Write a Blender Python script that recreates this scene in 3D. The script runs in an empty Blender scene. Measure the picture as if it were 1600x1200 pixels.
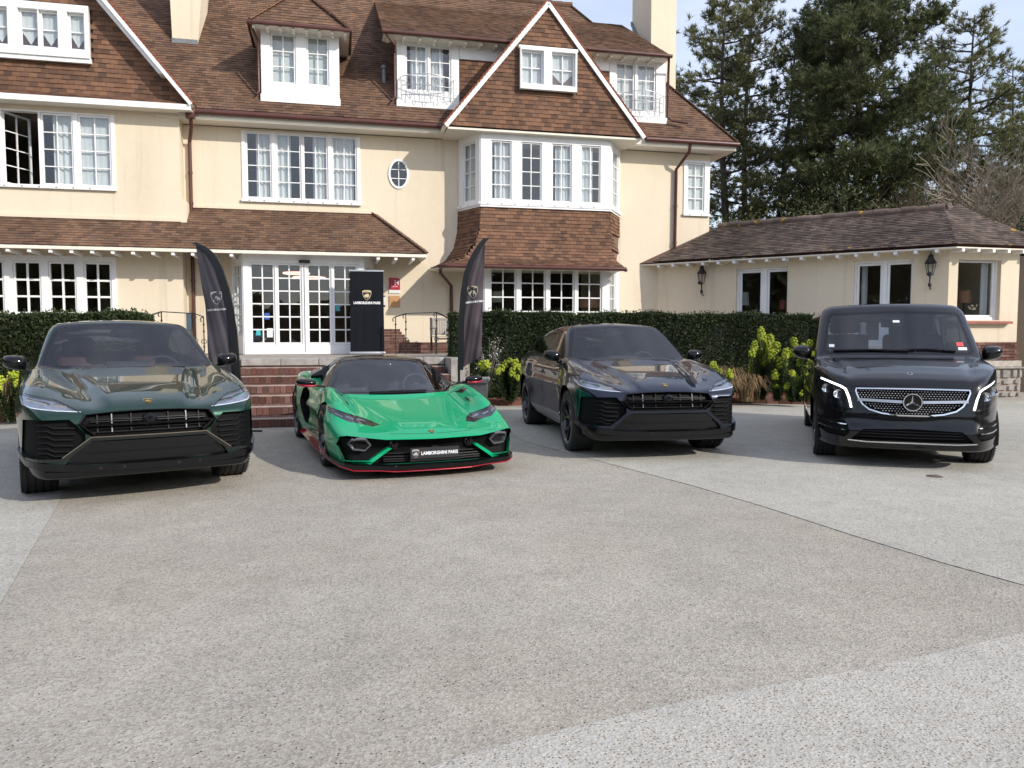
import bpy, bmesh, math, random
import numpy as np
from mathutils import Vector, Matrix
random.seed(7)
RNG = np.random.default_rng(11)
SC = bpy.context.scene
COL = SC.collection
rad = math.radians

# ---------------------------------------------------------------- camera
FOC, CX, CY, PITCH, CAMZ = 1200.0, 800.0, 600.0, math.atan(75 / 1200.0), 1.45
cam_d = bpy.data.cameras.new('camera')
cam_d.sensor_width = 36.0
cam_d.lens = 27.0
cam_d.clip_end = 3000.0
cam_d.clip_start = 0.05
cam = bpy.data.objects.new('camera', cam_d)
COL.objects.link(cam)
cam.location = (0, 0, CAMZ)
cam.rotation_euler = (math.pi / 2 - PITCH, 0, 0)
SC.camera = cam

# ---------------------------------------------------------------- sky and sun
SUN_EL, SUN_AZ = rad(29.0), rad(54.0)          # azimuth measured from "behind the camera" (-Y) towards +X
sun_vec = Vector((math.sin(SUN_AZ) * math.cos(SUN_EL), -math.cos(SUN_AZ) * math.cos(SUN_EL), math.sin(SUN_EL)))
w = bpy.data.worlds.new('World')
SC.world = w
w.use_nodes = True
nt = w.node_tree
nt.nodes.clear()
n_out = nt.nodes.new('ShaderNodeOutputWorld')
n_bg = nt.nodes.new('ShaderNodeBackground')
n_sky = nt.nodes.new('ShaderNodeTexSky')
n_sky.sky_type = 'NISHITA'
n_sky.sun_disc = False
n_sky.sun_elevation = SUN_EL
n_sky.sun_rotation = math.atan2(sun_vec.x, sun_vec.y)
n_sky.altitude = 20
n_sky.air_density = 1.0
n_sky.dust_density = 1.0
n_sky.ozone_density = 1.0
# thin veil of high cloud, the same all over the sky
tc = nt.nodes.new('ShaderNodeTexCoord')
mp = nt.nodes.new('ShaderNodeMapping')
mp.inputs['Scale'].default_value = (1.0, 1.0, 2.6)
n_no = nt.nodes.new('ShaderNodeTexNoise')
n_no.inputs['Scale'].default_value = 2.2
n_no.inputs['Detail'].default_value = 7
n_no.inputs['Roughness'].default_value = 0.55
n_no.inputs['Distortion'].default_value = 0.6
n_rp = nt.nodes.new('ShaderNodeMapRange')
n_rp.inputs['From Min'].default_value = 0.30
n_rp.inputs['From Max'].default_value = 0.72
n_rp.inputs['To Min'].default_value = 0.24
n_rp.inputs['To Max'].default_value = 0.66
n_mx = nt.nodes.new('ShaderNodeMixRGB')
n_mx.inputs['Color2'].default_value = (6.3, 6.6, 7.9, 1)
nt.links.new(tc.outputs['Generated'], mp.inputs['Vector'])
nt.links.new(mp.outputs['Vector'], n_no.inputs['Vector'])
nt.links.new(n_no.outputs['Fac'], n_rp.inputs['Value'])
nt.links.new(n_rp.outputs['Result'], n_mx.inputs['Fac'])
nt.links.new(n_sky.outputs['Color'], n_mx.inputs['Color1'])
nt.links.new(n_mx.outputs['Color'], n_bg.inputs['Color'])
n_bg.inputs['Strength'].default_value = 0.136
nt.links.new(n_bg.outputs['Background'], n_out.inputs['Surface'])

sun_d = bpy.data.lights.new('sun', 'SUN')
sun_d.energy = 2.8
sun_d.angle = rad(0.6)
sun_d.color = (1.0, 0.94, 0.85)
sun = bpy.data.objects.new('sun', sun_d)
COL.objects.link(sun)
sun.location = (20, -20, 30)
sun.rotation_euler = (-sun_vec).to_track_quat('-Z', 'Y').to_euler()

SC.view_settings.view_transform = 'Standard'
SC.view_settings.look = 'None'
SC.view_settings.exposure = 0.54
SC.view_settings.gamma = 1.0
SC.view_settings.use_curve_mapping = False

# ---------------------------------------------------------------- projection helpers
def ray(px, py):
    a = (px - CX) / FOC
    b = -(py - CY) / FOC
    return Vector((a, math.cos(PITCH) + b * math.sin(PITCH), -math.sin(PITCH) + b * math.cos(PITCH)))
CAMP = Vector((0, 0, CAMZ))
def ground(px, py, z=0.0):
    d = ray(px, py)
    return CAMP + d * ((z - CAMZ) / d.z)

class Frame:
    """a local building frame: u along the wall, y into the building, z up"""
    def __init__(s, o, deg):
        s.o = Vector(o)
        s.a = rad(deg)
        s.ux = Vector((math.cos(s.a), math.sin(s.a), 0))
        s.uy = Vector((-math.sin(s.a), math.cos(s.a), 0))
        s.M = Matrix.Translation(s.o) @ Matrix.Rotation(s.a, 4, 'Z')
    def pix(s, px, py, yl=0.0):
        d = ray(px, py)
        c = CAMP - s.o
        t = (yl - c.dot(s.uy)) / d.dot(s.uy)
        p = c + d * t
        return p.dot(s.ux), p.z
    def u(s, px, py, yl=0.0): return s.pix(px, py, yl)[0]
    def z(s, px, py, yl=0.0): return s.pix(px, py, yl)[1]
    def loc(s, P):
        c = Vector(P) - s.o
        return Vector((c.dot(s.ux), c.dot(s.uy), c.z))
    def world(s, u, y, z): return s.o + s.ux * u + s.uy * y + Vector((0, 0, z))

# ---------------------------------------------------------------- object helpers
def link(o, parent=None, M=None):
    COL.objects.link(o)
    if parent is not None:
        o.parent = parent
    if M is not None:
        o.matrix_basis = M
    return o
def empty(name, M=None, label=None, cat=None, group=None):
    o = bpy.data.objects.new(name, None)
    o.empty_display_size = 0.2
    link(o, None, M)
    tag(o, label, cat, group)
    return o
def tag(o, label=None, cat=None, group=None, kind=None):
    if label: o['label'] = label
    if cat: o['category'] = cat
    if group: o['group'] = group
    if kind: o['kind'] = kind
    return o
def copy_tree(o, parent=None, M=None):
    c = o.copy()
    COL.objects.link(c)
    c.parent = parent
    if M is not None: c.matrix_basis = M
    for ch in list(o.children):
        copy_tree(ch, c)
    return c

class MB:
    def __init__(s):
        s.v = []; s.f = []; s.m = []
    def add(s, vs, fs, mi=0):
        o = len(s.v)
        s.v.extend([tuple(p) for p in vs])
        for f in fs:
            s.f.append(tuple(i + o for i in f)); s.m.append(mi)
    def poly(s, pts, mi=0): s.add(pts, [tuple(range(len(pts)))], mi)
    def box(s, x0, x1, y0, y1, z0, z1, mi=0):
        if x0 > x1: x0, x1 = x1, x0
        if y0 > y1: y0, y1 = y1, y0
        if z0 > z1: z0, z1 = z1, z0
        s.add([(x0,y0,z0),(x1,y0,z0),(x1,y1,z0),(x0,y1,z0),(x0,y0,z1),(x1,y0,z1),(x1,y1,z1),(x0,y1,z1)],
              [(0,3,2,1),(4,5,6,7),(0,1,5,4),(1,2,6,5),(2,3,7,6),(3,0,4,7)], mi)
    def bar(s, p, q, w, h, up=(0,0,1), mi=0, w2=None, h2=None):
        p = Vector(p); q = Vector(q); d = (q - p).normalized(); up = Vector(up)
        if abs(d.dot(up)) > 0.98: up = Vector((0, 1, 0))
        a = d.cross(up).normalized(); b = a.cross(d).normalized()
        vs = []
        for c, ww, hh in ((p, w, h), (q, w2 or w, h2 or h)):
            for i, j in ((-1,-1),(1,-1),(1,1),(-1,1)):
                vs.append(c + a * (i * ww / 2) + b * (j * hh / 2))
        s.add(vs, [(0,3,2,1),(4,5,6,7),(0,1,5,4),(1,2,6,5),(2,3,7,6),(3,0,4,7)], mi)
    def tube(s, path, r, n=8, closed=False, mi=0, caps=True):
        P = [Vector(p) for p in path]; k = len(P)
        rs = r if isinstance(r, (list, tuple)) else [r] * k
        o = len(s.v); prev = None
        for i in range(k):
            if closed: t = (P[(i + 1) % k] - P[i - 1])
            else: t = P[min(i + 1, k - 1)] - P[max(i - 1, 0)]
            t = t.normalized() if t.length > 1e-9 else Vector((0, 0, 1))
            if prev is None:
                a = t.orthogonal().normalized()
            else:
                a = prev - t * prev.dot(t)
                a = a.normalized() if a.length > 1e-6 else t.orthogonal().normalized()
            prev = a; b = t.cross(a)
            for j in range(n):
                an = 2 * math.pi * j / n
                s.v.append(tuple(P[i] + (a * math.cos(an) + b * math.sin(an)) * rs[i]))
        for i in range(k if closed else k - 1):
            i2 = (i + 1) % k
            for j in range(n):
                j2 = (j + 1) % n
                s.f.append((o + i*n + j, o + i*n + j2, o + i2*n + j2, o + i2*n + j)); s.m.append(mi)
        if caps and not closed:
            s.f.append(tuple(o + j for j in reversed(range(n)))); s.m.append(mi)
            s.f.append(tuple(o + (k-1)*n + j for j in range(n))); s.m.append(mi)
    def lathe(s, prof, n=24, ax='z', c=(0,0,0), mi=0, closed=False):
        o = len(s.v); c = Vector(c)
        for r, h in prof:
            for j in range(n):
                an = 2 * math.pi * j / n
                p = (r*math.cos(an), r*math.sin(an), h)
                if ax == 'x': p = (h, r*math.cos(an), r*math.sin(an))
                if ax == 'y': p = (r*math.cos(an), h, r*math.sin(an))
                s.v.append(tuple(c + Vector(p)))
        k = len(prof)
        for i in range(k if closed else k - 1):
            i2 = (i + 1) % k
            for j in range(n):
                j2 = (j + 1) % n
                s.f.append((o+i*n+j, o+i*n+j2, o+i2*n+j2, o+i2*n+j)); s.m.append(mi)
    def prism(s, pts, d, mi=0):
        """polygon of 3-D points extruded by vector d"""
        n = len(pts); d = Vector(d); P = [Vector(p) for p in pts]
        vs = P + [p + d for p in P]
        fs = [tuple(reversed(range(n))), tuple(range(n, 2*n))]
        fs += [(i, (i+1) % n, n + (i+1) % n, n + i) for i in range(n)]
        s.add(vs, fs, mi)
    def rbox(s, c, size, r=0.03, seg=2, R=None, mi=0, taper=1.0):
        bm = bmesh.new()
        bmesh.ops.create_cube(bm, size=1.0)
        for v in bm.verts:
            t = taper if v.co.z > 0 else 1.0
            v.co = Vector((v.co.x*size[0]*t, v.co.y*size[1]*t, v.co.z*size[2]))
        bmesh.ops.bevel(bm, geom=list(bm.edges), offset=r, segments=seg, affect='EDGES', profile=0.5)
        bm.verts.index_update()
        R = R or Matrix.Identity(3); c = Vector(c)
        s.add([c + R @ v.co for v in bm.verts], [tuple(v.index for v in f.verts) for f in bm.faces], mi)
        bm.free()
    def mirror_x(s):
        o = len(s.v)
        s.v += [(-x, y, z) for x, y, z in s.v]
        s.f += [tuple(i + o for i in reversed(f)) for f in s.f[:]]
        s.m += s.m[:]
        return s
    def mesh(s, name, mats, smooth=None):
        me = bpy.data.meshes.new(name)
        me.from_pydata(s.v, [], s.f)
        for m in (mats if isinstance(mats, (list, tuple)) else [mats]): me.materials.append(m)
        if any(s.m): me.polygons.foreach_set('material_index', s.m)
        if smooth is not None:
            me.polygons.foreach_set('use_smooth', [True] * len(me.polygons))
            if smooth < 180: me.set_sharp_from_angle(angle=rad(smooth))
        me.update()
        return me
    def build(s, name, mats, parent=None, smooth=None, M=None, kind=None):
        o = bpy.data.objects.new(name, s.mesh(name, mats, smooth))
        if kind: o['kind'] = kind
        return link(o, parent, M)

def np_mesh(name, V, F, mats, midx=None, smooth=False):
    """fast mesh from arrays; F is (N,3) or (N,4)"""
    me = bpy.data.meshes.new(name)
    V = np.asarray(V, dtype=np.float32); F = np.asarray(F, dtype=np.int32)
    k = F.shape[1]
    me.vertices.add(len(V)); me.vertices.foreach_set('co', V.ravel())
    me.loops.add(F.size); me.loops.foreach_set('vertex_index', F.ravel())
    me.polygons.add(len(F)); me.polygons.foreach_set('loop_start', np.arange(0, F.size, k, dtype=np.int32))
    for m in (mats if isinstance(mats, (list, tuple)) else [mats]): me.materials.append(m)
    if midx is not None: me.polygons.foreach_set('material_index', np.asarray(midx, dtype=np.int32))
    me.polygons.foreach_set('use_smooth', np.full(len(F), smooth))
    me.update(); me.validate()
    return me

def text_mesh(name, s, size, m, depth=0.002, bold=0.0, align='CENTER', shear=0.0, xs=1.0):
    cu = bpy.data.curves.new(name, 'FONT')
    cu.body = s; cu.size = size; cu.extrude = depth; cu.offset = bold; cu.align_x = align; cu.shear = shear
    cu.resolution_u = 4
    ob = bpy.data.objects.new(name, cu)
    COL.objects.link(ob)
    dg = bpy.context.evaluated_depsgraph_get()
    me = bpy.data.meshes.new_from_object(ob.evaluated_get(dg))
    me.name = name
    bpy.data.objects.remove(ob); bpy.data.curves.remove(cu)
    if xs != 1.0:
        for v in me.vertices: v.co.x *= xs
    me.materials.clear(); me.materials.append(m)
    return me

# ---------------------------------------------------------------- materials
def new_mat(name):
    m = bpy.data.materials.new(name); m.use_nodes = True
    t = m.node_tree; b = t.nodes['Principled BSDF']
    return m, t, b
def N(t, kind, **kw):
    n = t.nodes.new('ShaderNode' + kind)
    for k, v in kw.items():
        if k in n.inputs: n.inputs[k].default_value = v
        else: setattr(n, k, v)
    return n
def ramp(t, stops):
    r = t.nodes.new('ShaderNodeValToRGB')
    e = r.color_ramp.elements
    e[0].position, e[0].color = stops[0][0], (*stops[0][1], 1)
    e[1].position, e[1].color = stops[-1][0], (*stops[-1][1], 1)
    for p, c in stops[1:-1]:
        x = e.new(p); x.color = (*c, 1)
    return r
def pmat(name, col, rough=0.6, metal=0.0, var=0.12, scale=6.0, bump=0.0, bscale=60.0, coat=0.0, spec=0.5, sheen=0.0, stretch=(1,1,1)):
    m, t, b = new_mat(name)
    L = t.links.new
    b.inputs['Roughness'].default_value = rough
    b.inputs['Metallic'].default_value = metal
    b.inputs['Specular IOR Level'].default_value = spec
    b.inputs['Coat Weight'].default_value = coat
    b.inputs['Coat Roughness'].default_value = 0.03
    tc = N(t, 'TexCoord'); mp = N(t, 'Mapping'); mp.inputs['Scale'].default_value = stretch
    L(tc.outputs['Object'], mp.inputs['Vector'])
    no = N(t, 'TexNoise', Scale=scale, Detail=6.0, Roughness=0.6)
    L(mp.outputs['Vector'], no.inputs['Vector'])
    r = ramp(t, [(0.3, tuple(c * (1 - var) for c in col)), (0.7, tuple(min(1, c * (1 + var)) for c in col))])
    L(no.outputs['Fac'], r.inputs['Fac']); L(r.outputs['Color'], b.inputs['Base Color'])
    if bump > 0:
        n2 = N(t, 'TexNoise', Scale=bscale, Detail=4.0)
        L(mp.outputs['Vector'], n2.inputs['Vector'])
        bp = N(t, 'Bump', Strength=bump, Distance=0.01)
        L(n2.outputs['Fac'], bp.inputs['Height']); L(bp.outputs['Normal'], b.inputs['Normal'])
    return m
def tile_mat(name, src, stops, rough=0.85, lichen=0.0, grime=0.35):
    """clay: one tone per tile (island or object), fine grain, weather streaks, specks of lichen"""
    m, t, b = new_mat(name); L = t.links.new
    if src == 'object':
        rnd = N(t, 'ObjectInfo').outputs['Random']
    else:
        rnd = N(t, 'NewGeometry').outputs['Random Per Island']
    r = ramp(t, stops); L(rnd, r.inputs['Fac'])
    geo = N(t, 'NewGeometry')
    no = N(t, 'TexNoise', Scale=0.55, Detail=7.0, Roughness=0.62)
    L(geo.outputs['Position'], no.inputs['Vector'])
    mr = N(t, 'MapRange'); mr.inputs['From Min'].default_value = 0.35; mr.inputs['From Max'].default_value = 0.7
    mr.inputs['To Min'].default_value = 1.0 - grime; mr.inputs['To Max'].default_value = 1.12
    L(no.outputs['Fac'], mr.inputs['Value'])
    n2 = N(t, 'TexNoise', Scale=26.0, Detail=5.0, Roughness=0.7)
    L(geo.outputs['Position'], n2.inputs['Vector'])
    mr2 = N(t, 'MapRange'); mr2.inputs['To Min'].default_value = 0.76; mr2.inputs['To Max'].default_value = 1.24
    L(n2.outputs['Fac'], mr2.inputs['Value'])
    mul = N(t, 'Math', operation='MULTIPLY'); L(mr.outputs['Result'], mul.inputs[0]); L(mr2.outputs['Result'], mul.inputs[1])
    mx = N(t, 'MixRGB', blend_type='MULTIPLY'); mx.inputs['Fac'].default_value = 1
    L(r.outputs['Color'], mx.inputs['Color1']); L(mul.outputs['Value'], mx.inputs['Color2'])
    out = mx.outputs['Color']
    if lichen > 0:
        n3 = N(t, 'TexNoise', Scale=5.5, Detail=3.0, Roughness=0.55)
        L(geo.outputs['Position'], n3.inputs['Vector'])
        m3 = N(t, 'MapRange'); m3.inputs['From Min'].default_value = 0.72 - lichen; m3.inputs['From Max'].default_value = 0.76 - lichen
        L(n3.outputs['Fac'], m3.inputs['Value'])
        m4 = N(t, 'MixRGB'); L(m3.outputs['Result'], m4.inputs['Fac']); L(out, m4.inputs['Color1'])
        m4.inputs['Color2'].default_value = (0.42, 0.24, 0.04, 1); out = m4.outputs['Color']
    L(out, b.inputs['Base Color'])
    b.inputs['Roughness'].default_value = rough
    b.inputs['Specular IOR Level'].default_value = 0.25
    bp = N(t, 'Bump', Strength=0.35, Distance=0.004); L(n2.outputs['Fac'], bp.inputs['Height']); L(bp.outputs['Normal'], b.inputs['Normal'])
    return m
def glass_mat(name, tint=(0.8, 0.85, 0.85), ior=1.5, wavy=0.0, rough=0.0, boost=0.0):
    m = bpy.data.materials.new(name); m.use_nodes = True; t = m.node_tree; t.nodes.clear(); L = t.links.new
    o = N(t, 'OutputMaterial'); mx = N(t, 'MixShader'); tr = N(t, 'BsdfTransparent'); gl = N(t, 'BsdfGlossy', Roughness=rough)
    tr.inputs['Color'].default_value = (*tint, 1)
    # Schlick reflectance, the same from either face
    lw = N(t, 'LayerWeight', Blend=0.5); f0 = ((ior - 1) / (ior + 1)) ** 2
    pw = N(t, 'Math', operation='POWER'); pw.inputs[1].default_value = 5.0; L(lw.outputs['Facing'], pw.inputs[0])
    ad = N(t, 'Math', operation='MULTIPLY_ADD'); ad.inputs[1].default_value = 1 - f0; ad.inputs[2].default_value = f0 + boost; ad.use_clamp = True
    L(pw.outputs[0], ad.inputs[0])
    L(ad.outputs['Value'], mx.inputs['Fac']); L(tr.outputs['BSDF'], mx.inputs[1]); L(gl.outputs['BSDF'], mx.inputs[2]); L(mx.outputs['Shader'], o.inputs['Surface'])
    if wavy > 0:
        geo = N(t, 'NewGeometry'); no = N(t, 'TexNoise', Scale=1.7, Detail=1.0); L(geo.outputs['Position'], no.inputs['Vector'])
        bp = N(t, 'Bump', Strength=wavy, Distance=0.02); L(no.outputs['Fac'], bp.inputs['Height'])
        L(bp.outputs['Normal'], gl.inputs['Normal'])
    return m
def emit_mat(name, col, s):
    m, t, b = new_mat(name)
    b.inputs['Base Color'].default_value = (*col, 1); b.inputs['Emission Color'].default_value = (*col, 1); b.inputs['Emission Strength'].default_value = s
    return m

def stucco_mat():
    m, t, b = new_mat('cream_stucco'); L = t.links.new
    geo = N(t, 'NewGeometry')
    n1 = N(t, 'TexNoise', Scale=0.5, Detail=6.0, Roughness=0.6)
    mp = N(t, 'Mapping'); mp.inputs['Scale'].default_value = (1, 1, 0.45)
    L(geo.outputs['Position'], mp.inputs['Vector']); L(mp.outputs['Vector'], n1.inputs['Vector'])
    r = ramp(t, [(0.3, (0.66, 0.565, 0.425)), (0.5, (0.715, 0.62, 0.475)), (0.75, (0.75, 0.655, 0.51))])
    L(n1.outputs['Fac'], r.inputs['Fac'])
    n2 = N(t, 'TexNoise', Scale=9.0, Detail=8.0, Roughness=0.75); L(geo.outputs['Position'], n2.inputs['Vector'])
    mr = N(t, 'MapRange'); mr.inputs['To Min'].default_value = 0.9; mr.inputs['To Max'].default_value = 1.06
    L(n2.outputs['Fac'], mr.inputs['Value'])
    mp2 = N(t, 'Mapping'); mp2.inputs['Scale'].default_value = (4.5, 4.5, 0.22)
    n4 = N(t, 'TexNoise', Scale=1.0, Detail=5.0, Roughness=0.6); L(geo.outputs['Position'], mp2.inputs['Vector']); L(mp2.outputs['Vector'], n4.inputs['Vector'])
    m4 = N(t, 'MapRange'); m4.inputs['From Min'].default_value = 0.56; m4.inputs['From Max'].default_value = 0.74; m4.inputs['To Min'].default_value = 1.0; m4.inputs['To Max'].default_value = 0.86
    L(n4.outputs['Fac'], m4.inputs['Value'])
    mu = N(t, 'Math', operation='MULTIPLY'); L(mr.outputs['Result'], mu.inputs[0]); L(m4.outputs['Result'], mu.inputs[1])
    mx = N(t, 'MixRGB', blend_type='MULTIPLY'); mx.inputs['Fac'].default_value = 1
    L(r.outputs['Color'], mx.inputs['Color1']); L(mu.outputs[0], mx.inputs['Color2']); L(mx.outputs['Color'], b.inputs['Base Color'])
    b.inputs['Roughness'].default_value = 0.9; b.inputs['Specular IOR Level'].default_value = 0.2
    n3 = N(t, 'TexNoise', Scale=55.0, Detail=5.0); L(geo.outputs['Position'], n3.inputs['Vector'])
    bp = N(t, 'Bump', Strength=0.25, Distance=0.006); L(n3.outputs['Fac'], bp.inputs['Height']); L(bp.outputs['Normal'], b.inputs['Normal'])
    return m
M_STUC = stucco_mat()
M_WHITE = pmat('white_paint', (0.80, 0.80, 0.79), 0.45, var=0.035, scale=3.0, bump=0.08, bscale=30)
M_SOFFIT = pmat('soffit_paint', (0.74, 0.70, 0.60), 0.7, var=0.05, scale=3.0)
M_BROWN = pmat('brown_gutter', (0.085, 0.030, 0.022), 0.35, var=0.2, scale=3.0)
CLAY = [(0.0, (0.105, 0.064, 0.045)), (0.25, (0.145, 0.086, 0.058)), (0.55, (0.175, 0.102, 0.066)), (0.8, (0.215, 0.125, 0.078)), (1.0, (0.14, 0.095, 0.070))]
CLAYH = [(0.0, (0.092, 0.055, 0.040)), (0.2, (0.136, 0.075, 0.050)), (0.5, (0.172, 0.093, 0.059)), (0.8, (0.218, 0.116, 0.069)), (1.0, (0.165, 0.092, 0.060))]
CLAYW = [(0.0, (0.070, 0.055, 0.048)), (0.3, (0.105, 0.078, 0.065)), (0.6, (0.140, 0.103, 0.084)), (0.85, (0.18, 0.138, 0.112)), (1.0, (0.095, 0.078, 0.068))]
M_TILE = tile_mat('roof_tile_clay', 'island', CLAY)
M_TILEH = tile_mat('hung_tile_clay', 'island', CLAYH, grime=0.2)
M_TILEO = tile_mat('hung_tile_clay_single', 'object', CLAYH, grime=0.2)
M_TILEW = tile_mat('weathered_tile_clay', 'island', CLAYW, lichen=0.015, grime=0.45)
M_TILEWO = tile_mat('weathered_tile_clay_single', 'object', CLAYW, lichen=0.015, grime=0.45)
M_RIDGEW = tile_mat('weathered_ridge_tile', 'object', [(0, (0.13, 0.095, 0.08)), (1, (0.20, 0.15, 0.125))], lichen=0.12, grime=0.3)
M_VERGE = tile_mat('red_verge_tile', 'island', [(0, (0.20, 0.055, 0.032)), (1, (0.29, 0.090, 0.048))], grime=0.2)
BRK = [(0.0, (0.105, 0.048, 0.038)), (0.3, (0.155, 0.070, 0.054)), (0.6, (0.19, 0.085, 0.064)), (0.85, (0.235, 0.125, 0.10)), (1.0, (0.125, 0.068, 0.058))]
M_BRICK = tile_mat('red_brick', 'object', BRK, grime=0.45)
M_BRICKI = tile_mat('red_brick_course', 'island', BRK, grime=0.35)
M_MORTAR = pmat('mortar', (0.36, 0.30, 0.25), 0.95, var=0.2, scale=14, bump=0.4)
M_STONE = pmat('grey_stone', (0.30, 0.28, 0.255), 0.85, var=0.35, scale=5, bump=0.5, bscale=35)
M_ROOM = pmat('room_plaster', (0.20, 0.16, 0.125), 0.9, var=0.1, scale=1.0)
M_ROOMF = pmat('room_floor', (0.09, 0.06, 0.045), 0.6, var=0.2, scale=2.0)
M_PANE = glass_mat('window_glass', (0.95, 0.97, 0.97), 1.5, wavy=0.10, boost=0.02)
M_NET = None
def net_mat():
    m = bpy.data.materials.new('net_curtain'); m.use_nodes = True; t = m.node_tree; t.nodes.clear(); L = t.links.new
    o = N(t, 'OutputMaterial'); df = N(t, 'BsdfDiffuse'); tl = N(t, 'BsdfTranslucent'); tr = N(t, 'BsdfTransparent')
    df.inputs['Color'].default_value = (0.90, 0.92, 0.93, 1); tl.inputs['Color'].default_value = (0.6, 0.62, 0.64, 1)
    a = N(t, 'MixShader', Fac=0.3); b = N(t, 'MixShader', Fac=0.12)
    L(df.outputs[0], a.inputs[1]); L(tl.outputs[0], a.inputs[2]); L(a.outputs[0], b.inputs[1]); L(tr.outputs[0], b.inputs[2]); L(b.outputs[0], o.inputs['Surface'])
    return m
M_NET = net_mat()
M_BLIND = pmat('roller_blind', (0.55, 0.57, 0.56), 0.9, var=0.05)
M_BLACKIRON = pmat('black_iron', (0.012, 0.012, 0.013), 0.45, var=0.3, scale=20)
M_GALV = pmat('galvanised_iron', (0.42, 0.43, 0.44), 0.4, 0.6, var=0.2, scale=20)
M_LEAD = pmat('lead_flashing', (0.20, 0.21, 0.22), 0.6, 0.3, var=0.3, scale=6)
# ---------------------------------------------------------------- ground
def grain_mat(name, base, dark, speck, scale, bump, warm=None, pebbles=0.0, patch=0.16):
    m, t, b = new_mat(name); L = t.links.new
    geo = N(t, 'NewGeometry')
    big = N(t, 'TexNoise', Scale=0.33, Detail=6.0, Roughness=0.6); L(geo.outputs['Position'], big.inputs['Vector'])
    mid = N(t, 'TexNoise', Scale=3.2, Detail=6.0, Roughness=0.65); L(geo.outputs['Position'], mid.inputs['Vector'])
    fin = N(t, 'TexNoise', Scale=scale, Detail=3.0, Roughness=0.7); L(geo.outputs['Position'], fin.inputs['Vector'])
    vor = N(t, 'TexVoronoi', Scale=scale * 0.55); L(geo.outputs['Position'], vor.inputs['Vector'])
    r1 = ramp(t, [(0.30, dark), (0.62, base)]); L(fin.outputs['Fac'], r1.inputs['Fac'])
    # coloured grains
    sp = N(t, 'SeparateColor'); L(vor.outputs['Color'], sp.inputs['Color'])
    pr = ramp(t, [(0.0, (0.13, 0.11, 0.10)), (0.35, (0.33, 0.27, 0.22)), (0.65, (0.45, 0.40, 0.34)), (1.0, (0.56, 0.54, 0.51))]); L(sp.outputs['Red'], pr.inputs['Fac'])
    mx = N(t, 'MixRGB'); mx.inputs['Fac'].default_value = speck
    L(r1.outputs['Color'], mx.inputs['Color1']); L(pr.outputs['Color'], mx.inputs['Color2'])
    out = mx.outputs['Color']
    if pebbles > 0:
        v2 = N(t, 'TexVoronoi', Scale=80.0); L(geo.outputs['Position'], v2.inputs['Vector'])
        s2 = N(t, 'SeparateColor'); L(v2.outputs['Color'], s2.inputs['Color'])
        lt = N(t, 'Math', operation='LESS_THAN'); L(v2.outputs['Distance'], lt.inputs[0]); lt.inputs[1].default_value = 0.34
        gt = N(t, 'Math', operation='GREATER_THAN'); L(s2.outputs['Green'], gt.inputs[0]); gt.inputs[1].default_value = 1 - pebbles
        an = N(t, 'Math', operation='MULTIPLY'); L(lt.outputs[0], an.inputs[0]); L(gt.outputs[0], an.inputs[1])
        pc = ramp(t, [(0.0, (0.035, 0.032, 0.032)), (0.35, (0.13, 0.075, 0.05)), (0.65, (0.24, 0.17, 0.11)), (1.0, (0.60, 0.54, 0.46))]); L(s2.outputs['Blue'], pc.inputs['Fac'])
        m3 = N(t, 'MixRGB'); L(an.outputs[0], m3.inputs['Fac']); L(out, m3.inputs['Color1']); L(pc.outputs['Color'], m3.inputs['Color2']); out = m3.outputs['Color']
    ml = N(t, 'MapRange'); ml.inputs['From Min'].default_value = 0.3; ml.inputs['From Max'].default_value = 0.7
    ml.inputs['To Min'].default_value = 1 - patch; ml.inputs['To Max'].default_value = 1 + patch * 0.7
    L(big.outputs['Fac'], ml.inputs['Value'])
    mm = N(t, 'MapRange'); mm.inputs['From Min'].default_value = 0.3; mm.inputs['From Max'].default_value = 0.7
    mm.inputs['To Min'].default_value = 0.9; mm.inputs['To Max'].default_value = 1.08
    L(mid.outputs['Fac'], mm.inputs['Value'])
    mu = N(t, 'Math', operation='MULTIPLY'); L(ml.outputs[0], mu.inputs[0]); L(mm.outputs[0], mu.inputs[1])
    m4 = N(t, 'MixRGB', blend_type='MULTIPLY'); m4.inputs['Fac'].default_value = 1
    L(out, m4.inputs['Color1']); L(mu.outputs[0], m4.inputs['Color2']); out = m4.outputs['Color']
    if warm:
        n5 = N(t, 'TexNoise', Scale=0.55, Detail=5.0); L(geo.outputs['Position'], n5.inputs['Vector'])
        r5 = N(t, 'MapRange'); r5.inputs['From Min'].default_value = 0.42; r5.inputs['From Max'].default_value = 0.68; r5.inputs['To Max'].default_value = 0.5
        L(n5.outputs['Fac'], r5.inputs['Value'])
        m5 = N(t, 'MixRGB', blend_type='MULTIPLY'); L(r5.outputs[0], m5.inputs['Fac']); L(out, m5.inputs['Color1']); m5.inputs['Color2'].default_value = (*warm, 1); out = m5.outputs['Color']
    st = N(t, 'TexNoise', Scale=0.9, Detail=8.0, Roughness=0.7, Distortion=1.4); L(geo.outputs['Position'], st.inputs['Vector'])
    ms = N(t, 'MapRange'); ms.inputs['From Min'].default_value = 0.60; ms.inputs['From Max'].default_value = 0.74; ms.inputs['To Min'].default_value = 1.0; ms.inputs['To Max'].default_value = 0.80
    L(st.outputs['Fac'], ms.inputs['Value'])
    m6 = N(t, 'MixRGB', blend_type='MULTIPLY'); m6.inputs['Fac'].default_value = 1; L(out, m6.inputs['Color1']); L(ms.outputs[0], m6.inputs['Color2']); out = m6.outputs['Color']
    L(out, b.inputs['Base Color'])
    b.inputs['Roughness'].default_value = 0.9; b.inputs['Specular IOR Level'].default_value = 0.25
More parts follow.
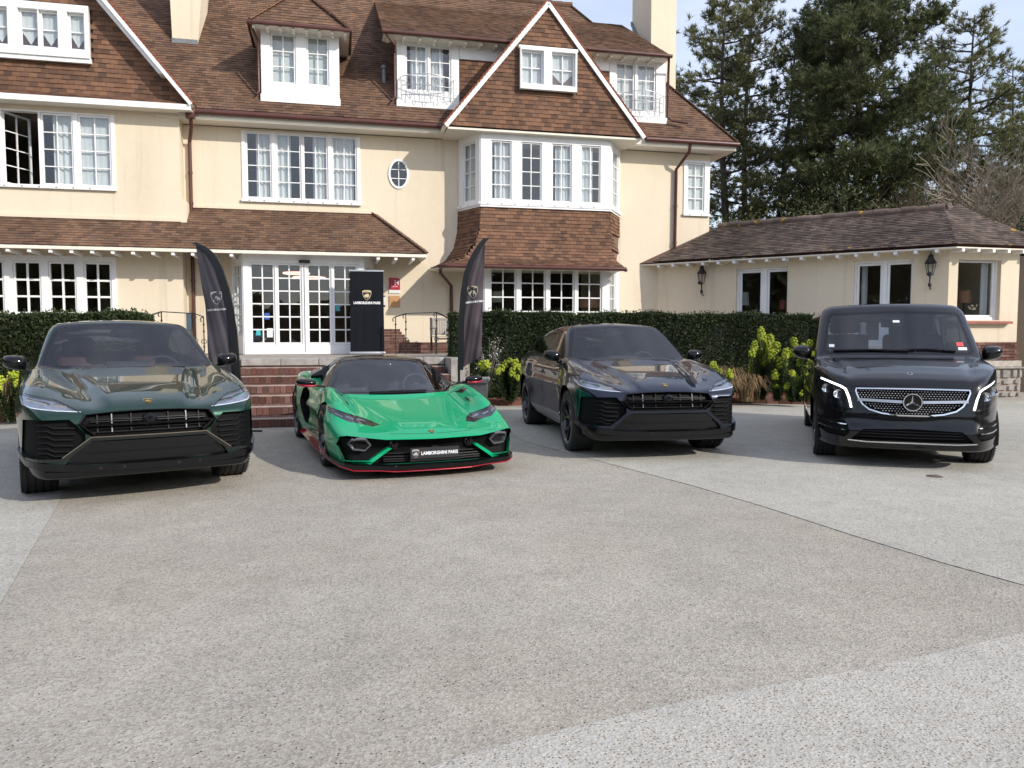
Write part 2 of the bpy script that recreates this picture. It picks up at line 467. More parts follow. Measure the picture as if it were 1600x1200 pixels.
    ad = N(t, 'Math', operation='ADD'); L(fin.outputs['Fac'], ad.inputs[0]); L(vor.outputs['Distance'], ad.inputs[1])
    bp = N(t, 'Bump', Strength=bump, Distance=0.012); L(ad.outputs[0], bp.inputs['Height']); L(bp.outputs['Normal'], b.inputs['Normal'])
    return m
M_COURT = grain_mat('rolled_grit', (0.485, 0.456, 0.386), (0.205, 0.19, 0.16), 0.34, 150.0, 0.34, warm=(1.0, 0.965, 0.91), pebbles=0.11)
M_CONC = grain_mat('washed_concrete', (0.52, 0.507, 0.442), (0.29, 0.282, 0.245), 0.24, 125.0, 0.22, pebbles=0.18, patch=0.12)
M_AGG = grain_mat('exposed_aggregate', (0.565, 0.55, 0.49), (0.30, 0.288, 0.256), 0.20, 125.0, 0.32, pebbles=0.50, patch=0.12)
M_GRASS = pmat('rough_grass', (0.075, 0.095, 0.035), 0.9, var=0.4, scale=1.5, bump=0.6)
M_SOIL = pmat('bark_mulch', (0.15, 0.058, 0.036), 0.95, var=0.55, scale=28, bump=1.0, bscale=50)

def sheet(name, pts, z, m, th=0.0):
    b = MB()
    if th: b.prism([(x, y, z - th) for x, y in pts], (0, 0, th))
    else: b.poly([(x, y, z) for x, y in pts])
    o = b.build(name, m); tag(o, kind='structure'); return o
sheet('ground', [(-900, -600), (900, -600), (900, 1200), (-900, 1200)], -0.012, M_GRASS)
sheet('forecourt', [(-40, -30), (40, -30), (40, 24), (-40, 24)], 0.0, M_COURT)
# paler concrete strip at the left, the washed apron at the right, the coarse apron bottom right
g = lambda px, py: (ground(px, py).x, ground(px, py).y)
a0, a1 = Vector(g(0, 945)), Vector(g(95, 780)); d = (a1 - a0)
p1 = a0 - d * 2.2; p2 = a0 + d * 2.6
sheet('concrete_strip', [tuple(p1), tuple(p2), (p2.x - 9, p2.y + 1.5), (p1.x - 9, p1.y + 1.5)], 0.004, M_CONC)
edge = [g(820, 690), g(960, 727), g(1085, 760), g(1200, 794), g(1330, 836), g(1470, 879), g(1600, 915), (4.2, 2.4), (7, -1)]
b = MB()
pts = edge + [(26, -1), (26, 19), (-0.5, 15.2), (-0.2, 12.5)]
b.poly([(x, y, 0.004) for x, y in pts])
tag(b.build('washed_apron', M_CONC), kind='structure')
ag = [g(640, 1215), g(690, 1195), g(800, 1163), g(930, 1130), g(1080, 1096), g(1200, 1073), g(1310, 1055), g(1450, 1026), g(1600, 990), (3.2, 4.0)]
b = MB(); b.poly([(x, y, 0.008) for x, y in ag + [(7.5, 4.2), (7.5, -2), (-1.0, -2), (-0.5, 2.0)]])
tag(b.build('aggregate_apron', M_AGG), kind='structure')
# thin tarred joint along the apron edge
b = MB()
for (x0, y0), (x1, y1) in zip(edge[:6], edge[1:7]):
    dd = Vector((x1 - x0, y1 - y0)); nn = Vector((-dd.y, dd.x)).normalized() * 0.0022
    k = 6
    for i in range(k):
        s0, s1 = i / k, (i + random.uniform(0.25, 0.85)) / k
        A = Vector((x0, y0)) + dd * s0; B = Vector((x0, y0)) + dd * s1
        w_ = random.uniform(0.4, 1.0)
        b.poly([(A.x - nn.x*w_, A.y - nn.y*w_, 0.0065), (B.x - nn.x*w_, B.y - nn.y*w_, 0.0065), (B.x + nn.x*w_, B.y + nn.y*w_, 0.0065), (A.x + nn.x*w_, A.y + nn.y*w_, 0.0065)])
tag(b.build('joint_line', pmat('tar_joint', (0.37, 0.35, 0.305), 0.9)), kind='structure')
# small cast drain
dr = MB(); c = ground(1460, 745)
dr.lathe([(0.0, 0.010), (0.068, 0.010), (0.078, 0.006), (0.082, 0.004)], 20, 'z', (c.x, c.y, 0))
for i in range(-2, 3):
    dr.box(c.x - 0.05, c.x + 0.05, c.y + i*0.024 - 0.006, c.y + i*0.024 + 0.006, 0.0105, 0.014)
tag(dr.build('drain_cover', pmat('cast_iron', (0.13, 0.10, 0.08), 0.7, var=0.4)), 'small rusty round drain cover set in the pale concrete before the black van', 'drain cover')
# ---------------------------------------------------------------- the hotel
H = Frame((0, 21.2, 0), 13)
ZT = 1.0                                             # terrace level
hotel = empty('hotel_building', H.M, 'cream two-storey hotel with brown tiled roofs, dormers, gables and white windows behind the cars', 'hotel')

def wallplate(mb, u0, u1, z0, z1, y0, y1, holes=()):
    us = sorted({u0, u1, *[h[0] for h in holes], *[h[1] for h in holes]})
    us = [u for u in us if u0 <= u <= u1]
    for a, b in zip(us, us[1:]):
        mid = (a + b) / 2
        hs = sorted([(max(h[2], z0), min(h[3], z1)) for h in holes if h[0] <= mid <= h[1]])
        z = z0
        for h0, h1 in hs:
            if h0 > z: mb.box(a, b, y0, y1, z, h0)
            z = max(z, h1)
        if z < z1: mb.box(a, b, y0, y1, z, z1)

def tile_rows(o, du, dv, n, poly, gauge=0.105, tw=0.165, th=0.017, start=0.0, jit=0.003):
    """plain tiles over a polygon given in (a along du, b along dv); yields 6-vert tiles"""
    o, du, dv, n = Vector(o), Vector(du).normalized(), Vector(dv).normalized(), Vector(n).normalized()
    bs = [p[1] for p in poly]
    b = min(bs) + start
    row = 0
    out = []
    while b < max(bs) - 0.01:
        bm_ = min(b + gauge * 0.5, max(bs) - 1e-4)
        xs = []
        for (x0, y0), (x1, y1) in zip(poly, poly[1:] + poly[:1]):
            if (y0 <= bm_) != (y1 <= bm_):
                xs.append(x0 + (x1 - x0) * (bm_ - y0) / (y1 - y0))
        xs.sort()
        for xa, xb in zip(xs[::2], xs[1::2]):
            k = math.floor(xa / tw) - 1
            off = 0.5 * tw if row % 2 else 0.0
            while True:
                l = k * tw + off; r = l + tw - 0.004; k += 1
                if l >= xb: break
                l = max(l, xa); r = min(r, xb)
                if r - l < 0.02: continue
                j = random.uniform(-jit, jit); lift = th + random.uniform(-0.004, 0.006)
                j2 = j + random.uniform(-0.002, 0.002)
                out.append((o, du, dv, n, l, r, b + j, b + j2, b + gauge * 1.12, lift))
        b += gauge; row += 1
    return out
def tile_geom(mb, T):
    o, du, dv, n, l, r, b0, b1, bt, lift = T
    P = lambda a, b, c: o + du * a + dv * b + n * c
    mb.add([P(l, b0, 0), P(r, b1, 0), P(r, b1, lift), P(l, b0, lift), P(r, bt, 0.003), P(l, bt, 0.003)],
           [(3, 2, 4, 5), (0, 1, 2, 3), (1, 4, 2), (0, 3, 5)])
def tiled(name, o, du, dv, n, poly, m=None, parent=None, M=None, **kw):
    mb = MB()
    for T in tile_rows(o, du, dv, n, poly, **kw): tile_geom(mb, T)
    return mb.build(name, m or M_TILE, parent, M=M, kind='stuff')
def slope_tiles(name, y0, z0, ang, poly_uyz, m=None, parent=hotel, M=None, **kw):
    """roof plane through (y0, z0) rising inward at ang; poly as (u, y) in plan"""
    c, s = math.cos(ang), math.sin(ang)
    poly = [(u, (y - y0) / c) for u, y in poly_uyz]
    return tiled(name, (0, y0, z0), (1, 0, 0), (0, c, s), (0, -s, c), poly, m, parent, M, **kw)

Y, ZE = -0.55, 6.93                                  # main eave line, top of tiles
PIT = rad(50)
roof_pt = lambda y: ZE + (y - Y) * math.tan(PIT)
def on_roof(px, py):
    d = ray(px, py); c = CAMP - H.o; s = math.tan(PIT)
    t = (ZE + (c.dot(H.uy) - Y) * s - c.z) / (d.z - d.dot(H.uy) * s)
    p = c + d * t
    return p.dot(H.ux), p.dot(H.uy), p.z
UC = H.u(1152, 230, Y)                               # right end of the eave
ru, ry, rz = on_roof(893, 10)                        # right end of the ridge
YL = -0.5                                            # left wing wall face
UW = H.u(281, 250, YL)                               # its right corner

# --- openings: (u0, u1, z0, z1) from a pixel box on a wall plane
def opening(x0, y0, x1, y1, yl, F_=None):
    F_ = F_ or H
    zm0 = (F_.z(x0, y0, yl)); zm1 = F_.z(x1, y1, yl)
    return (F_.u(x0, (y0+y1)/2, yl), F_.u(x1, (y0+y1)/2, yl), zm1, zm0)

W_MAIN = opening(378, 204, 563, 320, 0)
W_LEFT = (H.u(-62, 230, YL), H.u(180, 230, YL), H.z(180, 297, YL), H.z(90, 175, YL))
W_LOW = (H.u(-80, 450, YL), H.u(183, 450, YL), 1.55, H.z(100, 400, YL))
ov = H.pix(623, 272, 0)
OV = (ov[0] - 0.45, ov[0] + 0.45, ov[1] - 0.55, ov[1] + 0.55)
W_COR = opening(1068, 250, 1108, 337, 0)
YB = -0.9                                            # bay and porch fronts
DU0, DU1 = H.u(381, 480, YB), H.u(569, 480, YB)      # entrance box
DW0, DW1 = H.u(364, 480, 0), H.u(584, 480, 0)
DZ1 = H.z(475, 397, YB)
BU0, BU1 = H.u(751, 270, YB), H.u(953, 270, YB)      # first-floor bay front
BW0, BW1 = H.u(717, 270, 0), H.u(968, 270, 0)
BZ0, BZ1 = H.z(850, 322, YB), H.z(850, 210, YB)
GU0, GU1 = H.u(757, 450, YB), H.u(951, 450, YB)
GW0, GW1 = H.u(735, 450, 0), H.u(966, 450, 0)

mb = MB()
T = 0.28
UR = H.u(1109, 300, 0)
wallplate(mb, UW - 0.02, UR, ZT, 6.66, 0, T, [W_MAIN, OV, W_COR, (DW0 + .12, DW1 - .12, ZT, DZ1 - 0.1), (BW0 + .15, BW1 - .15, BZ0 + .1, BZ1 - .1), (GW0 + .15, GW1 - .15, ZT, 3.2)])
wallplate(mb, -15, UW, ZT, 6.79, YL, YL + T, [W_LEFT, W_LOW])
mb.box(UW - T, UW, YL + T, 0.0, ZT, 6.78)           # return of the wing
mb.box(UR - T, UR, T, 8.4, ZT, 6.66)                # right end wall
mb.box(-15, UR, 8.4, 8.7, ZT, 6.7)                  # rear wall
mb.box(-15.2, -15, YL, 8.7, ZT, 6.7)
# slight projecting band where the lean-to roof meets the walls
mb.build('wall', M_STUC, hotel)

# oval opening plate
mb = MB(); n = 40; c0 = Vector((ov[0], 0, ov[1])); rx, rz_ = 0.26, 0.375
rim = [(c0.x + rx*math.cos(2*math.pi*i/n), c0.z + rz_*math.sin(2*math.pi*i/n)) for i in range(n)]
def sq(i):
    a = 2*math.pi*i/n; cx_, sx_ = math.cos(a), math.sin(a); k = 1/max(abs(cx_), abs(sx_))
    return (c0.x + 0.45*cx_*k, c0.z + 0.55*sx_*k)
for i in range(n):
    a, b_, c_, d_ = rim[i], rim[(i+1) % n], sq(i+1), sq(i)
    mb.poly([(d_[0], 0.0, d_[1]), (c_[0], 0.0, c_[1]), (b_[0], 0.0, b_[1]), (a[0], 0.0, a[1])])
    mb.poly([(a[0], 0.0, a[1]), (b_[0], 0.0, b_[1]), (b_[0], 0.2, b_[1]), (a[0], 0.2, a[1])])
mb.build('wall', M_STUC, hotel)
mb = MB()
prof = [(0.0, -0.03), (0.055, -0.03), (0.055, 0.06), (0.0, 0.06)]
ring = []
for i in range(n):
    a = 2*math.pi*i/n
    for k, (o_, yy) in enumerate(prof):
        mb.v.append((c0.x + (rx - 0.045 + o_)*math.cos(a), yy, c0.z + (rz_ - 0.045 + o_)*math.sin(a)))
for i in range(n):
    for k in range(4):
        mb.f.append((i*4+k, i*4+(k+1) % 4, ((i+1) % n)*4+(k+1) % 4, ((i+1) % n)*4+k)); mb.m.append(0)
mb.box(c0.x-0.01, c0.x+0.01, 0.0, 0.03, c0.z-rz_+.03, c0.z+rz_-.03)
for k in (-1, 1): 
    hw = math.sqrt(1 - (0.115/(rz_))**2) * rx - 0.03
    mb.box(c0.x-hw, c0.x+hw, 0.002, 0.028, c0.z+k*0.115-0.009, c0.z+k*0.115+0.009)
wo = mb.build('window', M_WHITE, hotel, smooth=30)
mb = MB(); mb.prism([(c0.x + (rx-.02)*math.cos(2*math.pi*i/n), 0.035, c0.z + (rz_-.02)*math.sin(2*math.pi*i/n)) for i in range(n)], (0, 0.006, 0))
mb.build('pane', M_PANE, wo)

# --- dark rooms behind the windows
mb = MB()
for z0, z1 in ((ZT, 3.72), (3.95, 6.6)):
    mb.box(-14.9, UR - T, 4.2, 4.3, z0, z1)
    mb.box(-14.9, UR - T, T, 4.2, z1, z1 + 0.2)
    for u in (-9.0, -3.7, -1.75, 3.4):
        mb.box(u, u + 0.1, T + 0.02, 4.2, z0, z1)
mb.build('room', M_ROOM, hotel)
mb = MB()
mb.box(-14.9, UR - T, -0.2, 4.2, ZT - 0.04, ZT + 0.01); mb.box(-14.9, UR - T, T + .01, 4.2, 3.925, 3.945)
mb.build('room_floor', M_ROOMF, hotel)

# --- windows --------------------------------------------------------
def wave(u0, u1, z0, z1, y, amp=0.025, pitch=0.11, cut=None):
    """a hanging net curtain as a pleated sheet"""
    k = max(6, int((u1 - u0) / pitch * 6)); V = []; 
    ph = random.uniform(0, 6)
    for i in range(k + 1):
        t = i / k; u = u0 + (u1 - u0) * t
        yy = y + amp * math.sin(ph + u / pitch * 2 * math.pi + 0.7 * math.sin(u * 9))
        zb = z0 if cut is None else cut(t)
        V.append((u, yy, zb)); V.append((u, yy + 0.004, z1))
    return V, [(2*i, 2*i+2, 2*i+3, 2*i+1) for i in range(k)]
def make_window(parent, M, u0, u1, z0, z1, y, lights, cols, rows, lz0, lz1, post=0.0, rail=0.045, bar=0.022, curtain='sides', open_light=None, sill=True, fdepth=0.10, proud=0.03, cy=0.10):
    """u0..z1 outer frame, lights list of (ua, ub) glazed spans"""
    fr = MB()
    F0, F1 = y - proud, y + fdepth
    us = sorted(lights)
    fr.box(u0, u1, F0, F1, lz1 + rail, z1); fr.box(u0, u1, F0, F1, z0, lz0 - rail)
    edges = [u0] + [x for l in us for x in (l[0] - rail, l[1] + rail)] + [u1]
    for a, b in zip(edges[::2], edges[1::2]):
        if b - a > 0.005: fr.box(a, b, F0 + 0.003, F1, lz0 - rail, lz1 + rail)
    if sill:
        fr.box(u0 - 0.02, u1 + 0.02, F0 - 0.045, F0, z0 - 0.03, z0 + 0.035)
        for i in range(int((u1 - u0) / 0.36)):
            fr.box(u0 + 0.15 + i*0.36, u0 + 0.19 + i*0.36, F0 - 0.05, F0 - 0.045, z0 - 0.012, z0 + 0.012, 1)
    win = fr.build('window', [M_WHITE, M_LEAD], parent, M=M)
    for li, (a, b) in enumerate(us):
        w_, h_ = b - a, lz1 - lz0
        op = open_light is not None and li == open_light
        if op:
            ang = rad(62)
            Mo = Matrix.Translation((b + rail if False else a - rail, y + 0.02, 0)) @ Matrix.Rotation(ang, 4, 'Z') @ Matrix.Translation((-(a - rail), -y - 0.02, 0))
        else: Mo = Matrix.Identity(4)
        cs = MB()
        ya, yb = y + 0.005, y + 0.055
        cs.box(a - rail + .004, a, ya, yb, lz0 - rail + .004, lz1 + rail - .004); cs.box(b, b + rail - .004, ya, yb, lz0 - rail + .004, lz1 + rail - .004)
        cs.box(a, b, ya, yb, lz1, lz1 + rail - .004); cs.box(a, b, ya, yb, lz0 - rail + .004, lz0)
        for i in range(1, cols):
            cu = a + w_ * i / cols; cs.box(cu - bar/2, cu + bar/2, ya + .006, yb - .008, lz0, lz1)
        for j in range(1, rows):
            cz = lz0 + h_ * j / rows
            for i in range(cols):
                cs.box(a + w_*i/cols + (bar/2 if i else 0), a + w_*(i+1)/cols - (bar/2 if i < cols-1 else 0), ya + .007, yb - .009, cz - bar/2, cz + bar/2)
        cs.build('casement', M_WHITE, win, M=Mo)
        pm = MB(); pw, ph = w_/cols - bar + .008, h_/rows - bar + .008
        pm.box(-pw/2, pw/2, 0, 0.006, -ph/2, ph/2); pme = pm.mesh('pane', M_PANE)
        for i in range(cols):
            for j in range(rows):
                o = bpy.data.objects.new('pane', pme)
                tl = Matrix.Rotation(random.uniform(-.006, .006), 4, 'Z') @ Matrix.Rotation(random.uniform(-.006, .006), 4, 'X')
                link(o, win, Mo @ Matrix.Translation((a + w_*(i+.5)/cols, y + 0.027, lz0 + h_*(j+.5)/rows)) @ tl)
        yc = y + cy
        parts = []
        kind = curtain[li] if isinstance(curtain, (list, tuple)) else curtain
        if kind == 'sides':
            s = w_ * random.uniform(0.60, 0.98)
            if li % 2 == 0: parts.append(wave(b - s, b + 0.05, lz0 - 0.1, lz1 + 0.1, yc))
            else: parts.append(wave(a - 0.05, a + s, lz0 - 0.1, lz1 + 0.1, yc))
        elif kind == 'full': parts.append(wave(a - 0.05, b + 0.05, lz0 - 0.1, lz1 + 0.1, yc, 0.018 if cy > .1 else .004))
        elif kind == 'heart':
            zb = lz0 + h_ * 0.42
            parts.append(wave(a - .02, b + .02, zb, lz1 + 0.05, yc, 0.004, cut=lambda t: lz0 + h_ * (0.05 + 0.75 * abs(t - 0.5))))
        elif kind == 'blind':
            bl = MB(); bl.box(a - .03, b + .03, yc - .025, yc - .02, lz0 - .02, lz1 + .05)
            bl.build('blind', M_BLIND, win)
        if parts:
            cb = MB()
            for V, Fc in parts: cb.add(V, Fc)
            cb.build('curtain', M_NET, win, smooth=180)
    return win
I4 = Matrix.Identity(4)
def px_lights(pairs, yl, py, F_=None):
    F_ = F_ or H
    return [(F_.u(a, py, yl), F_.u(b, py, yl)) for a, b in pairs]

make_window(hotel, I4, *W_MAIN, 0, px_lights([(387, 422), (434, 468), (476, 510), (521, 555)], 0, 262), 2, 4, H.z(470, 310, 0), H.z(470, 213, 0), curtain='sides')
L4 = px_lights([(-52, -4), (8, 58), (68, 112), (126, 171)], YL, 230)
make_window(hotel, I4, *W_LEFT, YL, L4, 2, 4, H.z(120, 288, YL), H.z(120, 182, YL), open_light=1, curtain=['full', None, 'sides', 'full'])
make_window(hotel, I4, *W_LOW, YL, px_lights([(-75, -45), (-34, 4), (25, 62), (80, 117), (135, 172)], YL, 450), 2, 4, H.z(100, 487, YL) - 0.42, H.z(100, 412, YL), curtain=None, sill=False, bar=0.045)
make_window(hotel, I4, *W_COR, 0, px_lights([(1075, 1098)], 0, 295), 2, 4, H.z(1086, 328, 0), H.z(1086, 257, 0), curtain='blind')

# --- first-floor bay
BF = MB()
zt, zb = BZ1 + 0.12, BZ0
lz0, lz1 = H.z(850, 313, YB), H.z(850, 226, YB)
make_window(hotel, I4, BU0, BU1, zb, zt, YB, px_lights([(769, 797), (816, 844), (864, 891), (909, 936)], YB, 270), 2, 4, lz0, lz1, curtain=['sides', None, 'sides', 'sides'], rail=0.035, fdepth=0.1)
def side_frame(p0, p1):
    """frame for a splayed side running from p0 to p1 (u, y) seen from outside"""
    d = Vector((p1[0] - p0[0], p1[1] - p0[1])); a = math.atan2(d.y, d.x)
    return Matrix.Translation((p0[0], p0[1], 0)) @ Matrix.Rotation(a, 4, 'Z'), d.length
Ms, ln = side_frame((BW0, 0), (BU0, YB))
make_window(hotel, Ms, 0.02, ln - 0.005, zb, zt, 0, [(0.26, ln - 0.24)], 2, 4, lz0, lz1, curtain='full', fdepth=0.08)
Ms, ln = side_frame((BU1, YB), (BW1, 0))
make_window(hotel, Ms, 0.005, ln - 0.02, zb, zt, 0, [(0.26, ln - 0.24)], 2, 4, lz0, lz1, curtain='full', fdepth=0.08)
cap = MB()
cap.prism([(BW0 - .05, 0, zt), (BU0 - .03, YB - .06, zt), (BU1 + .03, YB - .06, zt), (BW1 + .05, 0, zt)], (0, 0, 0.12))
cap.prism([(BW0 - .03, 0, zb - .08), (BU0 - .02, YB - .06, zb - .08), (BU1 + .02, YB - .06, zb - .08), (BW1 + .03, 0, zb - .08)], (0, 0, 0.078))
cap.build('bay_trim', M_WHITE, hotel)
bl = MB(); bl.box(BW0, BW1, -0.05, -0.045, zb, zt); 
# --- ground-floor bay
gz0, gz1 = 1.45, H.z(850, 421, YB)
make_window(hotel, I4, GU0, GU1, ZT, gz1 + .1, YB, px_lights([(768, 804), (815, 850), (860, 895), (904, 938)], YB, 455), 2, 4, gz1 - 0.37*4, gz1, curtain=None, sill=False, bar=0.032)
Ms, ln = side_frame((GU1, YB), (GW1, 0))
make_window(hotel, Ms, 0.005, ln, ZT, gz1 + .1, 0, [(0.1, ln - 0.45)], 2, 4, gz1 - 0.37*4, gz1, curtain=None, sill=False)
Ms, ln = side_frame((GW0, 0), (GU0, YB))
make_window(hotel, Ms, 0.0, ln - 0.005, ZT, gz1 + .1, 0, [(0.45, ln - 0.1)], 2, 4, gz1 - 0.37*4, gz1, curtain=None, sill=False)

# --- tile-hung apron over the ground-floor bay: steep at the top, flaring at the eave
YA = -1.5
AE0, AE1, AZ = H.u(690, 416, YA), H.u(982, 418, YA), 3.25
AT = zb - .085
prof_a = [(0.0, AT), (0.02, AT - 0.55), (0.10, AT - 1.0), (0.30, AT - 1.36), (0.60, AZ)]     # (outward from bay front, z)
tops = [(BW0 - .02, 0.0), (BU0, YB), (BU1, YB), (BW1 + .02, 0.0)]
bots = [(AE0 - .1, -0.05), (AE0 + 0.12, YA), (AE1 - 0.12, YA), (AE1 + .1, -0.05)]
apron_mb = MB(); apron_tiles = []
under = MB()
def lerp(a, b, t): return (a[0] + (b[0]-a[0])*t, a[1] + (b[1]-a[1])*t)
for sgi in range(3):
    for k in range(len(prof_a) - 1):
        (o0, z0), (o1, z1) = prof_a[k], prof_a[k+1]
        t0, t1 = o0 / 0.6, o1 / 0.6
        A1, B1 = lerp(tops[sgi], bots[sgi], t0), lerp(tops[sgi+1], bots[sgi+1], t0)
        A0, B0 = lerp(tops[sgi], bots[sgi], t1), lerp(tops[sgi+1], bots[sgi+1], t1)
        o = Vector((*A0, z1)); du = (Vector((*B0, z1)) - o); L0 = du.length; du.normalize()
        q = Vector((*A1, z0)); dv = q - o; dv -= du * dv.dot(du); hgt = dv.length; dv.normalize(); nn = du.cross(dv)
        a_off = (q - o).dot(du); b_off = (Vector((*B1, z0)) - o).dot(du)
        apron_tiles += tile_rows(o, du, dv, nn, [(0, 0), (L0, 0), (b_off, hgt), (a_off, hgt)], gauge=0.095, th=0.02)
        under.poly([o - nn*.02, Vector((*B0, z1)) - nn*.02, Vector((*B1, z0)) - nn*.02, q - nn*.02])
for Tt in apron_tiles: tile_geom(apron_mb, Tt)
apron_mb.build('apron_tiles', M_TILEH, hotel, kind='stuff')
under.build('apron_board', M_BROWN, hotel)
mb = MB(); mb.prism([(bots[0][0], 0, AZ - .07), (bots[1][0]+.03, YA + .03, AZ - .07), (bots[2][0]-.03, YA + .03, AZ - .07), (bots[3][0], 0, AZ - .07)], (0, 0, .05)); mb.build('soffit', M_SOFFIT, hotel)
def gutter(path, r=0.06, name='gutter'):
    mb = MB(); mb.tube(path, r, 10); return mb.build(name, M_BROWN, hotel, smooth=40)
gutter([(AE0 - .02, YA + .25, AZ - .05), (AE0 + .1, YA - .05, AZ - .05), (AE1 - .1, YA - .05, AZ - .05), (AE1 + .02, YA + .25, AZ - .05)], 0.055)

# --- entrance box
zt = DZ1
dlz1, dlz0 = H.z(475, 415, YB), H.z(475, 535, YB)
make_window(hotel, I4, DU0, DU1, ZT, zt, YB, px_lights([(394, 427), (436, 469), (483, 515), (523, 556)], YB, 475), 2, 6, dlz0, dlz1, curtain=None, sill=False, rail=0.05, bar=0.03)
Ms, ln = side_frame((DW0, 0), (DU0, YB))
make_window(hotel, Ms, 0, ln - .005, ZT, zt, 0, [(0.12, ln - 0.12)], 3, 7, ZT + .5, dlz1, curtain=None, sill=False, fdepth=.06)
Ms, ln = side_frame((DU1, YB), (DW1, 0))
make_window(hotel, Ms, 0.005, ln, ZT, zt, 0, [(0.12, ln - 0.12)], 3, 7, ZT + .5, dlz1, curtain=None, sill=False, fdepth=.06)
mb = MB()
mb.prism([(DW0 - .04, 0, zt), (DU0 - .05, YB - .12, zt), (DU1 + .05, YB - .12, zt), (DW1 + .04, 0, zt)], (0, 0, .14))
mb.build('porch_fascia', M_WHITE, hotel)
mb = MB(); u_ = H.u(476, 409, YB); z_ = H.z(476, 409, YB)
mb.rbox((u_, YB - .08, z_), (0.27, 0.09, 0.075), 0.02); mb.build('door_sensor', pmat('sensor_black', (.012, .012, .014), .3), hotel, smooth=40)
uA, uB = H.u(476, 475, YB), H.u(476, 475, YB)
mb = MB(); mb.box(uA - .006, uA + .006, YB - .036, YB - .031, ZT + .05, dlz1 + .02); mb.build('door_gap', M_BLACKIRON, hotel)
# notices stuck to the glass
for (x0, y0, x1, y1, c) in ((400, 514, 407, 524, (.05, .42, .45)), (417, 513, 426, 527, (.82, .82, .80)), (524, 476, 531, 486, (.07, .30, .36)), (413, 489, 421, 499, (.03, .10, .40))):
    mb = MB(); mb.box(H.u(x0, y0, YB), H.u(x1, y0, YB), YB + .015, YB + .02, H.z(x0, y1, YB), H.z(x0, y0, YB))
    mb.build('notice', pmat('notice_paper', c, .7, var=.08), hotel)
# ring lamps inside the hall
for px, py, r in ((463, 427, .34), (483, 434, .42)):
    u, z = H.pix(px, py, 1.2); mb = MB()
    mb.tube([(u + r*math.cos(i*math.pi/12), 1.2 + r*math.sin(i*math.pi/12), z) for i in range(24)], .022, 6, closed=True)
    mb.build('ceiling_lamp', emit_mat('lamp_ring_glow', (1.0, .55, .42), 1.6), hotel, smooth=60)

# --- lean-to / porch roof
YP, ZP = -1.3, 3.50
ZPT = 4.62
SP = (ZPT - ZP) / (0 - YP); AP = math.atan(SP)
PU = H.u(667, 398, YP)
PT = H.u(584, 338, 0)
yw = YL; 
slope_tiles('porch_tiles', YP, ZP, AP, [(-15, YP), (PU, YP), (PT, 0), (UW + .12, 0), (UW + .12, yw), (-15, yw)], M_TILE, gauge=0.10)
mb = MB()
c, s = math.cos(AP), math.sin(AP)
zz = lambda y: ZP + (y - YP) * SP
mb.prism([(-15, YP, ZP - .03), (PU, YP, ZP - .03), (PT, 0, ZPT - .03), (-15, 0, ZPT - .03)], (0, 0, -.06))
mb.prism([(PU, YP, ZP - .03), (PU, 0, ZP - .03), (PT, 0, ZPT - .03)], (0.0, 0, -.06))
mb.build('porch_boarding', M_SOFFIT, hotel)
d1 = Vector((PU, YP, ZP)); d2 = Vector((PU, 0, ZP)); d3 = Vector((PT, 0, ZPT))
du = (d2 - d1).normalized(); dv = (d3 - d2); hh = dv.length; dv.normalize()
tiled('porch_tiles', d1, du, dv, du.cross(dv), [(0, 0), (1.3, 0), (1.3, hh)], M_TILE, hotel, gauge=.10)
hip = MB()
for i in range(14):
    p = d1.lerp(d3, i / 14); q = d1.lerp(d3, (i + 1.2) / 14)
    hip.bar(p + Vector((0, 0, .03)), q + Vector((0, 0, .045)), .13, .03)
hip.build('hip_tiles', M_TILE, hotel, kind='stuff')
mb = MB(); u = -14.9
while u < PU - .05:
    if not (DU0 - .25 < u < DU1 + .25):
        mb.box(u, u + .075, YP + .03, -.1 if u > UW else YL - .0, ZP - .165, ZP - .10)
    u += .43
y_ = YP + .45
mb.build('rafter_tails', M_WHITE, hotel, kind='stuff')
mb = MB(); mb.box(UW, UW + .12, yw, -0.005, 3.9, 4.72); 
mb.box(UW + .125, PT + .05, -.03, -.004, ZPT + .02, ZPT + .09); mb.box(-15, UW - .01, YL - .04, YL - .004, zz(YL) + .02, zz(YL) + .10)
mb.build('cement_fillet', M_STUC, hotel)

# --- main roof
slope_tiles('roof_tiles', Y, ZE, PIT, [(-15.5, Y), (UC, Y), (ru, ry), (-15.5, ry)])
mb = MB()
e = -.035
mb.poly([(-15.5, Y, ZE + e), (UC, Y, ZE + e), (ru, ry, rz + e), (-15.5, ry, rz + e)])
mb.poly([(UC, Y, ZE + e), (UC, 8.9, ZE + e), (ru, ry, rz + e)])
mb.poly([(UC, 8.9, ZE + e), (-15.5, 8.9, ZE + e), (-15.5, ry, rz + e), (ru, ry, rz + e)])
mb.build('roof_boarding', M_BROWN, hotel)
mb = MB()
mb.box(UW - .5, UC - .02, Y + .03, 0.02, 6.68, 6.72); mb.box(UR - .02, UC - .02, 0.02, 8.7, 6.68, 6.72)
mb.box(UW, UC - .03, Y + .01, Y + .035, 6.70, 6.86)
mb.build('soffit', M_SOFFIT, hotel)
gl_u = H.u(697, 195, Y) 
gutter([(UW + .02, Y - .06, ZE - .09), (gl_u, Y - .06, ZE - .09)], .068)
gr_u = H.u(1008, 215, Y)
gutter([(gr_u, Y - .06, ZE - .09), (UC + .02, Y - .06, ZE - .09)], .068)
rd = MB()
for i in range(52):
    u0 = ru - .34 * (i + 1)
    rd.tube([(u0, ry, rz + .02), (u0 + .35, ry, rz + .035)], .10, 8)
rd.build('ridge_tiles', M_TILE, hotel, smooth=40, kind='stuff')
hp = MB(); A = Vector((UC, Y, ZE)); B = Vector((ru, ry, rz)); k = int((B - A).length / .12)
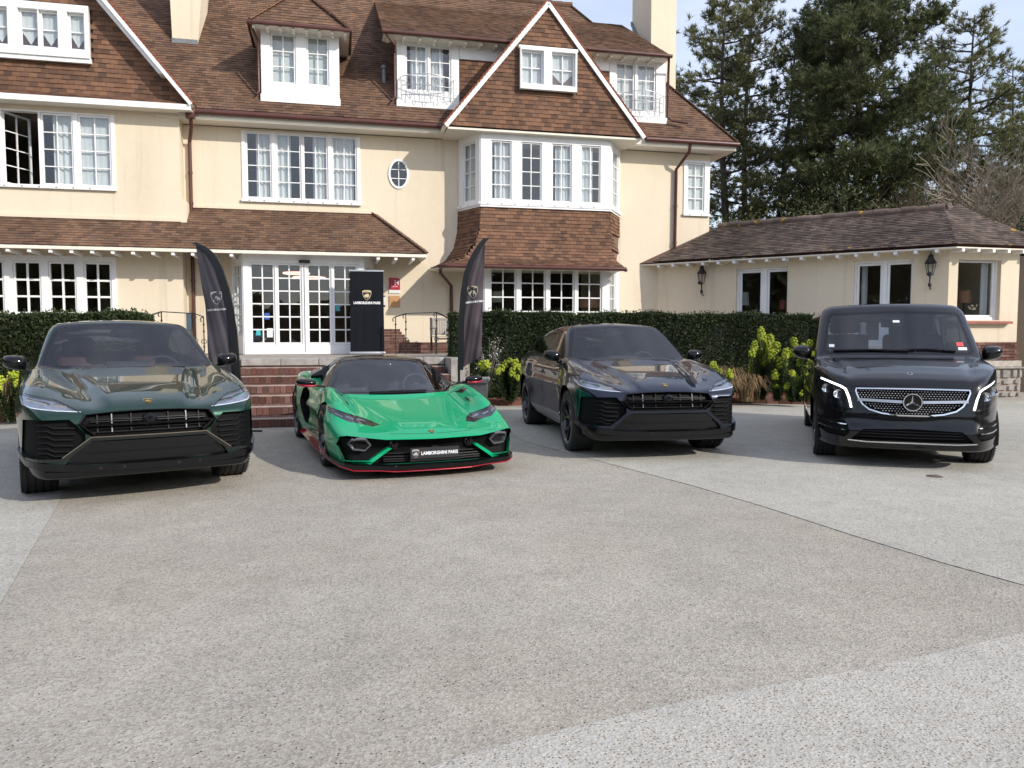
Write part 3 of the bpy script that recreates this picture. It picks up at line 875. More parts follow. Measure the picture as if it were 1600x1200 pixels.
for i in range(k):
    p = A.lerp(B, i / k); q = A.lerp(B, (i + 1.15) / k)
    hp.bar(p + Vector((0, 0, .035)), q + Vector((0, 0, .02)), .17, .03)
hp.build('hip_tiles', M_TILE, hotel, kind='stuff')

# --- right-hand gable
YG = -1.15
ga = H.pix(850, 2, YG); gl_ = H.pix(699, 192, YG); gr_ = H.pix(1003, 214, YG)
gmid = (gl_[0] + gr_[0]) / 2; gz = 6.74; gh = (gr_[0] - gl_[0]) / 2
GA = Vector((gmid, 0, ga[1] - .05))
tri = [(gmid - gh + .05, gz), (gmid + gh - .05, gz), (gmid, GA.z - .08)]
wg = opening(811, 74, 899, 147, YG)
rows_ = tile_rows((0, YG, 0), (1, 0, 0), (0, 0, 1), (0, -1, 0), tri, gauge=.107, tw=.172, th=.02)
hole = lambda Tt: wg[0] < (Tt[4] + Tt[5]) / 2 < wg[1] and wg[2] - .02 < Tt[6] + .04 < wg[3] - .02
rows_ = [Tt for Tt in rows_ if not hole(Tt)]
full = [Tt for Tt in rows_ if Tt[5] - Tt[4] > .16]
one = MB(); tile_geom(one, (Vector((0, 0, 0)), Vector((1, 0, 0)), Vector((0, 0, 1)), Vector((0, -1, 0)), 0, .168, 0, 0, .107 * 1.12, .02))
one_me = one.mesh('tile', M_TILEO)
single = set()
for i, Tt in enumerate(full[:300]):
    single.add(id(Tt))
    o = bpy.data.objects.new('tile', one_me)
    link(o, hotel, Matrix.Translation((Tt[4], YG, Tt[6])) @ Matrix.Rotation(random.uniform(-.012, .012), 4, 'Y') @ Matrix.Diagonal((1, Tt[9] / .02, 1, 1)))
mb = MB()
for Tt in rows_:
    if id(Tt) not in single: tile_geom(mb, Tt)
mb.build('gable_tiles', M_TILEH, hotel, kind='stuff')
mb = MB(); P = lambda t, y: (t[0], y, t[1])
wallb = []
mb.prism([P(t, YG + .02) for t in tri], (0, .12, 0)); mb.build('gable_board', M_BROWN, hotel)
lz0, lz1 = H.z(855, 133, YG), H.z(855, 86, YG)
make_window(hotel, I4, *wg, YG - .06, px_lights([(815, 845), (862, 894)], YG, 110), 2, 2, lz0, lz1, curtain=['full', 'heart'], sill=False, rail=.045, fdepth=.02, proud=.10, cy=.07)
mb = MB(); mb.box(wg[0] - .03, wg[1] + .03, YG - .14, YG - .02, wg[3] - .05, wg[3] + .02); mb.build('window_hood', M_WHITE, hotel)
# bottom closing board under the hung tiles and gable soffit
mb = MB(); mb.box(gmid - gh + .02, gmid + gh - .02, YG + .02, 0.0, gz - .085, gz - .035)
mb.build('soffit', M_SOFFIT, hotel)
ga_y = Y + (GA.z - ZE) / math.tan(PIT)
def gable_roof(apex, half, zbase, yf, yb, sidelist, over=0.10, m=M_TILE, tiles=True, barge=0.07, bdepth=.16):
    slab = MB(); vt = MB(); bg = MB()
    for sd in sidelist:
        A = Vector((apex.x, yf, apex.z)); B = Vector((apex.x + sd * half, yf, zbase))
        d = (B - A).normalized(); nrm = Vector((sd * -d.z if False else -d.z * sd, 0, abs(d.x)))
        nrm = Vector((sd * abs(d.z), 0, abs(d.x)))
        back = Vector((0, yb - yf, 0))
        up = nrm * .05
        slab.prism([A + up, B + up, B + up + back, A + up + back], nrm * -.10)
        k = int((B - A).length / .11)
        for i in range(k):
            p = A.lerp(B, i / k) + nrm * .075; q = A.lerp(B, (i + 1.1) / k) + nrm * .055
            vt.bar(p + Vector((0, .05, 0)), q + Vector((0, .05, 0)), .16, .035, up=nrm)
        bg.prism([A + nrm * .03, B + nrm * .03, B - nrm * barge, A - nrm * barge], (0, -.03, 0))
        if tiles:
            du = Vector((0, 1, 0)) if sd < 0 else Vector((0, -1, 0))
            L_ = (B - A).length; dep = abs(yb - yf)
            o = B + up + nrm * .005 + (Vector((0, 0, 0)) if sd < 0 else back)
            tiled('roof_tiles', o, du, -d, nrm, [(0, 0), (dep, 0), (dep, L_), (0, L_)], m, hotel)
    slab.build('gable_boarding', M_SOFFIT, hotel); vt.build('verge_tiles', M_VERGE, hotel, kind='stuff'); bg.build('bargeboard', M_WHITE, hotel)
gable_roof(GA, gh + .06, gz - .03, YG - .06, ga_y, (-1, 1))

# --- left wing gable
YLG = -.95
lb = H.pix(299, 163, YLG)
lt = H.pix(163, 0, YLG)
sl = (lt[1] - lb[1]) / (lb[0] - lt[0])
lu = H.u(64, 50, YLG); lhalf = lb[0] - lu
LA = Vector((lu, 0, lb[1] + sl * lhalf))
gable_roof(LA, lhalf, lb[1], YLG, Y + (LA.z - ZE) / math.tan(PIT), (-1, 1), barge=.05)
YT = -.55
zb_ = lb[1] - .03
wl = (H.u(-14, 50, YT), H.u(142, 50, YT), H.z(70, 90, YT), H.z(70, 8, YT))
trl = [(lu - lhalf + .05, zb_ + .10), (lb[0] - .10, zb_ + .10), (lu, LA.z - .06)]
rws = [Tt for Tt in tile_rows((0, YT, 0), (1, 0, 0), (0, 0, 1), (0, -1, 0), trl, gauge=.107, tw=.172, th=.02) if not (wl[0] < (Tt[4]+Tt[5])/2 < wl[1] and wl[2] - .02 < Tt[6] + .04 < wl[3] - .02)]
sk = Vector((0, -.36, -.2)).normalized(); skn = Vector((0, -.2, .36)).normalized()
rws += tile_rows((0, YT - .36, zb_ + .02), (1, 0, 0), -sk, Vector((0, -.48, .87)), [(lu - lhalf + .3, 0), (lb[0] - .12, 0), (lb[0] - .30, .42), (lu - lhalf + .3, .42)], gauge=.105, tw=.172)
mb = MB()
for Tt in rws: tile_geom(mb, Tt)
mb.build('gable_tiles', M_TILEH, hotel, kind='stuff')
mb = MB(); mb.prism([(t[0], YT + .03, t[1]) for t in trl], (0, .1, 0)); mb.build('gable_board', M_BROWN, hotel)
lz0, lz1 = H.z(66, 74, YT), H.z(66, 22, YT)
make_window(hotel, I4, *wl, YT - .07, px_lights([(-8, 13), (36, 60), (68, 91), (112, 132)], YT, 50), 1, 2, lz0, lz1, curtain='heart', sill=False, rail=.045, fdepth=.02, proud=.10, cy=.07)
mb = MB(); mb.box(wl[0] - .02, wl[1] + .02, YT - .13, YT - .05, wl[2] - .10, wl[2] + .01); mb.build('sill_board', M_WHITE, hotel)
mb = MB(); mb.box(lu - lhalf, lb[0] - .02, YLG + .02, YLG + .05, zb_ - .10, zb_ + .03)
mb.build('fascia', M_WHITE, hotel)
mb = MB(); mb.box(lu - lhalf, lb[0] - .02, YLG + .05, YL + .0, zb_ - .09, zb_ - .05); mb.box(UW, lb[0]-.02, YL, -.02, zb_ - .09, zb_ - .05)
mb.build('soffit', M_SOFFIT, hotel)
# decorative inner barge end
mb = MB(); q0 = H.pix(150, 0, YT - .2); q1 = H.pix(250, 118, YT - .2)
dq = Vector((q1[0] - q0[0], 0, q1[1] - q0[1])).normalized(); nq = Vector((-dq.z, 0, dq.x))
mb.prism([Vector((q0[0], YT - .34, q0[1])) , Vector((q1[0], YT - .34, q1[1])), Vector((q1[0] + .16, YT - .34, q1[1] + .0)), Vector((q0[0] + .16, YT - .34, q0[1] + .06))], (0, .34, 0))
mb.build('bargeboard', M_WHITE, hotel)

# --- dormer with two narrow windows and hipped roof
def on_roof_front(px, py): return on_roof(px, py)[1]
YD1 = -.19
fu0, fu1 = H.u(408, 100, YD1), H.u(530, 100, YD1)
ez1 = H.z(468, 42, YD1)
mb = MB(); mb.box(fu0 + .02, fu1 - .02, YD1 + .30, 3.0, 7.2, ez1); mb.build('dormer_cheek', M_BROWN, hotel)
zlo = roof_pt(YD1) - .04
wd = (fu0, fu1, H.z(468, 140, YD1), ez1)
make_window(hotel, I4, fu0, fu1, zlo, ez1 + .1, YD1, px_lights([(426, 459), (482, 511)], YD1, 90), 2, 3, H.z(468, 130, YD1), H.z(468, 58, YD1), curtain='blind', sill=False, rail=.05, cy=.16)
mb = MB(); mb.box(fu0 - .02, fu1 + .02, YD1 - .09, YD1 - .03, zlo - .04, zlo + .14); mb.build('sill_board', M_WHITE, hotel)
ye = YD1 - .42
eu0, eu1 = H.u(389, 36, ye), H.u(546, 42, ye); ez = H.z(468, 40, ye)
ap = rad(50); wd2 = (eu1 - eu0) / 2; um = (eu0 + eu1) / 2
rise = 1.15; run = .75
R0 = Vector((um, ye + run, ez + rise)); Rb = Vector((um, 4.0, ez + rise))
c1, c2 = Vector((eu0, ye, ez)), Vector((eu1, ye, ez))
b1, b2 = Vector((eu0, 2.5, ez)), Vector((eu1, 2.5, ez))
def facet(name, o, p, q, m=M_TILE):
    """tile a triangle/quad o-p eave with top points q"""
    o, p = Vector(o), Vector(p); du = (p - o); L_ = du.length; du.normalize()
    tops_ = [Vector(t) for t in q]; dv = tops_[0] - o; dv -= du * dv.dot(du); dv.normalize()
    poly = [(0, 0), (L_, 0)] + [((t - o).dot(du), (t - o).dot(dv)) for t in tops_]
    tiled(name, o, du, dv, du.cross(dv), poly, m, hotel)
    mb = MB(); nn = du.cross(dv) * -.03
    mb.poly([o + nn, p + nn] + [t + nn for t in tops_]); mb.build('dormer_boarding', M_BROWN, hotel)
facet('roof_tiles', c1, c2, [R0])
facet('roof_tiles', b1, c1, [R0, Rb][0:1] + [Rb])
facet('roof_tiles', c2, b2, [Rb, R0])
mb = MB()
for cc in (c1, c2):
    k = 13
    for i in range(k):
        p = cc.lerp(R0, i / k); q = cc.lerp(R0, (i + 1.15) / k)
        mb.bar(p + Vector((0, -.02, .05)), q + Vector((0, -.02, .03)), .13, .035)
mb.build('hip_tiles', M_TILEH, hotel, kind='stuff')
mb = MB(); mb.box(eu0, eu1, ye + .01, YD1, ez - .05, ez - .03); mb.box(eu0, fu0, YD1, 1.2, ez - .05, ez - .03); mb.box(fu1, eu1, YD1, 1.2, ez - .05, ez - .03)
for i in range(8): mb.box(eu0 + .1 + i * (eu1 - eu0 - .2) / 7 - .035, eu0 + .1 + i * (eu1 - eu0 - .2) / 7 + .035, ye + .02, YD1 - .035, ez - .12, ez - .05)
mb.build('soffit', M_SOFFIT, hotel)
gutter([(eu0 - .03, 1.0, ez - .02), (eu0 - .03, ye - .04, ez - .02), (eu1 + .03, ye - .04, ez - .02), (eu1 + .03, 1.0, ez - .02)], .05)

# --- long dormer running behind the gable
YD2 = -.08
zl2 = roof_pt(YD2) - .05
la, lb2 = H.u(620, 100, YD2), H.u(1040, 140, YD2)
ye2 = -.52
le0, le1, lez = H.u(598, 48, ye2), H.u(1048, 88, ye2), H.z(820, 67, ye2)
tz = lez - .08
mb = MB(); mb.box(la + .02, lb2 - .02, YD2 + .30, 3.2, 7.2, tz); mb.build('dormer_cheek', M_BROWN, hotel)
w2 = (la, H.u(717, 110, YD2)); w3 = (H.u(952, 140, YD2), lb2)
make_window(hotel, I4, w2[0], w2[1], zl2, tz, YD2, px_lights([(636, 665), (673, 702)], YD2, 108), 2, 3, H.z(668, 141, YD2), H.z(668, 74, YD2), curtain='sides', sill=False, rail=.05)
make_window(hotel, I4, w3[0], w3[1], zl2, tz, YD2, px_lights([(964, 989), (997, 1022)], YD2, 135), 2, 3, H.z(993, 171, YD2), H.z(993, 102, YD2), curtain='full', sill=False, rail=.05)
for w_ in (w2, w3):
    mb = MB(); mb.box(w_[0] - .02, w_[1] + .02, YD2 - .09, YD2 - .03, zl2 - .03, zl2 + .13); mb.build('sill_board', M_WHITE, hotel)
tm = MB()
for Tt in tile_rows((0, YD2, 0), (1, 0, 0), (0, 0, 1), (0, -1, 0), [(w2[1] + .01, zl2), (w3[0] - .01, zl2), (w3[0] - .01, tz - .33), (w2[1] + .01, tz - .33)], gauge=.107, tw=.172, th=.02): tile_geom(tm, Tt)
tm.build('dormer_tiles', M_TILEH, hotel, kind='stuff')
mb = MB(); mb.box(w2[1] + .01, w3[0] - .01, YD2 - .03, YD2 + .02, tz - .32, tz - .002); mb.build('fascia', M_WHITE, hotel)
mb = MB(); mb.box(w2[1] + .01, w3[0] - .01, YD2 + .02, YD2 + .1, zl2, tz - .004); mb.build('dormer_board', M_BROWN, hotel)
mb = MB(); mb.box(le0 + .02, le1 - .02, ye2 + .02, YD2 + .1, tz + .002, tz + .03)
k = int((le1 - le0) / .4)
for i in range(k): mb.box(le0 + .1 + i * .4, le0 + .17 + i * .4, ye2 + .04, YD2 - .035, tz - .07, tz)
mb.build('soffit', M_SOFFIT, hotel)
a2 = rad(31); yend = (ZE - Y * math.tan(PIT) - lez + ye2 * math.tan(a2)) / (math.tan(a2) - math.tan(PIT))
slope_tiles('roof_tiles', ye2, lez, a2, [(le0, ye2), (le1, ye2), (le1, yend + .05), (le0, yend + .05)])
mb = MB(); mb.prism([(le0, ye2, lez - .02), (le1, ye2, lez - .02), (le1, yend, lez + (yend - ye2) * math.tan(a2) - .02), (le0, yend, lez + (yend - ye2) * math.tan(a2) - .02)], (0, 0, -.05)); mb.build('dormer_boarding', M_BROWN, hotel)
gutter([(le0 - .02, ye2 - .05, lez - .03), (le1 + .02, ye2 - .05, lez - .03)], .05)

# --- little wrought balconies
def balconet(u0, u1, zb, y):
    mb = MB(); um = (u0 + u1) / 2; w_ = u1 - u0
    bow = lambda t: -.16 * math.sin(math.pi * t)
    for zz_, lift in ((zb + .62, .07), (zb + .40, .0), (zb + .16, -.02)):
        mb.tube([(u0 + w_ * t, y - .05 + bow(t), zz_ + lift * math.sin(math.pi * t)) for t in [i / 12 for i in range(13)]], .011, 6)
    for i in range(1, 10):
        t = i / 10
        mb.tube([(u0 + w_*t, y - .05 + bow(t), zb + .64 + .06 * math.sin(math.pi * t)), (u0 + w_*t, y - .05 + bow(t), zb + .16), (u0 + w_*t + (.05 if i % 2 else -.05), y - .05 + bow(t) - .03, zb + .05)], .009, 5)
    for u in (u0, u1):
        mb.tube([(u, y + .04, zb + .62), (u, y - .06, zb + .62), (u, y - .06, zb + .12)], .011, 6)
    mb.build('balcony_rail', M_GALV, hotel, smooth=60)
balconet(H.u(626, 128, YD2), H.u(708, 128, YD2), zl2 + .10, YD2 - .06)
balconet(H.u(972, 158, YD2), H.u(1034, 158, YD2), zl2 + .10, YD2 - .06)

# --- chimneys
def chimney(u0, u1, y0, y1, z0, z1, tap=0.0):
    mb = MB(); k = tap
    mb.add([(u0, y0, z0), (u1, y0, z0), (u1, y1, z0), (u0, y1, z0), (u0 - k*.3, y0, z1), (u1 + k, y0, z1), (u1 + k, y1, z1), (u0 - k*.3, y1, z1)],
           [(0,3,2,1),(4,5,6,7),(0,1,5,4),(1,2,6,5),(2,3,7,6),(3,0,4,7)])
    o = mb.build('chimney', M_STUC, hotel)
    f = MB(); f.box(u0 - .02, u1 + .02, y0 - .03, y0 - .004, z0, z0 + .0); 
    return o
cu0, cy0, cz0 = on_roof(270, 66); cu1 = H.u(307, 60, cy0)
chimney(cu0, cu1, cy0, cy0 + 1.0, cz0 - .3, cz0 + 3.4, .35)
mb = MB(); mb.box(cu0 - .02, cu1 + .03, cy0 - .035, cy0 - .005, cz0 - .02, cz0 + .10); mb.build('flashing', M_LEAD, hotel)
ca, cay = H.u(1018, 85, 1.9), 1.9
cb_ = H.u(1056, 100, cay)
chimney(ca - .02, cb_, cay, cay + 1.55, 8.2, 13.6)
mb = MB(); mb.prism([(ca - .1, cay - .03, 9.6), (ca - .03, cay - .03, 9.6), (ca - .03, cay + 1.5, 11.5), (ca - .1, cay + 1.5, 11.5)], (0, 0, .12)); mb.build('flashing', M_LEAD, hotel)
# vent pipe on the slope
vu, vy, vz = on_roof(600, 128); mb = MB(); mb.tube([(vu, vy, vz - .1), (vu, vy, vz + .33)], .06, 12); mb.tube([(vu, vy, vz + .34), (vu, vy, vz + .42)], .085, 12)
mb.build('vent_pipe', M_LEAD, hotel, smooth=40)

# --- downpipes
def pipe(pts, r=.045):
    mb = MB(); P = [Vector(p) for p in pts]; mb.tube(P, r, 10)
    for a, b in zip(P, P[1:]):
        if abs(a.z - b.z) > 1.2:
            n_ = int(abs(a.z - b.z) / 1.1)
            for i in range(1, n_ + 1):
                c_ = a.lerp(b, i / (n_ + 1)); mb.tube([c_ - Vector((0, 0, .025)), c_ + Vector((0, 0, .025))], r + .012, 10)
    mb.build('downpipe', M_BROWN, hotel, smooth=40)
xg = UW + .16
mb = MB(); mb.rbox((UW + .28, Y - .05, ZE - .16), (.2, .16, .22), .02, taper=1.1); mb.build('rainwater_head', M_BROWN, hotel, smooth=40)
pipe([(UW + .28, Y - .02, ZE - .25), (UW + .28, Y + .06, ZE - .42), (xg, -.08, ZE - .72), (xg, -.08, 4.0)])
pipe([(xg, -.08, 3.75), (xg, -.08, ZT)])
u_ = H.u(1066, 240, -.1)
pipe([(u_ + .02, Y - .03, ZE - .12), (u_ + .02, Y + .05, ZE - .35), (u_ - .17, -.08, ZE - .75), (u_ - .2, -.08, ZT)])
u_ = H.u(706, 430, -.1)
pipe([(AE0 + .02, YA + .35, AZ - .1), (AE0 + .02, YA + .4, AZ - .2), (u_ - .02, -.08, AZ - .45), (u_, -.08, ZT)])
pipe([(le0 + .06, ye2 - .02, lez - .07), (la - .06, ye2 + .1, lez - .3), (la - .06, YD2 - .05, lez - .4), (la - .06, YD2 - .05, zl2 + .2), (la - .16, YD2 - .2, zl2 + .05)], .03)
pipe([(eu0 + .02, ye + .05, ez - .05), (fu0 - .06, YD1 - .05, ez - .3), (fu0 - .06, YD1 - .05, zlo + .2), (fu0 - .12, YD1 - .12, zlo + .1)], .03)
pipe([(le1 - .06, ye2 - .02, lez - .07), (lb2 + .05, YD2 - .06, lez - .35), (lb2 + .05, YD2 - .06, zl2 + .15), (lb2 + .12, YD2 - .22, zl2 + .02), (lb2 + .55, YD2 - .3, zl2 - .03)], .035)

# --- brick plinth along the terrace
mb = MB(); zp = 1.28; core = MB()
u0p, u1p = DW1 + .05, H.u(712, 540, 0)
core.box(u0p, u1p, -.085, -.004, ZT, zp); 
r_ = 0
z = ZT
while z < zp - .03:
    u = u0p - (.11 if r_ % 2 else 0)
    top = zp
    while u < u1p:
        a, b = max(u, u0p), min(u + .215, u1p)
        if b - a > .03: mb.box(a, b, -.095 + random.uniform(-.003, .003), -.03, z, z + .062)
        u += .225
    z += .073; r_ += 1
z = zp
u2p = H.u(640, 520, 0)
k = 0
while z < 1.62:
    u = u0p - (.11 if r_ % 2 else 0); ue = u2p - .1 * k + random.uniform(-.03, .03)
    while u < ue:
        a, b = max(u, u0p), min(u + .215, ue)
        if b - a > .03: mb.box(a, b, -.012, .02, z, z + .062)
        u += .225
    z += .073; r_ += 1; k += .6
mb.build('plinth_bricks', M_BRICKI, hotel, kind='stuff'); core.build('plinth_mortar', M_MORTAR, hotel)

# --- lamps seen through the ground-floor windows
def room_lamp(px, py, yl, r, h, col, glow, stem=1.0):
    u, z = H.pix(px, py, yl)
    e = empty('table_lamp', H.M @ Matrix.Translation((u, yl, z)))
    s = MB(); s.lathe([(r * .92, h / 2), (r, -h / 2)], 20); s.build('lamp_shade', emit_mat('lit_lamp_shade', col, glow) if glow else pmat('lamp_shade_fabric', col, .8, var=.05), e, smooth=60)
    s = MB(); s.tube([(0, 0, -stem), (0, 0, h * .3)], .018, 8); s.lathe([(0, -stem), (.11, -stem), (.10, -stem + .02), (0, -stem + .03)], 16); s.build('lamp_stand', M_BLACKIRON, e, smooth=50)
    return e
zf = lambda e: e
l1 = room_lamp(777, 464, .5, .17, .30, (.62, .70, .58), 0, H.z(777, 464, .5) - ZT)
tag(l1, 'lamp with a pale green shade behind the ground floor bay window', 'lamp')
l2 = room_lamp(921, 473, .6, .30, .28, (.45, .26, .17), .05, H.z(921, 473, .6) - ZT)
tag(l2, 'lamp with a wide brown drum shade behind the ground floor bay window', 'lamp')
# ---------------------------------------------------------------- single-storey wing angled towards the camera
WE = 3.50
Wf = Frame((10.42, 17.37, 0), -34.5)                 # eave line of the long side; u runs to the right and forward
wing = empty('dining_wing', Wf.M, 'single-storey cream dining wing with weathered mossy tile roof on the right', 'building wing')
OV = .42                                             # eave overhang: wall face lies at y = OV
uL = Wf.u(1018, 409, 0); uE = Wf.u(1495, 381, 0)
zr = Wf.z(1475, 328, 1.75); yr = 1.75
pitch = math.atan((zr - WE) / yr)
PW = lambda px, py, y=OV: Wf.pix(px, py, y)
w1 = (Wf.u(1150, 455, OV), Wf.u(1230, 455, OV), 1.2, Wf.z(1190, 418, OV))
w2_ = (Wf.u(1334, 445, OV), Wf.u(1426, 440, OV), 1.2, Wf.z(1380, 406, OV))
uA = uL - 2.5; uB = Wf.u(1482, 440, OV)
mb = MB(); wallplate(mb, uA, uB, -.05, WE - .02, OV, OV + .25, [w1, w2_])
# end bay facing the camera
Ef = Frame(Wf.world(uB, OV, 0), 11)
e1 = Ef.u(1592, 440, 0)
Mrel = Wf.M.inverted() @ Ef.M
mbE = MB(); we = (Ef.u(1496, 455, 0), Ef.u(1563, 455, 0), Ef.z(1530, 500, 0), Ef.z(1530, 406, 0))
wallplate(mbE, 0.0, e1, 1.05, WE - .02, 0, .25, [we])
mbE.box(e1 - .25, e1, .25, 5, 0, WE - .02)
mb.build('wall', M_STUC, wing); mbE.build('wall', M_STUC, wing, M=Mrel)
# brick band and rubble base of the bay
mb = MB(); z = Ef.z(1550, 563, -.1); zt_ = Ef.z(1550, 534, -.1)
zb0 = z
core = MB(); core.box(-.02, e1 + .02, -.0, .3, 0.0, 1.06)
core.build('plinth_mortar', M_MORTAR, wing, M=Mrel)
bme = MB(); bme.box(0, .215, 0, .09, 0, .060); bme = bme.mesh('brick', M_BRICK)
r_ = 0; hgt = (zt_ - zb0); nrow = max(4, int(hgt / .072))
for i in range(nrow):
    u = .0 - (.11 if i % 2 else 0)
    while u < e1:
        a, b = max(u, -.02), min(u + .215, e1 + .02)
        if b - a > .05:
            o = bpy.data.objects.new('brick', bme)
            link(o, wing, Mrel @ Matrix.Translation((a, -.06 + random.uniform(-.004, .004), zb0 + hgt * i / nrow)) @ Matrix.Diagonal(((b - a) / .215, 1, hgt / nrow / .072, 1)))
        u += .225
mb = MB(); mb.box(-.05, e1 + .05, -.12, .1, zb0 - .15, zb0 - .01); mb.build('stone_ledge', pmat('pale_ledge_stone', (.42, .38, .32), .85, var=.25, scale=9, bump=.4), wing, M=Mrel)
mb = MB(); mb.box(-.06, e1 + .06, -.20, .1, zb0 - .19, zb0 - .155); mb.build('stone_ledge', M_STONE, wing, M=Mrel)
rnd = random.Random(3)
z = 0.0
core = MB(); core.box(-.04, e1 + .04, -.12, .1, 0, zb0 - .19); core.build('plinth_mortar', M_MORTAR, wing, M=Mrel)
rowz = [0, .14, .30, .44, zb0 - .20]
for j in range(4):
    u = -.05
    while u < e1:
        wd_ = rnd.uniform(.16, .36); b = min(u + wd_, e1 + .05)
        if b - u > .06:
            sb = MB(); z0, z1 = rowz[j] + .012, rowz[j + 1] - .012; k = rnd.uniform
            pts = [(u + .01 + k(0, .03), z0 + k(0, .02)), ((u+b)/2 + k(-.03, .03), z0 + k(-.01, .015)), (b - .012 - k(0, .03), z0 + k(0, .02)), (b - .01 - k(0, .02), z1 - k(0, .03)), ((u+b)/2 + k(-.03, .03), z1 - k(-.01, .015)), (u + .01 + k(0, .02), z1 - k(0, .03))]
            cx_, cz_ = sum(p[0] for p in pts)/6, sum(p[1] for p in pts)/6; yf = -.15 - k(0, .03)
            outer = [(p[0], -.11, p[1]) for p in pts]; inner = [(cx_ + (p[0]-cx_)*.8, yf, cz_ + (p[1]-cz_)*.8) for p in pts]
            sb.add(outer + inner, [tuple(range(6, 12))] + [(i, (i+1) % 6, 6 + (i+1) % 6, 6 + i) for i in range(6)])
            sb.build('stone', M_STONE, wing, M=Mrel)
        u = b
# roof: long side, splayed hip, end facet
c, s = math.cos(pitch), math.sin(pitch)
z_e = WE + .04
ridgeL = Wf.u(1080, 362, yr)
rdgE = Wf.u(1475, 328, yr)
wt = []
for Tt in tile_rows((0, 0, z_e), (1, 0, 0), (0, c, s), (0, -s, c), [(uL, 0), (uE, 0), (rdgE, yr / c), (uL + 1.3, yr / c)], gauge=.10): wt.append(Tt)
# end facet in wing coordinates
e_loc = lambda u, y, z: Mrel @ Vector((u, y, z))
P0 = Vector((uE, 0, z_e))
far = e_loc(e1 + .45, -.30, 0); P1 = Vector((far.x, far.y, z_e))
R0 = Vector((rdgE, yr, z_e + zr - WE)); 
r1 = e_loc(e1 - .55, 1.45, 0); R1 = Vector((r1.x, r1.y, R0.z))
du = P1 - P0; L_ = du.length; du.normalize(); dv = R0 - P0; dv -= du * dv.dot(du); dv.normalize()
for Tt in tile_rows(P0, du, dv, du.cross(dv), [(0, 0), (L_, 0), ((R1 - P0).dot(du), (R1 - P0).dot(dv)), ((R0 - P0).dot(du), (R0 - P0).dot(dv))], gauge=.10): wt.append(Tt)
# the tiles that show largest are objects of their own, the rest joined
wone = MB(); tile_geom(wone, (Vector((0, 0, 0)), Vector((1, 0, 0)), Vector((0, 0, 1)), Vector((0, -1, 0)), 0, .161, 0, 0, .112, .017)); wone = wone.mesh('tile', M_TILEWO)
def cam_dist(Tt): return ((Wf.M @ (Tt[0] + Tt[1] * Tt[4] + Tt[2] * Tt[6])) - CAMP).length
order = sorted([Tt for Tt in wt if Tt[5] - Tt[4] > .155], key=cam_dist)[:300]; own = {id(Tt) for Tt in order}
for Tt in order:
    o_, du_, dv_, n_ = Tt[0], Tt[1], Tt[2], Tt[3]; p = o_ + du_ * Tt[4] + dv_ * Tt[6]
    M_ = Matrix(((du_.x, -n_.x, dv_.x, p.x), (du_.y, -n_.y, dv_.y, p.y), (du_.z, -n_.z, dv_.z, p.z), (0, 0, 0, 1)))
    link(bpy.data.objects.new('tile', wone), wing, M_ @ Matrix.Rotation(random.uniform(-.015, .015), 4, 'Y') @ Matrix.Diagonal((1, Tt[9] / .017, 1, 1)))
mbt = MB()
for Tt in wt:
    if id(Tt) not in own: tile_geom(mbt, Tt)
mbt.build('roof_tiles', M_TILEW, wing, kind='stuff')
# little security camera and lamp under the eave
u, z = Wf.pix(1122, 406, OV - .08); mb = MB(); mb.rbox((u, OV - .14, z - .02), (.10, .24, .09), .02); mb.tube([(u, OV - .05, z), (u, OV, z + .05)], .02, 8)
mb.build('security_camera', M_BLACKIRON, wing, smooth=40)
u, z = Wf.pix(1135, 408, OV - .08); mb = MB(); mb.lathe([(0, -.07), (.05, -.06), (.075, -.02), (.08, .03), (.03, .05)], 16, 'z', (u, OV - .09, z)); mb.box(u - .02, u + .02, OV - .08, OV, z + .02, z + .05); mb.build('eave_lamp', M_SOFFIT, wing, smooth=40)
far2 = e_loc(e1 + .45, 5, 0); P2 = Vector((far2.x, far2.y, z_e))
mb = MB(); dn = Vector((0, 0, -.03))
mb.poly([Vector((uL - 2.5, 0, z_e)) + dn, P0 + dn, R0 + dn, Vector((uL - 2.5, yr, R0.z)) + dn])
mb.poly([P0 + dn, P1 + dn, R1 + dn, R0 + dn]); mb.poly([P1 + dn, P2 + dn, R1 + dn])
mb.poly([Vector((uL - 2.5, yr, R0.z)) + dn, R0 + dn, R1 + dn, P2 + dn, Vector((uL - 2.5, yr + 5, R0.z)) + dn])
mb.build('roof_boarding', M_BROWN, wing)
# hip to the house side
hipm = MB(); A = Vector((uL, 0, z_e)); B = Vector((uL + 1.3, yr, R0.z))
rt = MB(); rt.tube([(0, 0, 0), (.34, 0, 0)], .105, 10); rtm = rt.mesh('ridge_tile', M_RIDGEW, 40)
def ridge_run(A, B, r=.34, lift=.0):
    d = (B - A); k = max(1, int(d.length / .31)); d.normalize()
    q = Vector((1, 0, 0)).rotation_difference(d).to_matrix().to_4x4()
    for i in range(k):
        o = bpy.data.objects.new('ridge_tile', rtm)
        link(o, wing, Matrix.Translation(A + d * (B - A).length * i / k + Vector((0, 0, lift + (i % 2) * .012 + random.uniform(0, .008)))) @ q)
ridge_run(Vector((uL + 1.3, yr, R0.z)), R0); ridge_run(R0, R1); ridge_run(R1, P1, lift=.0)
mb = MB()
mb.prism([Vector((uL - 2.5, .02, WE - .05)), Vector((uE, .02, WE - .05)), P1 + Vector((-.03, .03, -.09 - .0)), P2 + Vector((0, 0, -.09)), Vector((uL - 2.5, OV + .2, WE - .05))], (0, 0, .03))
mb.build('soffit', M_SOFFIT, wing)
mb = MB(); u = uL + .15
while u < uE - .1:
    mb.box(u, u + .075, .03, OV, WE - .125, WE - .055); u += .43
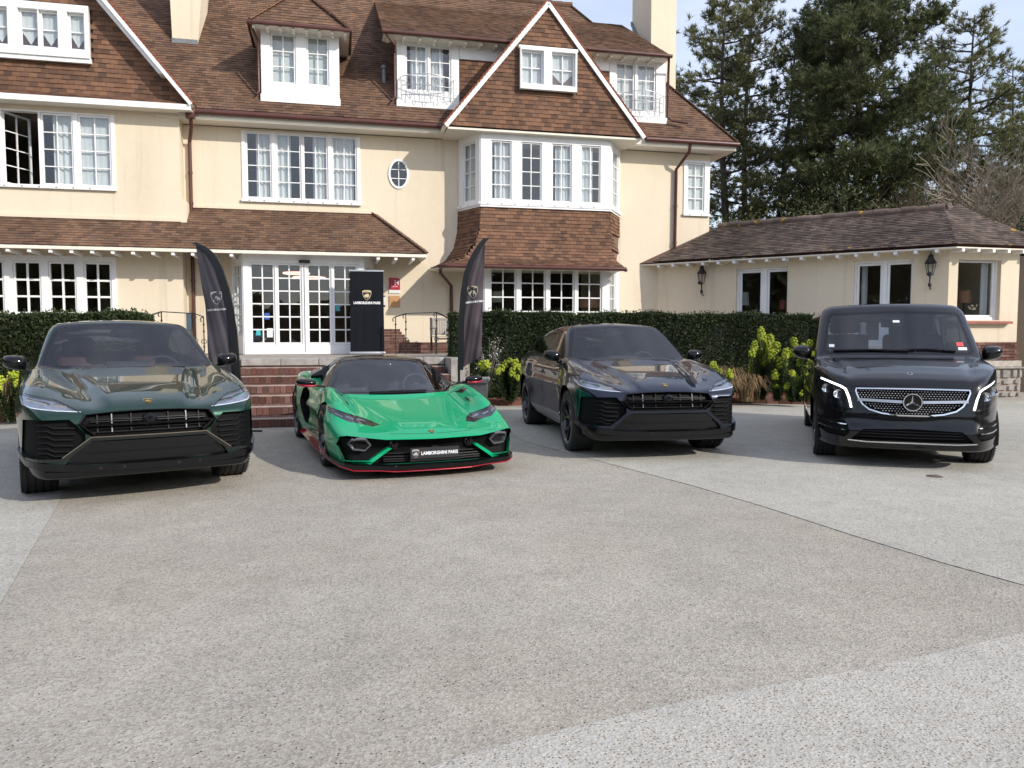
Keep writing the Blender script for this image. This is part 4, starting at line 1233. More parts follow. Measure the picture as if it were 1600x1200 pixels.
for i in range(6):
    a = P0.lerp(P1, (i + .5) / 6); d_ = (P1 - P0).normalized(); nn = Vector((-d_.y, d_.x, 0))
    mb.bar(a + nn * .02 + Vector((0, 0, -.13)), a + nn * .35 + Vector((0, 0, -.13)), .075, .07)
mb.build('rafter_tails', M_WHITE, wing, kind='stuff')
# windows
make_window(wing, I4, *w1, OV + .12, [(Wf.u(1157, 455, OV), Wf.u(1186, 455, OV)), (Wf.u(1200, 455, OV), Wf.u(1228, 455, OV))], 1, 1, 1.35, w1[3] - .12, curtain=None, sill=False, rail=.06)
make_window(wing, I4, *w2_, OV + .12, [(Wf.u(1341, 445, OV), Wf.u(1374, 445, OV)), (Wf.u(1389, 445, OV), Wf.u(1422, 445, OV))], 1, 1, 1.35, w2_[3] - .12, curtain=[None, None], sill=False, rail=.06)
make_window(wing, Mrel, *we, .14, [(we[0] + .06, we[1] - .1)], 1, 1, we[2] + .12, we[3] - .05, curtain=None, sill=False, rail=.05)
for (ua, ub, F_, yy, z0, z1, M_) in ((Wf.u(1341, 445, OV), Wf.u(1351, 445, OV), Wf, OV + .4, 1.3, w2_[3], I4), (we[1] - .26, we[1] - .1, Ef, .30, we[2], we[3], Mrel), (we[0] + .02, we[0] + .08, Ef, .30, we[2], we[3], Mrel)):
    V, Fc = wave(ua, ub, z0, z1, yy); mb = MB(); mb.add(V, Fc); mb.build('curtain', M_NET, wing, M=M_, smooth=180)
mb = MB(); mb.box(we[0] - .22, we[1] + .25, -.14, .05, we[2] - .09, we[2] - .03); mb.build('brick_sill', pmat('red_sill', (.30, .10, .07), .7, var=.2), wing, M=Mrel)
# room
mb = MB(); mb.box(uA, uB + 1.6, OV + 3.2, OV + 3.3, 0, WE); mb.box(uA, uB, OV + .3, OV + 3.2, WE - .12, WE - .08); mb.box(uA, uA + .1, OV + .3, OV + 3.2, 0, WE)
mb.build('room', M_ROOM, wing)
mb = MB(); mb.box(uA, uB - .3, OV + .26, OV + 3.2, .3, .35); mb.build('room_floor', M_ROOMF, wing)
for px, py, F_, yy, r, h, col, lab in ((1162, 467, Wf, OV + .8, .15, .36, (.62, .63, .64), 'slim lamp with a pale grey shade inside the wing window nearest the house'),
                                      (1506, 464, Ef, .7, .17, .30, (.30, .15, .09), 'lamp with a brown shade inside the big end window of the wing'),
                                      (1224, 476, Wf, OV + .9, .12, .26, (.35, .10, .06), 'small lamp with a red-brown shade inside the wing window nearest the house')):
    u, z = F_.pix(px, py, yy)
    e = empty('table_lamp', F_.M @ Matrix.Translation((u, yy, z)), lab, 'lamp')
    s_ = MB(); s_.lathe([(r * .9, h / 2), (r, -h / 2)], 20); s_.build('lamp_shade', pmat('lamp_shade_fabric', col, .8, var=.05), e, smooth=60)
    s_ = MB(); s_.tube([(0, 0, .35 - z), (0, 0, h * .3)], .02, 8); s_.lathe([(0, .35 - z), (.12, .35 - z), (.11, .38 - z), (0, .39 - z)], 16); s_.build('lamp_stand', M_BLACKIRON, e, smooth=50)
# wall lanterns
def lantern(F_, u, z, y, M_, lab):
    e = empty('wall_lantern', F_.M @ Matrix.Translation((u, y, z)), lab, 'lantern', 'black carriage lanterns on the wing wall')
    b_ = MB(); 
    b_.lathe([(.0, -.30), (.035, -.28), (.045, -.22), (.02, -.18), (.02, -.02)], 12, 'z', (0, -.17, 0))
    b_.tube([(0, -.0, -.30), (0, -.06, -.34), (0, -.14, -.32), (0, -.17, -.26)], .012, 6)
    b_.lathe([(0.0, -.36), (.05, -.345), (.055, -.25), (0, -.23)], 10, 'y', (0, 0, 0))
    b_.build('bracket', M_BLACKIRON, e, smooth=50)
    c_ = MB()
    for i in range(6):
        a = i * math.pi / 3
        c_.tube([(.062 * math.cos(a), -.17 + .062 * math.sin(a), -.02), (.115 * math.cos(a), -.17 + .115 * math.sin(a), .26)], .008, 4)
    c_.lathe([(0, -.03), (.07, -.02), (.068, 0.0), (0, .0)], 6, 'z', (0, -.17, 0)); c_.lathe([(.12, .255), (.135, .265), (.13, .28), (.10, .30)], 6, 'z', (0, -.17, 0))
    c_.build('lantern_cage', M_BLACKIRON, e)
    r_ = MB(); r_.lathe([(.135, .27), (.06, .38), (.055, .42), (.075, .43), (.02, .47), (.012, .52), (0, .54)], 12, 'z', (0, -.17, 0)); r_.build('lantern_roof', M_BLACKIRON, e, smooth=40)
    g_ = MB(); g_.lathe([(.055, .0), (.107, .255)], 6, 'z', (0, -.17, 0)); g_.build('glass', M_PANE, e)
    return e
u, z = Wf.pix(1100, 437, OV); la_ = lantern(Wf, u, z - .1, OV, None, 'black carriage lantern on the wing wall close to the house downpipe')
u, z = Wf.pix(1455, 423, OV); lantern(Wf, u, z - .1, OV, None, 'black carriage lantern on the wing wall beside the big end window')
# ---------------------------------------------------------------- terrace, steps, rails
YTE = -4.45
SU0, SU1 = -6.55, -2.55
M_PAVE = pmat('terrace_paving', (.33, .29, .245), .85, var=.2, scale=4, bump=.3)
mb = MB(); mb.box(-14.5, UR, -3.6, 0.25, 0, ZT - .012); mb.box(SU0 - .1, SU1 + .6, YTE + .05, -3.6, 0, ZT - .016)
tag(mb.build('terrace', M_PAVE, None, M=H.M), kind='structure')
steps = empty('entrance_steps', H.M @ Matrix.Translation((0, 0, 0)), 'broad flight of red brick steps with a stone landing leading up to the white entrance', 'steps')
nr, tread = 6, .60
rise = (ZT - .165) / nr
mb = MB()
for i in range(nr):
    y0 = YTE - tread * (nr - i) + .05; 
    mb.box(SU0 + .01, SU1 - .01, y0 + .02, YTE + .08, i * rise, (i + 1) * rise - .004)
mb.build('step_mortar', M_MORTAR, steps)
bm_ = MB(); bm_.box(0, .098, 0, .215, 0, rise - .018)
bme = bm_.mesh('brick', M_BRICK)
# tread bricks: soldier course on every nosing, each brick its own object
cnt = 0
pitch_b = (SU1 - SU0) / 39
for i in range(nr):
    y0 = YTE - tread * (nr - i) + .05
    for k in range(39):
        o = bpy.data.objects.new('brick', bme)
        link(o, steps, Matrix.Translation((SU0 + k * pitch_b, y0 + random.uniform(-.006, .006), i * rise + .008 + random.uniform(-.004, .004))) @ Matrix.Rotation(random.uniform(-.015, .015), 4, 'Z') @ Matrix.Diagonal((.94, 1, 1, 1)))
        cnt += 1
tb = MB()                                            # remaining tread bricks
for i in range(nr):
    y0 = YTE - tread * (nr - i) + .05 + .228
    for r_ in range(3):
        for k in range(19):
            a = SU0 + k * .21 + (.1 if r_ % 2 else 0)
            if a + .2 < SU1: tb.box(a, a + .198, y0 + r_ * .112, y0 + r_ * .112 + .1, (i + 1) * rise - .05, (i + 1) * rise + random.uniform(-.002, .003))
tb.build('tread_bricks', M_BRICKI, steps, kind='stuff')
u = SU0 - .05
while u < SU1 + .04:
    w_ = random.uniform(.55, .85); b_ = min(u + w_, SU1 + .05)
    mb = MB(); mb.rbox(((u + b_) / 2, YTE + .22, ZT - .075), (b_ - u - .008, .56, .15), .012, 1)
    mb.build('slab', M_STONE, steps); u = b_
for uu in (SU0 - .36, SU1 + .06):
    mb = MB()
    mb.box(uu, uu + .28, YTE - .9, YTE + .4, 0, ZT + .0); mb.box(uu, uu + .28, YTE - 2.2, YTE - .9, 0, .55)
    mb.build('side_wall', M_STONE, steps)

# wrought handrails
def scroll(mb, c, r, ax):
    for sg in (-1, 1):
        mb.tube([c + ax * (sg * (r * .5 + r * .55 * math.cos(t))) + Vector((0, 0, r * .75 * math.sin(t))) for t in [i * math.pi / 7 for i in range(15)]], .008, 5)
def handrail(pts, posts, lab):
    """pts: top rail in hotel coords (u, y, z)"""
    e = empty('handrail', H.M @ Matrix.Translation(pts[0]), lab, 'handrail')
    o = Vector(pts[0]); P = [Vector(p) - o for p in pts]
    mb = MB()
    for a, b in zip(P, P[1:]): mb.bar(a, b, .045, .022)
    mb.build('top_rail', M_BLACKIRON, e)
    for (p, zb) in posts:
        p = Vector(p) - o; zb -= o.z
        mb = MB(); mb.bar((p.x, p.y, zb), p, .022, .022, up=(0, 1, 0))
        h = p.z - zb
        for f in (.22, .62, .80): mb.lathe([(.012, -.03), (.026, 0), (.012, .03)], 8, 'z', (p.x, p.y, zb + h * f))
        scroll(mb, Vector((p.x, p.y, zb + h * .36)), .055, Vector((1, 0, 0)))
        mb.tube([(p.x, p.y, p.z), (p.x - .05, p.y, p.z - .02), (p.x - .07, p.y, p.z - .07), (p.x - .05, p.y, p.z - .12)], .012, 6)
        mb.build('post', M_BLACKIRON, e, smooth=50)
    return e
yr_ = -1.3
rl = lambda px, py, y: (H.u(px, py, y), y, H.z(px, py, y))
p0, p1, p2 = rl(618, 495, -1.9), rl(634, 490, -1.7), rl(682, 488, -1.5)
p3 = rl(820, 556, -3.95)
handrail([p0, p1, p2, p3], [(p0, ZT), (p1, ZT), (p2, ZT), (p3, 0.0), (tuple(Vector(p2).lerp(Vector(p3), .45)), 0.4)], 'black wrought iron handrail between the dark roll-up banner and the right feather flag')
q0, q1, q2, q3 = rl(318, 495, -1.6), rl(304, 490, -1.6), rl(252, 487, -1.6), rl(222, 497, -2.8)
handrail([q0, q1, q2, q3], [(q0, ZT), (q1, ZT), (q2, ZT), (q3, .2)], 'black wrought iron handrail behind the left feather flag')
# blue-grey meter box on the wall by the downpipe
u_, z_ = H.pix(293, 503, -.1); mb = MB(); mb.rbox((0, 0, 0), (.2, .12, .45), .015)
tag(mb.build('meter_box', pmat('slate_blue_paint', (.05, .085, .12), .6), None, M=H.M @ Matrix.Translation((u_, -.16, z_))), 'slate blue meter box at the foot of the brown downpipe', 'meter box')
# garden chair on the terrace
u_, z_ = H.pix(692, 550, -1.2)
ch = empty('garden_chair', H.M @ Matrix.Translation((u_, -1.15, ZT)) @ Matrix.Rotation(rad(8), 4, 'Z'), 'grey slatted wooden garden chair on the terrace by the right handrail', 'chair')
M_TEAK = pmat('weathered_teak', (.27, .25, .225), .8, var=.2, scale=8, stretch=(1, 1, 4))
M_DTEAK = pmat('dark_teak', (.045, .035, .03), .7, var=.3, scale=8)
for sx in (-1, 1):
    mb = MB(); mb.bar((sx * .23, .22, 0), (sx * .23, .27, .92), .045, .045); mb.build('leg', M_DTEAK, ch)
    mb = MB(); mb.bar((sx * .23, -.22, 0), (sx * .23, -.22, .62), .045, .045); mb.build('leg', M_DTEAK, ch)
    mb = MB(); mb.bar((sx * .24, -.26, .64), (sx * .24, .25, .66), .06, .025); mb.build('armrest', M_TEAK, ch)
mb = MB(); 
for i in range(6): mb.box(-.22, .22, -.24 + i * .08, -.175 + i * .08, .42, .44)
mb.build('seat', M_TEAK, ch)
mb = MB(); mb.bar((-.21, .262, .88), (.21, .262, .88), .03, .07, up=(0, 0, 1)); mb.bar((-.21, .245, .5), (.21, .245, .5), .03, .05, up=(0, 0, 1)); mb.build('back_rail', M_TEAK, ch)
for i in range(7):
    mb = MB(); x = -.18 + i * .06; mb.bar((x, .247, .52), (x, .262, .86), .042, .014, up=(0, 1, 0)); mb.build('slat', M_TEAK, ch)
mb = MB(); mb.bar((-.21, -.22, .25), (.21, -.22, .25), .03, .03); mb.bar((-.21, -.22, .38), (.21, -.22, .38), .03, .04); mb.build('stretcher', M_DTEAK, ch)

# ---------------------------------------------------------------- signs on the wall and by the door
def plaque(name, px0, py0, px1, py1, m, lab, cat, cut=0.0, th=.025, y=0.0):
    u0, z1 = H.pix(px0, py0, y); u1, z0 = H.pix(px1, py1, y)
    w_, h_ = u1 - u0, z1 - z0
    e = empty(name, H.M @ Matrix.Translation((u0, y - th, z0)), lab, cat)
    return e, w_, h_
M_PRED = pmat('plaque_red', (.42, .012, .035), .35, var=.06)
M_PWH = pmat('plaque_white', (.72, .72, .72), .4, var=.03)
e, w_, h_ = plaque('hotel_rating_plaque', 607.5, 434, 625, 458.5, M_PRED, 'dark red hotel plaque with a white letter H above the wooden sign', 'plaque')
mb = MB(); k = .16 * w_; mb.prism([(0, 0, h_ * .235), (w_, 0, h_ * .235), (w_, 0, h_ - k), (w_ - k, 0, h_), (0, 0, h_)], (0, .022, 0)); mb.build('red_panel', M_PRED, e)
mb = MB(); mb.box(0, w_, .0, .022, 0, h_ * .22); mb.build('white_strip', M_PWH, e)
RX = Matrix.Rotation(rad(90), 4, 'X')
link(bpy.data.objects.new('letter', text_mesh('letter', 'H', h_ * .40, M_PWH, .002, .004)), e, Matrix.Translation((w_ * .70, -.003, h_ * .56)) @ RX)
st = MB()
for i in range(4):
    cx_, cz_ = w_ * (.27 + i * .155), h_ * .44
    st.prism([(cx_ + (.024 if j % 2 == 0 else .010) * math.sin(j * math.pi / 5), -.003, cz_ + (.024 if j % 2 == 0 else .010) * math.cos(j * math.pi / 5)) for j in range(10)], (0, .003, 0))
st.build('stars', M_PWH, e)
e, w_, h_ = plaque('wooden_sign', 607.5, 462, 625, 480, None, 'small square varnished wooden sign below the red hotel plaque', 'sign')
mb = MB(); mb.rbox((w_/2, .012, h_/2), (w_, .03, h_), .008, 1); mb.build('board', pmat('varnished_oak', (.50, .27, .115), .5, var=.15, scale=6, stretch=(1, 1, 6)), e)
mb = MB(); mb.box(w_ * .12, w_ * .88, -.005, -.003, h_ * .45, h_ * .485); mb.prism([(w_*.5, -.005, h_*.64), (w_*.58, -.005, h_*.56), (w_*.42, -.005, h_*.56)], (0, .002, 0)); mb.build('carving', pmat('dark_carving', (.22, .10, .04), .7), e)
e, w_, h_ = plaque('wall_notice', 588, 444, 602, 454, None, 'pale notice board peeping out behind the roll-up banner, the upper one', 'notice')
mb = MB(); mb.box(0, w_, 0, .02, 0, h_); mb.build('board', pmat('pale_notice', (.66, .69, .70), .5, var=.05), e)
e, w_, h_ = plaque('wall_notice', 588, 462, 602, 479, None, 'white notice board with a navy edge behind the roll-up banner, below the other', 'notice')
mb = MB(); mb.box(0, w_, 0, .02, .04, h_ - .03); mb.build('board', M_PWH, e)
mb = MB(); mb.box(0, w_, 0, .021, 0, .035); mb.box(0, w_, 0, .021, h_ - .025, h_); mb.build('edge', pmat('navy_edge', (.02, .03, .10), .5), e)

# ---------------------------------------------------------------- crests, banner, feather flags
M_GOLD = pmat('crest_gold', (.55, .38, .13), .35, .8, var=.05)
M_CRBLK = pmat('crest_black', (.008, .008, .009), .3, var=.05)
M_PRINTW = pmat('print_white', (.78, .78, .78), .7, var=.02)
M_PRINTG = pmat('print_gold', (.62, .50, .30), .6, var=.05)
SHIELD = [(-.5, .42), (-.47, .5), (-.25, .56), (0, .58), (.25, .56), (.47, .5), (.5, .42), (.485, .15), (.40, -.15), (.25, -.38), (.08, -.53), (0, -.58), (-.08, -.53), (-.25, -.38), (-.40, -.15), (-.485, .15)]
BULL = [(-.34, -.02), (-.27, .10), (-.16, .14), (-.12, .24), (-.03, .20), (.06, .26), (.20, .22), (.27, .10), (.26, -.04), (.31, -.12), (.30, -.26), (.24, -.27), (.23, -.16), (.16, -.10), (.08, -.14), (.10, -.30), (.04, -.32), (.0, -.16), (-.08, -.12), (-.12, -.24), (-.19, -.24), (-.17, -.10), (-.25, -.10), (-.32, -.16), (-.37, -.10)]
def crest(parent, M, h, gold, black, t=.004, flat=False):
    """shield with a rim, top band and a charging bull; lies in the local xz-plane facing -y"""
    s_ = h / 1.16; P = lambda p, k=1.0, y=0.0: (p[0] * s_ * k, y, p[1] * s_ * k)
    e = MB(); e.prism([P(p) for p in SHIELD], (0, t, 0)); o = e.build('crest', gold, parent, M=M)
    b_ = MB(); b_.prism([P((p[0] * .88, p[1] * .86 - .03), 1, -t * .3) for p in SHIELD], (0, t * .25, 0)); b_.build('crest_field', black, parent, M=M)
    g_ = MB(); g_.prism([P((p[0] * .95, p[1] * .95 - .06), 1, -t * .6) for p in BULL], (0, t * .25, 0)); g_.build('crest_bull', gold, parent, M=M)
    tb_ = MB(); tb_.box(-.40 * s_, .40 * s_, -t * .55, -t * .35, .33 * s_, .42 * s_); tb_.build('crest_band', gold, parent, M=M)
    return o
# roll-up banner
ub, zb = H.pix(573, 552, -1.5)
bn = empty('rollup_banner', H.M @ Matrix.Translation((ub + .02, -1.5, ZT)) @ Matrix.Rotation(rad(-3), 4, 'Z'), 'tall black roll-up banner with a gold bull crest standing beside the white entrance doors', 'banner')
BW_, BH = .82, 2.03
M_BCLOTH = pmat('banner_cloth', (.006, .007, .011), .6, var=.15, scale=2, spec=.15)
mb = MB(); V = []; k = 24
for i in range(k + 1):
    x = -BW_/2 + BW_ * i / k
    y = .004 * math.sin(i * .9) + .003 * math.sin(i * 2.3)
    V += [(x, y * .5, .07), (x * .985, y * .5 - .01, BH * .5), (x * .97, 0, BH)]
mb.add(V, [(3*i + j, 3*(i+1) + j, 3*(i+1) + j + 1, 3*i + j + 1) for i in range(k) for j in range(2)])
mb.add([(x, y + .002, z) for x, y, z in V], [(3*i + j, 3*i + j + 1, 3*(i+1) + j + 1, 3*(i+1) + j) for i in range(k) for j in range(2)])
mb.build('cloth', M_BCLOTH, bn, smooth=180)
M_ALU = pmat('brushed_alu', (.55, .56, .58), .35, .85, var=.06)
mb = MB(); mb.box(-BW_/2 - .01, BW_/2 + .01, -.015, .02, BH - .01, BH + .025); mb.build('top_bar', M_ALU, bn)
mb = MB(); mb.rbox((0, .02, .035), (BW_ + .05, .13, .07), .02); mb.build('base', M_ALU, bn, smooth=40)
mb = MB(); mb.tube([(0, .06, .05), (0, .03, BH)], .012, 8); mb.build('mast', M_ALU, bn, smooth=60)
crest(bn, Matrix.Translation((0, -.03, BH * .71)), .25, M_PRINTG, M_CRBLK, .006)
link(bpy.data.objects.new('lettering', text_mesh('lettering', 'LAMBORGHINI PARIS', .083, M_PRINTW, .001, .0035, xs=.82)), bn, Matrix.Translation((0, -.03, BH * .605)) @ RX)

M_FLAG = pmat('flag_cloth_grey', (.040, .036, .044), .6, var=.25, scale=1.5)
M_FLAG2 = pmat('flag_cloth_plum', (.046, .033, .040), .6, var=.25, scale=1.5)
M_POLE = pmat('flag_pole_black', (.006, .006, .007), .4, var=.1)
def flag(base, ang, outline_mast, outline_free, z0, z1, m, lab, mirror, crest_z, crest_u, txt_z, tilt, height_from, goldc):
    """outline_*: x offset as function of t (0 bottom, 1 top) for the mast edge and the free edge"""
    e = empty('feather_flag', Matrix.Translation(base) @ Matrix.Rotation(ang, 4, 'Z'), lab, 'flag', 'dark feather flags by the entrance')
    NT, NS = 60, 22; V = []; Fq = []
    mast = []
    def cloth_y(s, t):
        return .022 * math.sin(s * 5 + t * 4.0) * (0.3 + s * .7) + .007 * math.sin(s * 13 - t * 11 + 1) + .006 * math.sin(s * 5 + t * 27) * s + .004 * math.sin(s * 23 - t * 17)
    def pt(s, t):
        xa, xb = outline_mast(t), outline_free(t)
        za, zb_ = z0[0] + (z1 - z0[0]) * t, z0[1] + (z1 - z0[1]) * t
        return xa + (xb - xa) * s, za + (zb_ - za) * s
    for i in range(NT + 1):
        t = i / NT
        for j in range(NS + 1):
            s = j / NS; x, z = pt(s, t)
            V.append((x, cloth_y(s, t) * (1 - t ** 3), z))
    for i in range(NT):
        for j in range(NS):
            a = i * (NS + 1) + j; Fq.append((a, a + 1, a + NS + 2, a + NS + 1))
    n0 = len(V)
    V += [(x, y + .003, z) for x, y, z in V]; Fq += [tuple(n0 + q for q in reversed(f)) for f in Fq]
    mb = MB(); mb.add(V, Fq); mb.build('cloth', m, e, smooth=180)
    mp_ = [(outline_mast(0), 0, 0.02)] + [(outline_mast(i / 30), 0, z0[0] + (z1 - z0[0]) * i / 30) for i in range(31)]
    mb = MB(); mb.tube(mp_, [.02] * 12 + [.014] * 20, 8); mb.build('mast', M_POLE, e, smooth=60)
    sl = MB()
    for i in range(40):
        t0, t1 = i / 40, (i + 1) / 40
        x0, za = pt(0, t0); x1, zb_ = pt(0, t1); x2, zc = pt(.0, t1); w_ = .07 if outline_free(.5) > outline_mast(.5) else -.07
        sl.add([(x0 - w_*.3, -.024, za), (x0 + w_, -.030, za), (x1 + w_, -.030, zb_), (x1 - w_*.3, -.024, zb_), (x0 - w_*.3, .024, za), (x0 + w_, .03, za), (x1 + w_, .03, zb_), (x1 - w_*.3, .024, zb_)], [(0, 1, 2, 3), (7, 6, 5, 4), (0, 3, 7, 4), (1, 5, 6, 2)])
    sl.build('mast_sleeve', M_POLE, e)
    mb = MB(); mb.box(-.32, .32, -.03, .03, 0, .022); mb.box(-.03, .03, -.32, .32, .022, .04); mb.tube([(outline_mast(0), 0, 0.02), (outline_mast(0), 0, .25)], .028, 8); mb.build('cross_base', M_POLE, e)
    S = Matrix.Diagonal((-1 if mirror else 1, 1, 1, 1))
    Mx = Matrix.Translation((crest_u, 0, crest_z)) @ Matrix.Rotation(tilt, 4, 'Y') @ S
    before = set(e.children)
    crest(e, Mx, .20, goldc, M_CRBLK if not mirror else m, .004)
    link(bpy.data.objects.new('lettering', text_mesh('lettering', 'LAMBORGHINI PARIS', .043, M_PRINTW if not mirror else pmat('print_grey', (.42, .42, .44), .7, var=.05), .0008, .001, xs=.80)), e, Mx @ Matrix.Translation((0, -.002, txt_z)) @ RX)
    for ch in e.children:                                             # printed on the cloth: follow its folds
        if ch in before: continue
        Mb = ch.matrix_basis; Mi = Mb.inverted()
        for v in ch.data.vertices:
            p = Mb @ v.co; t = min(1, max(0, (p.z - z0[0]) / (z1 - z0[0])))
            xa, xb = outline_mast(t), outline_free(t); s_ = (p.x - xa) / (xb - xa) if abs(xb - xa) > 1e-4 else 0
            t = min(1, max(0, (p.z - (z0[0] + (z0[1] - z0[0]) * s_)) / (z1 - (z0[0] + (z0[1] - z0[0]) * s_))))
            p.y = cloth_y(min(1, max(0, s_)), t) * (1 - t ** 3) - .006 + p.y
            v.co = Mi @ p
    return e

def edge_table(rows, px0, k, zbot, ztop, yz):
    zs = [yz(y) for y, _ in rows]; xs = [(p - px0) / k for _, p in rows]
    o = sorted(zip(zs, xs)); zz_ = [a for a, _ in o]; xx = [b for _, b in o]
    return lambda t: float(np.interp(zbot + (ztop - zbot) * t, zz_, xx))
def flag_from(px0, Dp, mast_rows, free_rows, zb_m, zb_f, ang, m, lab, mirror, cu, cz, tz, tilt, goldc):
    k = FOC / Dp; yz = lambda y: CAMZ + (525 - y) / k
    ztop = yz(mast_rows[-1][0])
    fm = edge_table(mast_rows, px0, k, yz(zb_m), ztop, yz); ff = edge_table(free_rows, px0, k, yz(zb_f), ztop, yz)
    X = (px0 - 800) / k
    return flag((X, Dp, 0), ang, fm, ff, (yz(zb_m), yz(zb_f)), ztop, m, lab, mirror, yz(cz), (cu - px0) / k, tz, tilt, 0, goldc)
flag_from(374, 11.6, [(620, 375), (604, 374), (560, 371.5), (520, 369), (480, 364), (450, 358), (420, 349), (400, 339), (388, 326), (381, 310)],
          [(590, 327), (560, 326), (520, 325), (480, 322), (450, 318), (420, 314), (390, 311), (381, 310)], 604, 588, 0.0, M_FLAG,
          'charcoal feather flag with faint mirrored lettering left of the entrance, its mast on the right', True, 341, 466, -.19, rad(-4), pmat('print_grey_crest', (.30, .30, .32), .7, var=.05))
flag_from(717, 12.3, [(600, 717), (578, 717), (540, 718), (500, 719), (460, 722), (430, 727), (410, 734), (395, 742), (383, 750), (374, 758)],
          [(557, 752), (530, 753), (490, 754), (450, 755), (420, 757), (390, 758), (374, 758)], 578, 557, 0.0, M_FLAG2,
          'plum grey feather flag right of the steps with a bull crest, mast on its left', False, 739, 457, -.17, rad(-6), pmat('print_dull_gold', (.36, .31, .22), .6, var=.05))
# ---------------------------------------------------------------- vegetation
def leaf_mat(name, stops, rough=.55, trans=.25, grime=0.0):
    m = bpy.data.materials.new(name); m.use_nodes = True; t = m.node_tree; t.nodes.clear(); L = t.links.new
    o = N(t, 'OutputMaterial'); b = N(t, 'BsdfPrincipled'); tl = N(t, 'BsdfTranslucent'); mx = N(t, 'MixShader', Fac=trans)
    r = ramp(t, stops); g_ = N(t, 'NewGeometry'); L(g_.outputs['Random Per Island'], r.inputs['Fac'])
    no = N(t, 'TexNoise', Scale=.9, Detail=3.0); L(g_.outputs['Position'], no.inputs['Vector'])
    mr = N(t, 'MapRange'); mr.inputs['From Min'].default_value = .35; mr.inputs['From Max'].default_value = .65; mr.inputs['To Min'].default_value = .75; mr.inputs['To Max'].default_value = 1.2; L(no.outputs['Fac'], mr.inputs['Value'])
    ml = N(t, 'MixRGB', blend_type='MULTIPLY'); ml.inputs['Fac'].default_value = 1; L(r.outputs['Color'], ml.inputs['Color1']); L(mr.outputs['Result'], ml.inputs['Color2'])
    L(ml.outputs['Color'], b.inputs['Base Color']); L(ml.outputs['Color'], tl.inputs['Color'])
    b.inputs['Roughness'].default_value = rough; b.inputs['Specular IOR Level'].default_value = .3
    L(b.outputs[0], mx.inputs[1]); L(tl.outputs[0], mx.inputs[2]); L(mx.outputs[0], o.inputs['Surface'])
    return m
M_YEW = leaf_mat('yew_leaf', [(0, (.014, .026, .010)), (.5, (.032, .052, .018)), (.85, (.056, .082, .028)), (1, (.10, .10, .042))])
M_YEWT = leaf_mat('laurel_leaf', [(0, (.016, .028, .010)), (.5, (.034, .055, .018)), (.85, (.060, .085, .028)), (1, (.10, .10, .04))])
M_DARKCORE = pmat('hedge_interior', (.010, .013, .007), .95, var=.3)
def cards(C, D1, D2):
    """diamond cards: centres, half-length vectors, half-width vectors -> V, F"""
    n = len(C)
    V = np.stack([C - D1, C + D2 * 1.0, C + D1, C - D2], 1).reshape(-1, 3)
    return V, np.arange(n * 4).reshape(n, 4)
def unit(a): return a / np.maximum(np.linalg.norm(a, axis=-1, keepdims=True), 1e-9)
def hedge(u0, u1, y0, y1, z0, z1, dens, M, m, lab, rng, size=.028):
    e = empty('hedge', M, lab, 'hedge')
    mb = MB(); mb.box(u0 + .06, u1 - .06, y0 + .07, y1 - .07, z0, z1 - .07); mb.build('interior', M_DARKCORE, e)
    faces = [((u1-u0)*(z1-z0), 'f'), ((u1-u0)*(y1-y0), 't'), ((y1-y0)*(z1-z0), 'l'), ((y1-y0)*(z1-z0), 'r')]
    Cs, Ns = [], []
    for A, k in faces:
        n = int(A * dens); a, b = rng.random(n), rng.random(n); d = rng.random(n) ** 1.5 * .10
        if k == 'f': P = np.stack([u0+(u1-u0)*a, y0 + d, z0+(z1-z0)*b], 1); nn = (0, -1, 0)
        elif k == 't': P = np.stack([u0+(u1-u0)*a, y0+(y1-y0)*b, z1 - d], 1); nn = (0, 0, 1)
        elif k == 'l': P = np.stack([u0 + d, y0+(y1-y0)*a, z0+(z1-z0)*b], 1); nn = (-1, 0, 0)
        else: P = np.stack([u1 - d, y0+(y1-y0)*a, z0+(z1-z0)*b], 1); nn = (1, 0, 0)
        wob = (np.sin(P[:, 0]*2.3 + 1.7*P[:, 2]) + np.sin(P[:, 0]*5.1 - P[:, 2]*3.3 + 2))[:, None] * .026
        P = P + np.array(nn) * wob
        out = rng.random(n) < .07
        P = P + np.array(nn) * (out * rng.random(n) * .09)[:, None]
        Cs.append(P); Ns.append(np.tile(np.array(nn, float), (n, 1)))
    C = np.concatenate(Cs); Nn = np.concatenate(Ns); n = len(C)
    dirv = unit(Nn * .6 + rng.normal(size=(n, 3)) * .6 + np.array([0, 0, .15]))
    side = unit(np.cross(dirv, rng.normal(size=(n, 3))))
    L_ = (size * (.7 + .7 * rng.random(n)))[:, None]
    V, F_ = cards(C, dirv * L_, side * L_ * .42)
    o = bpy.data.objects.new('foliage', np_mesh('foliage', V, F_, m)); o['kind'] = 'stuff'; link(o, e)
    return e
rg = np.random.default_rng(5)
HF = -4.35
hu0, hu1 = H.u(707, 550, HF), H.u(1285, 550, HF)
hzt = H.z(900, 489, HF)
hedge(hu0, hu1, HF, HF + .75, .05, hzt, 3400, H.M, M_YEW, 'long dark clipped yew hedge below the bay window, behind the navy car and the van', rg)
HL = -5.0
lz = H.z(60, 489, HL)
hedge(-16.5, H.u(226, 520, HL), HL, HL + .9, 0, lz, 2600, H.M, M_YEWT, 'clipped green hedge under the left ground floor windows behind the dark green car', rg, .034)
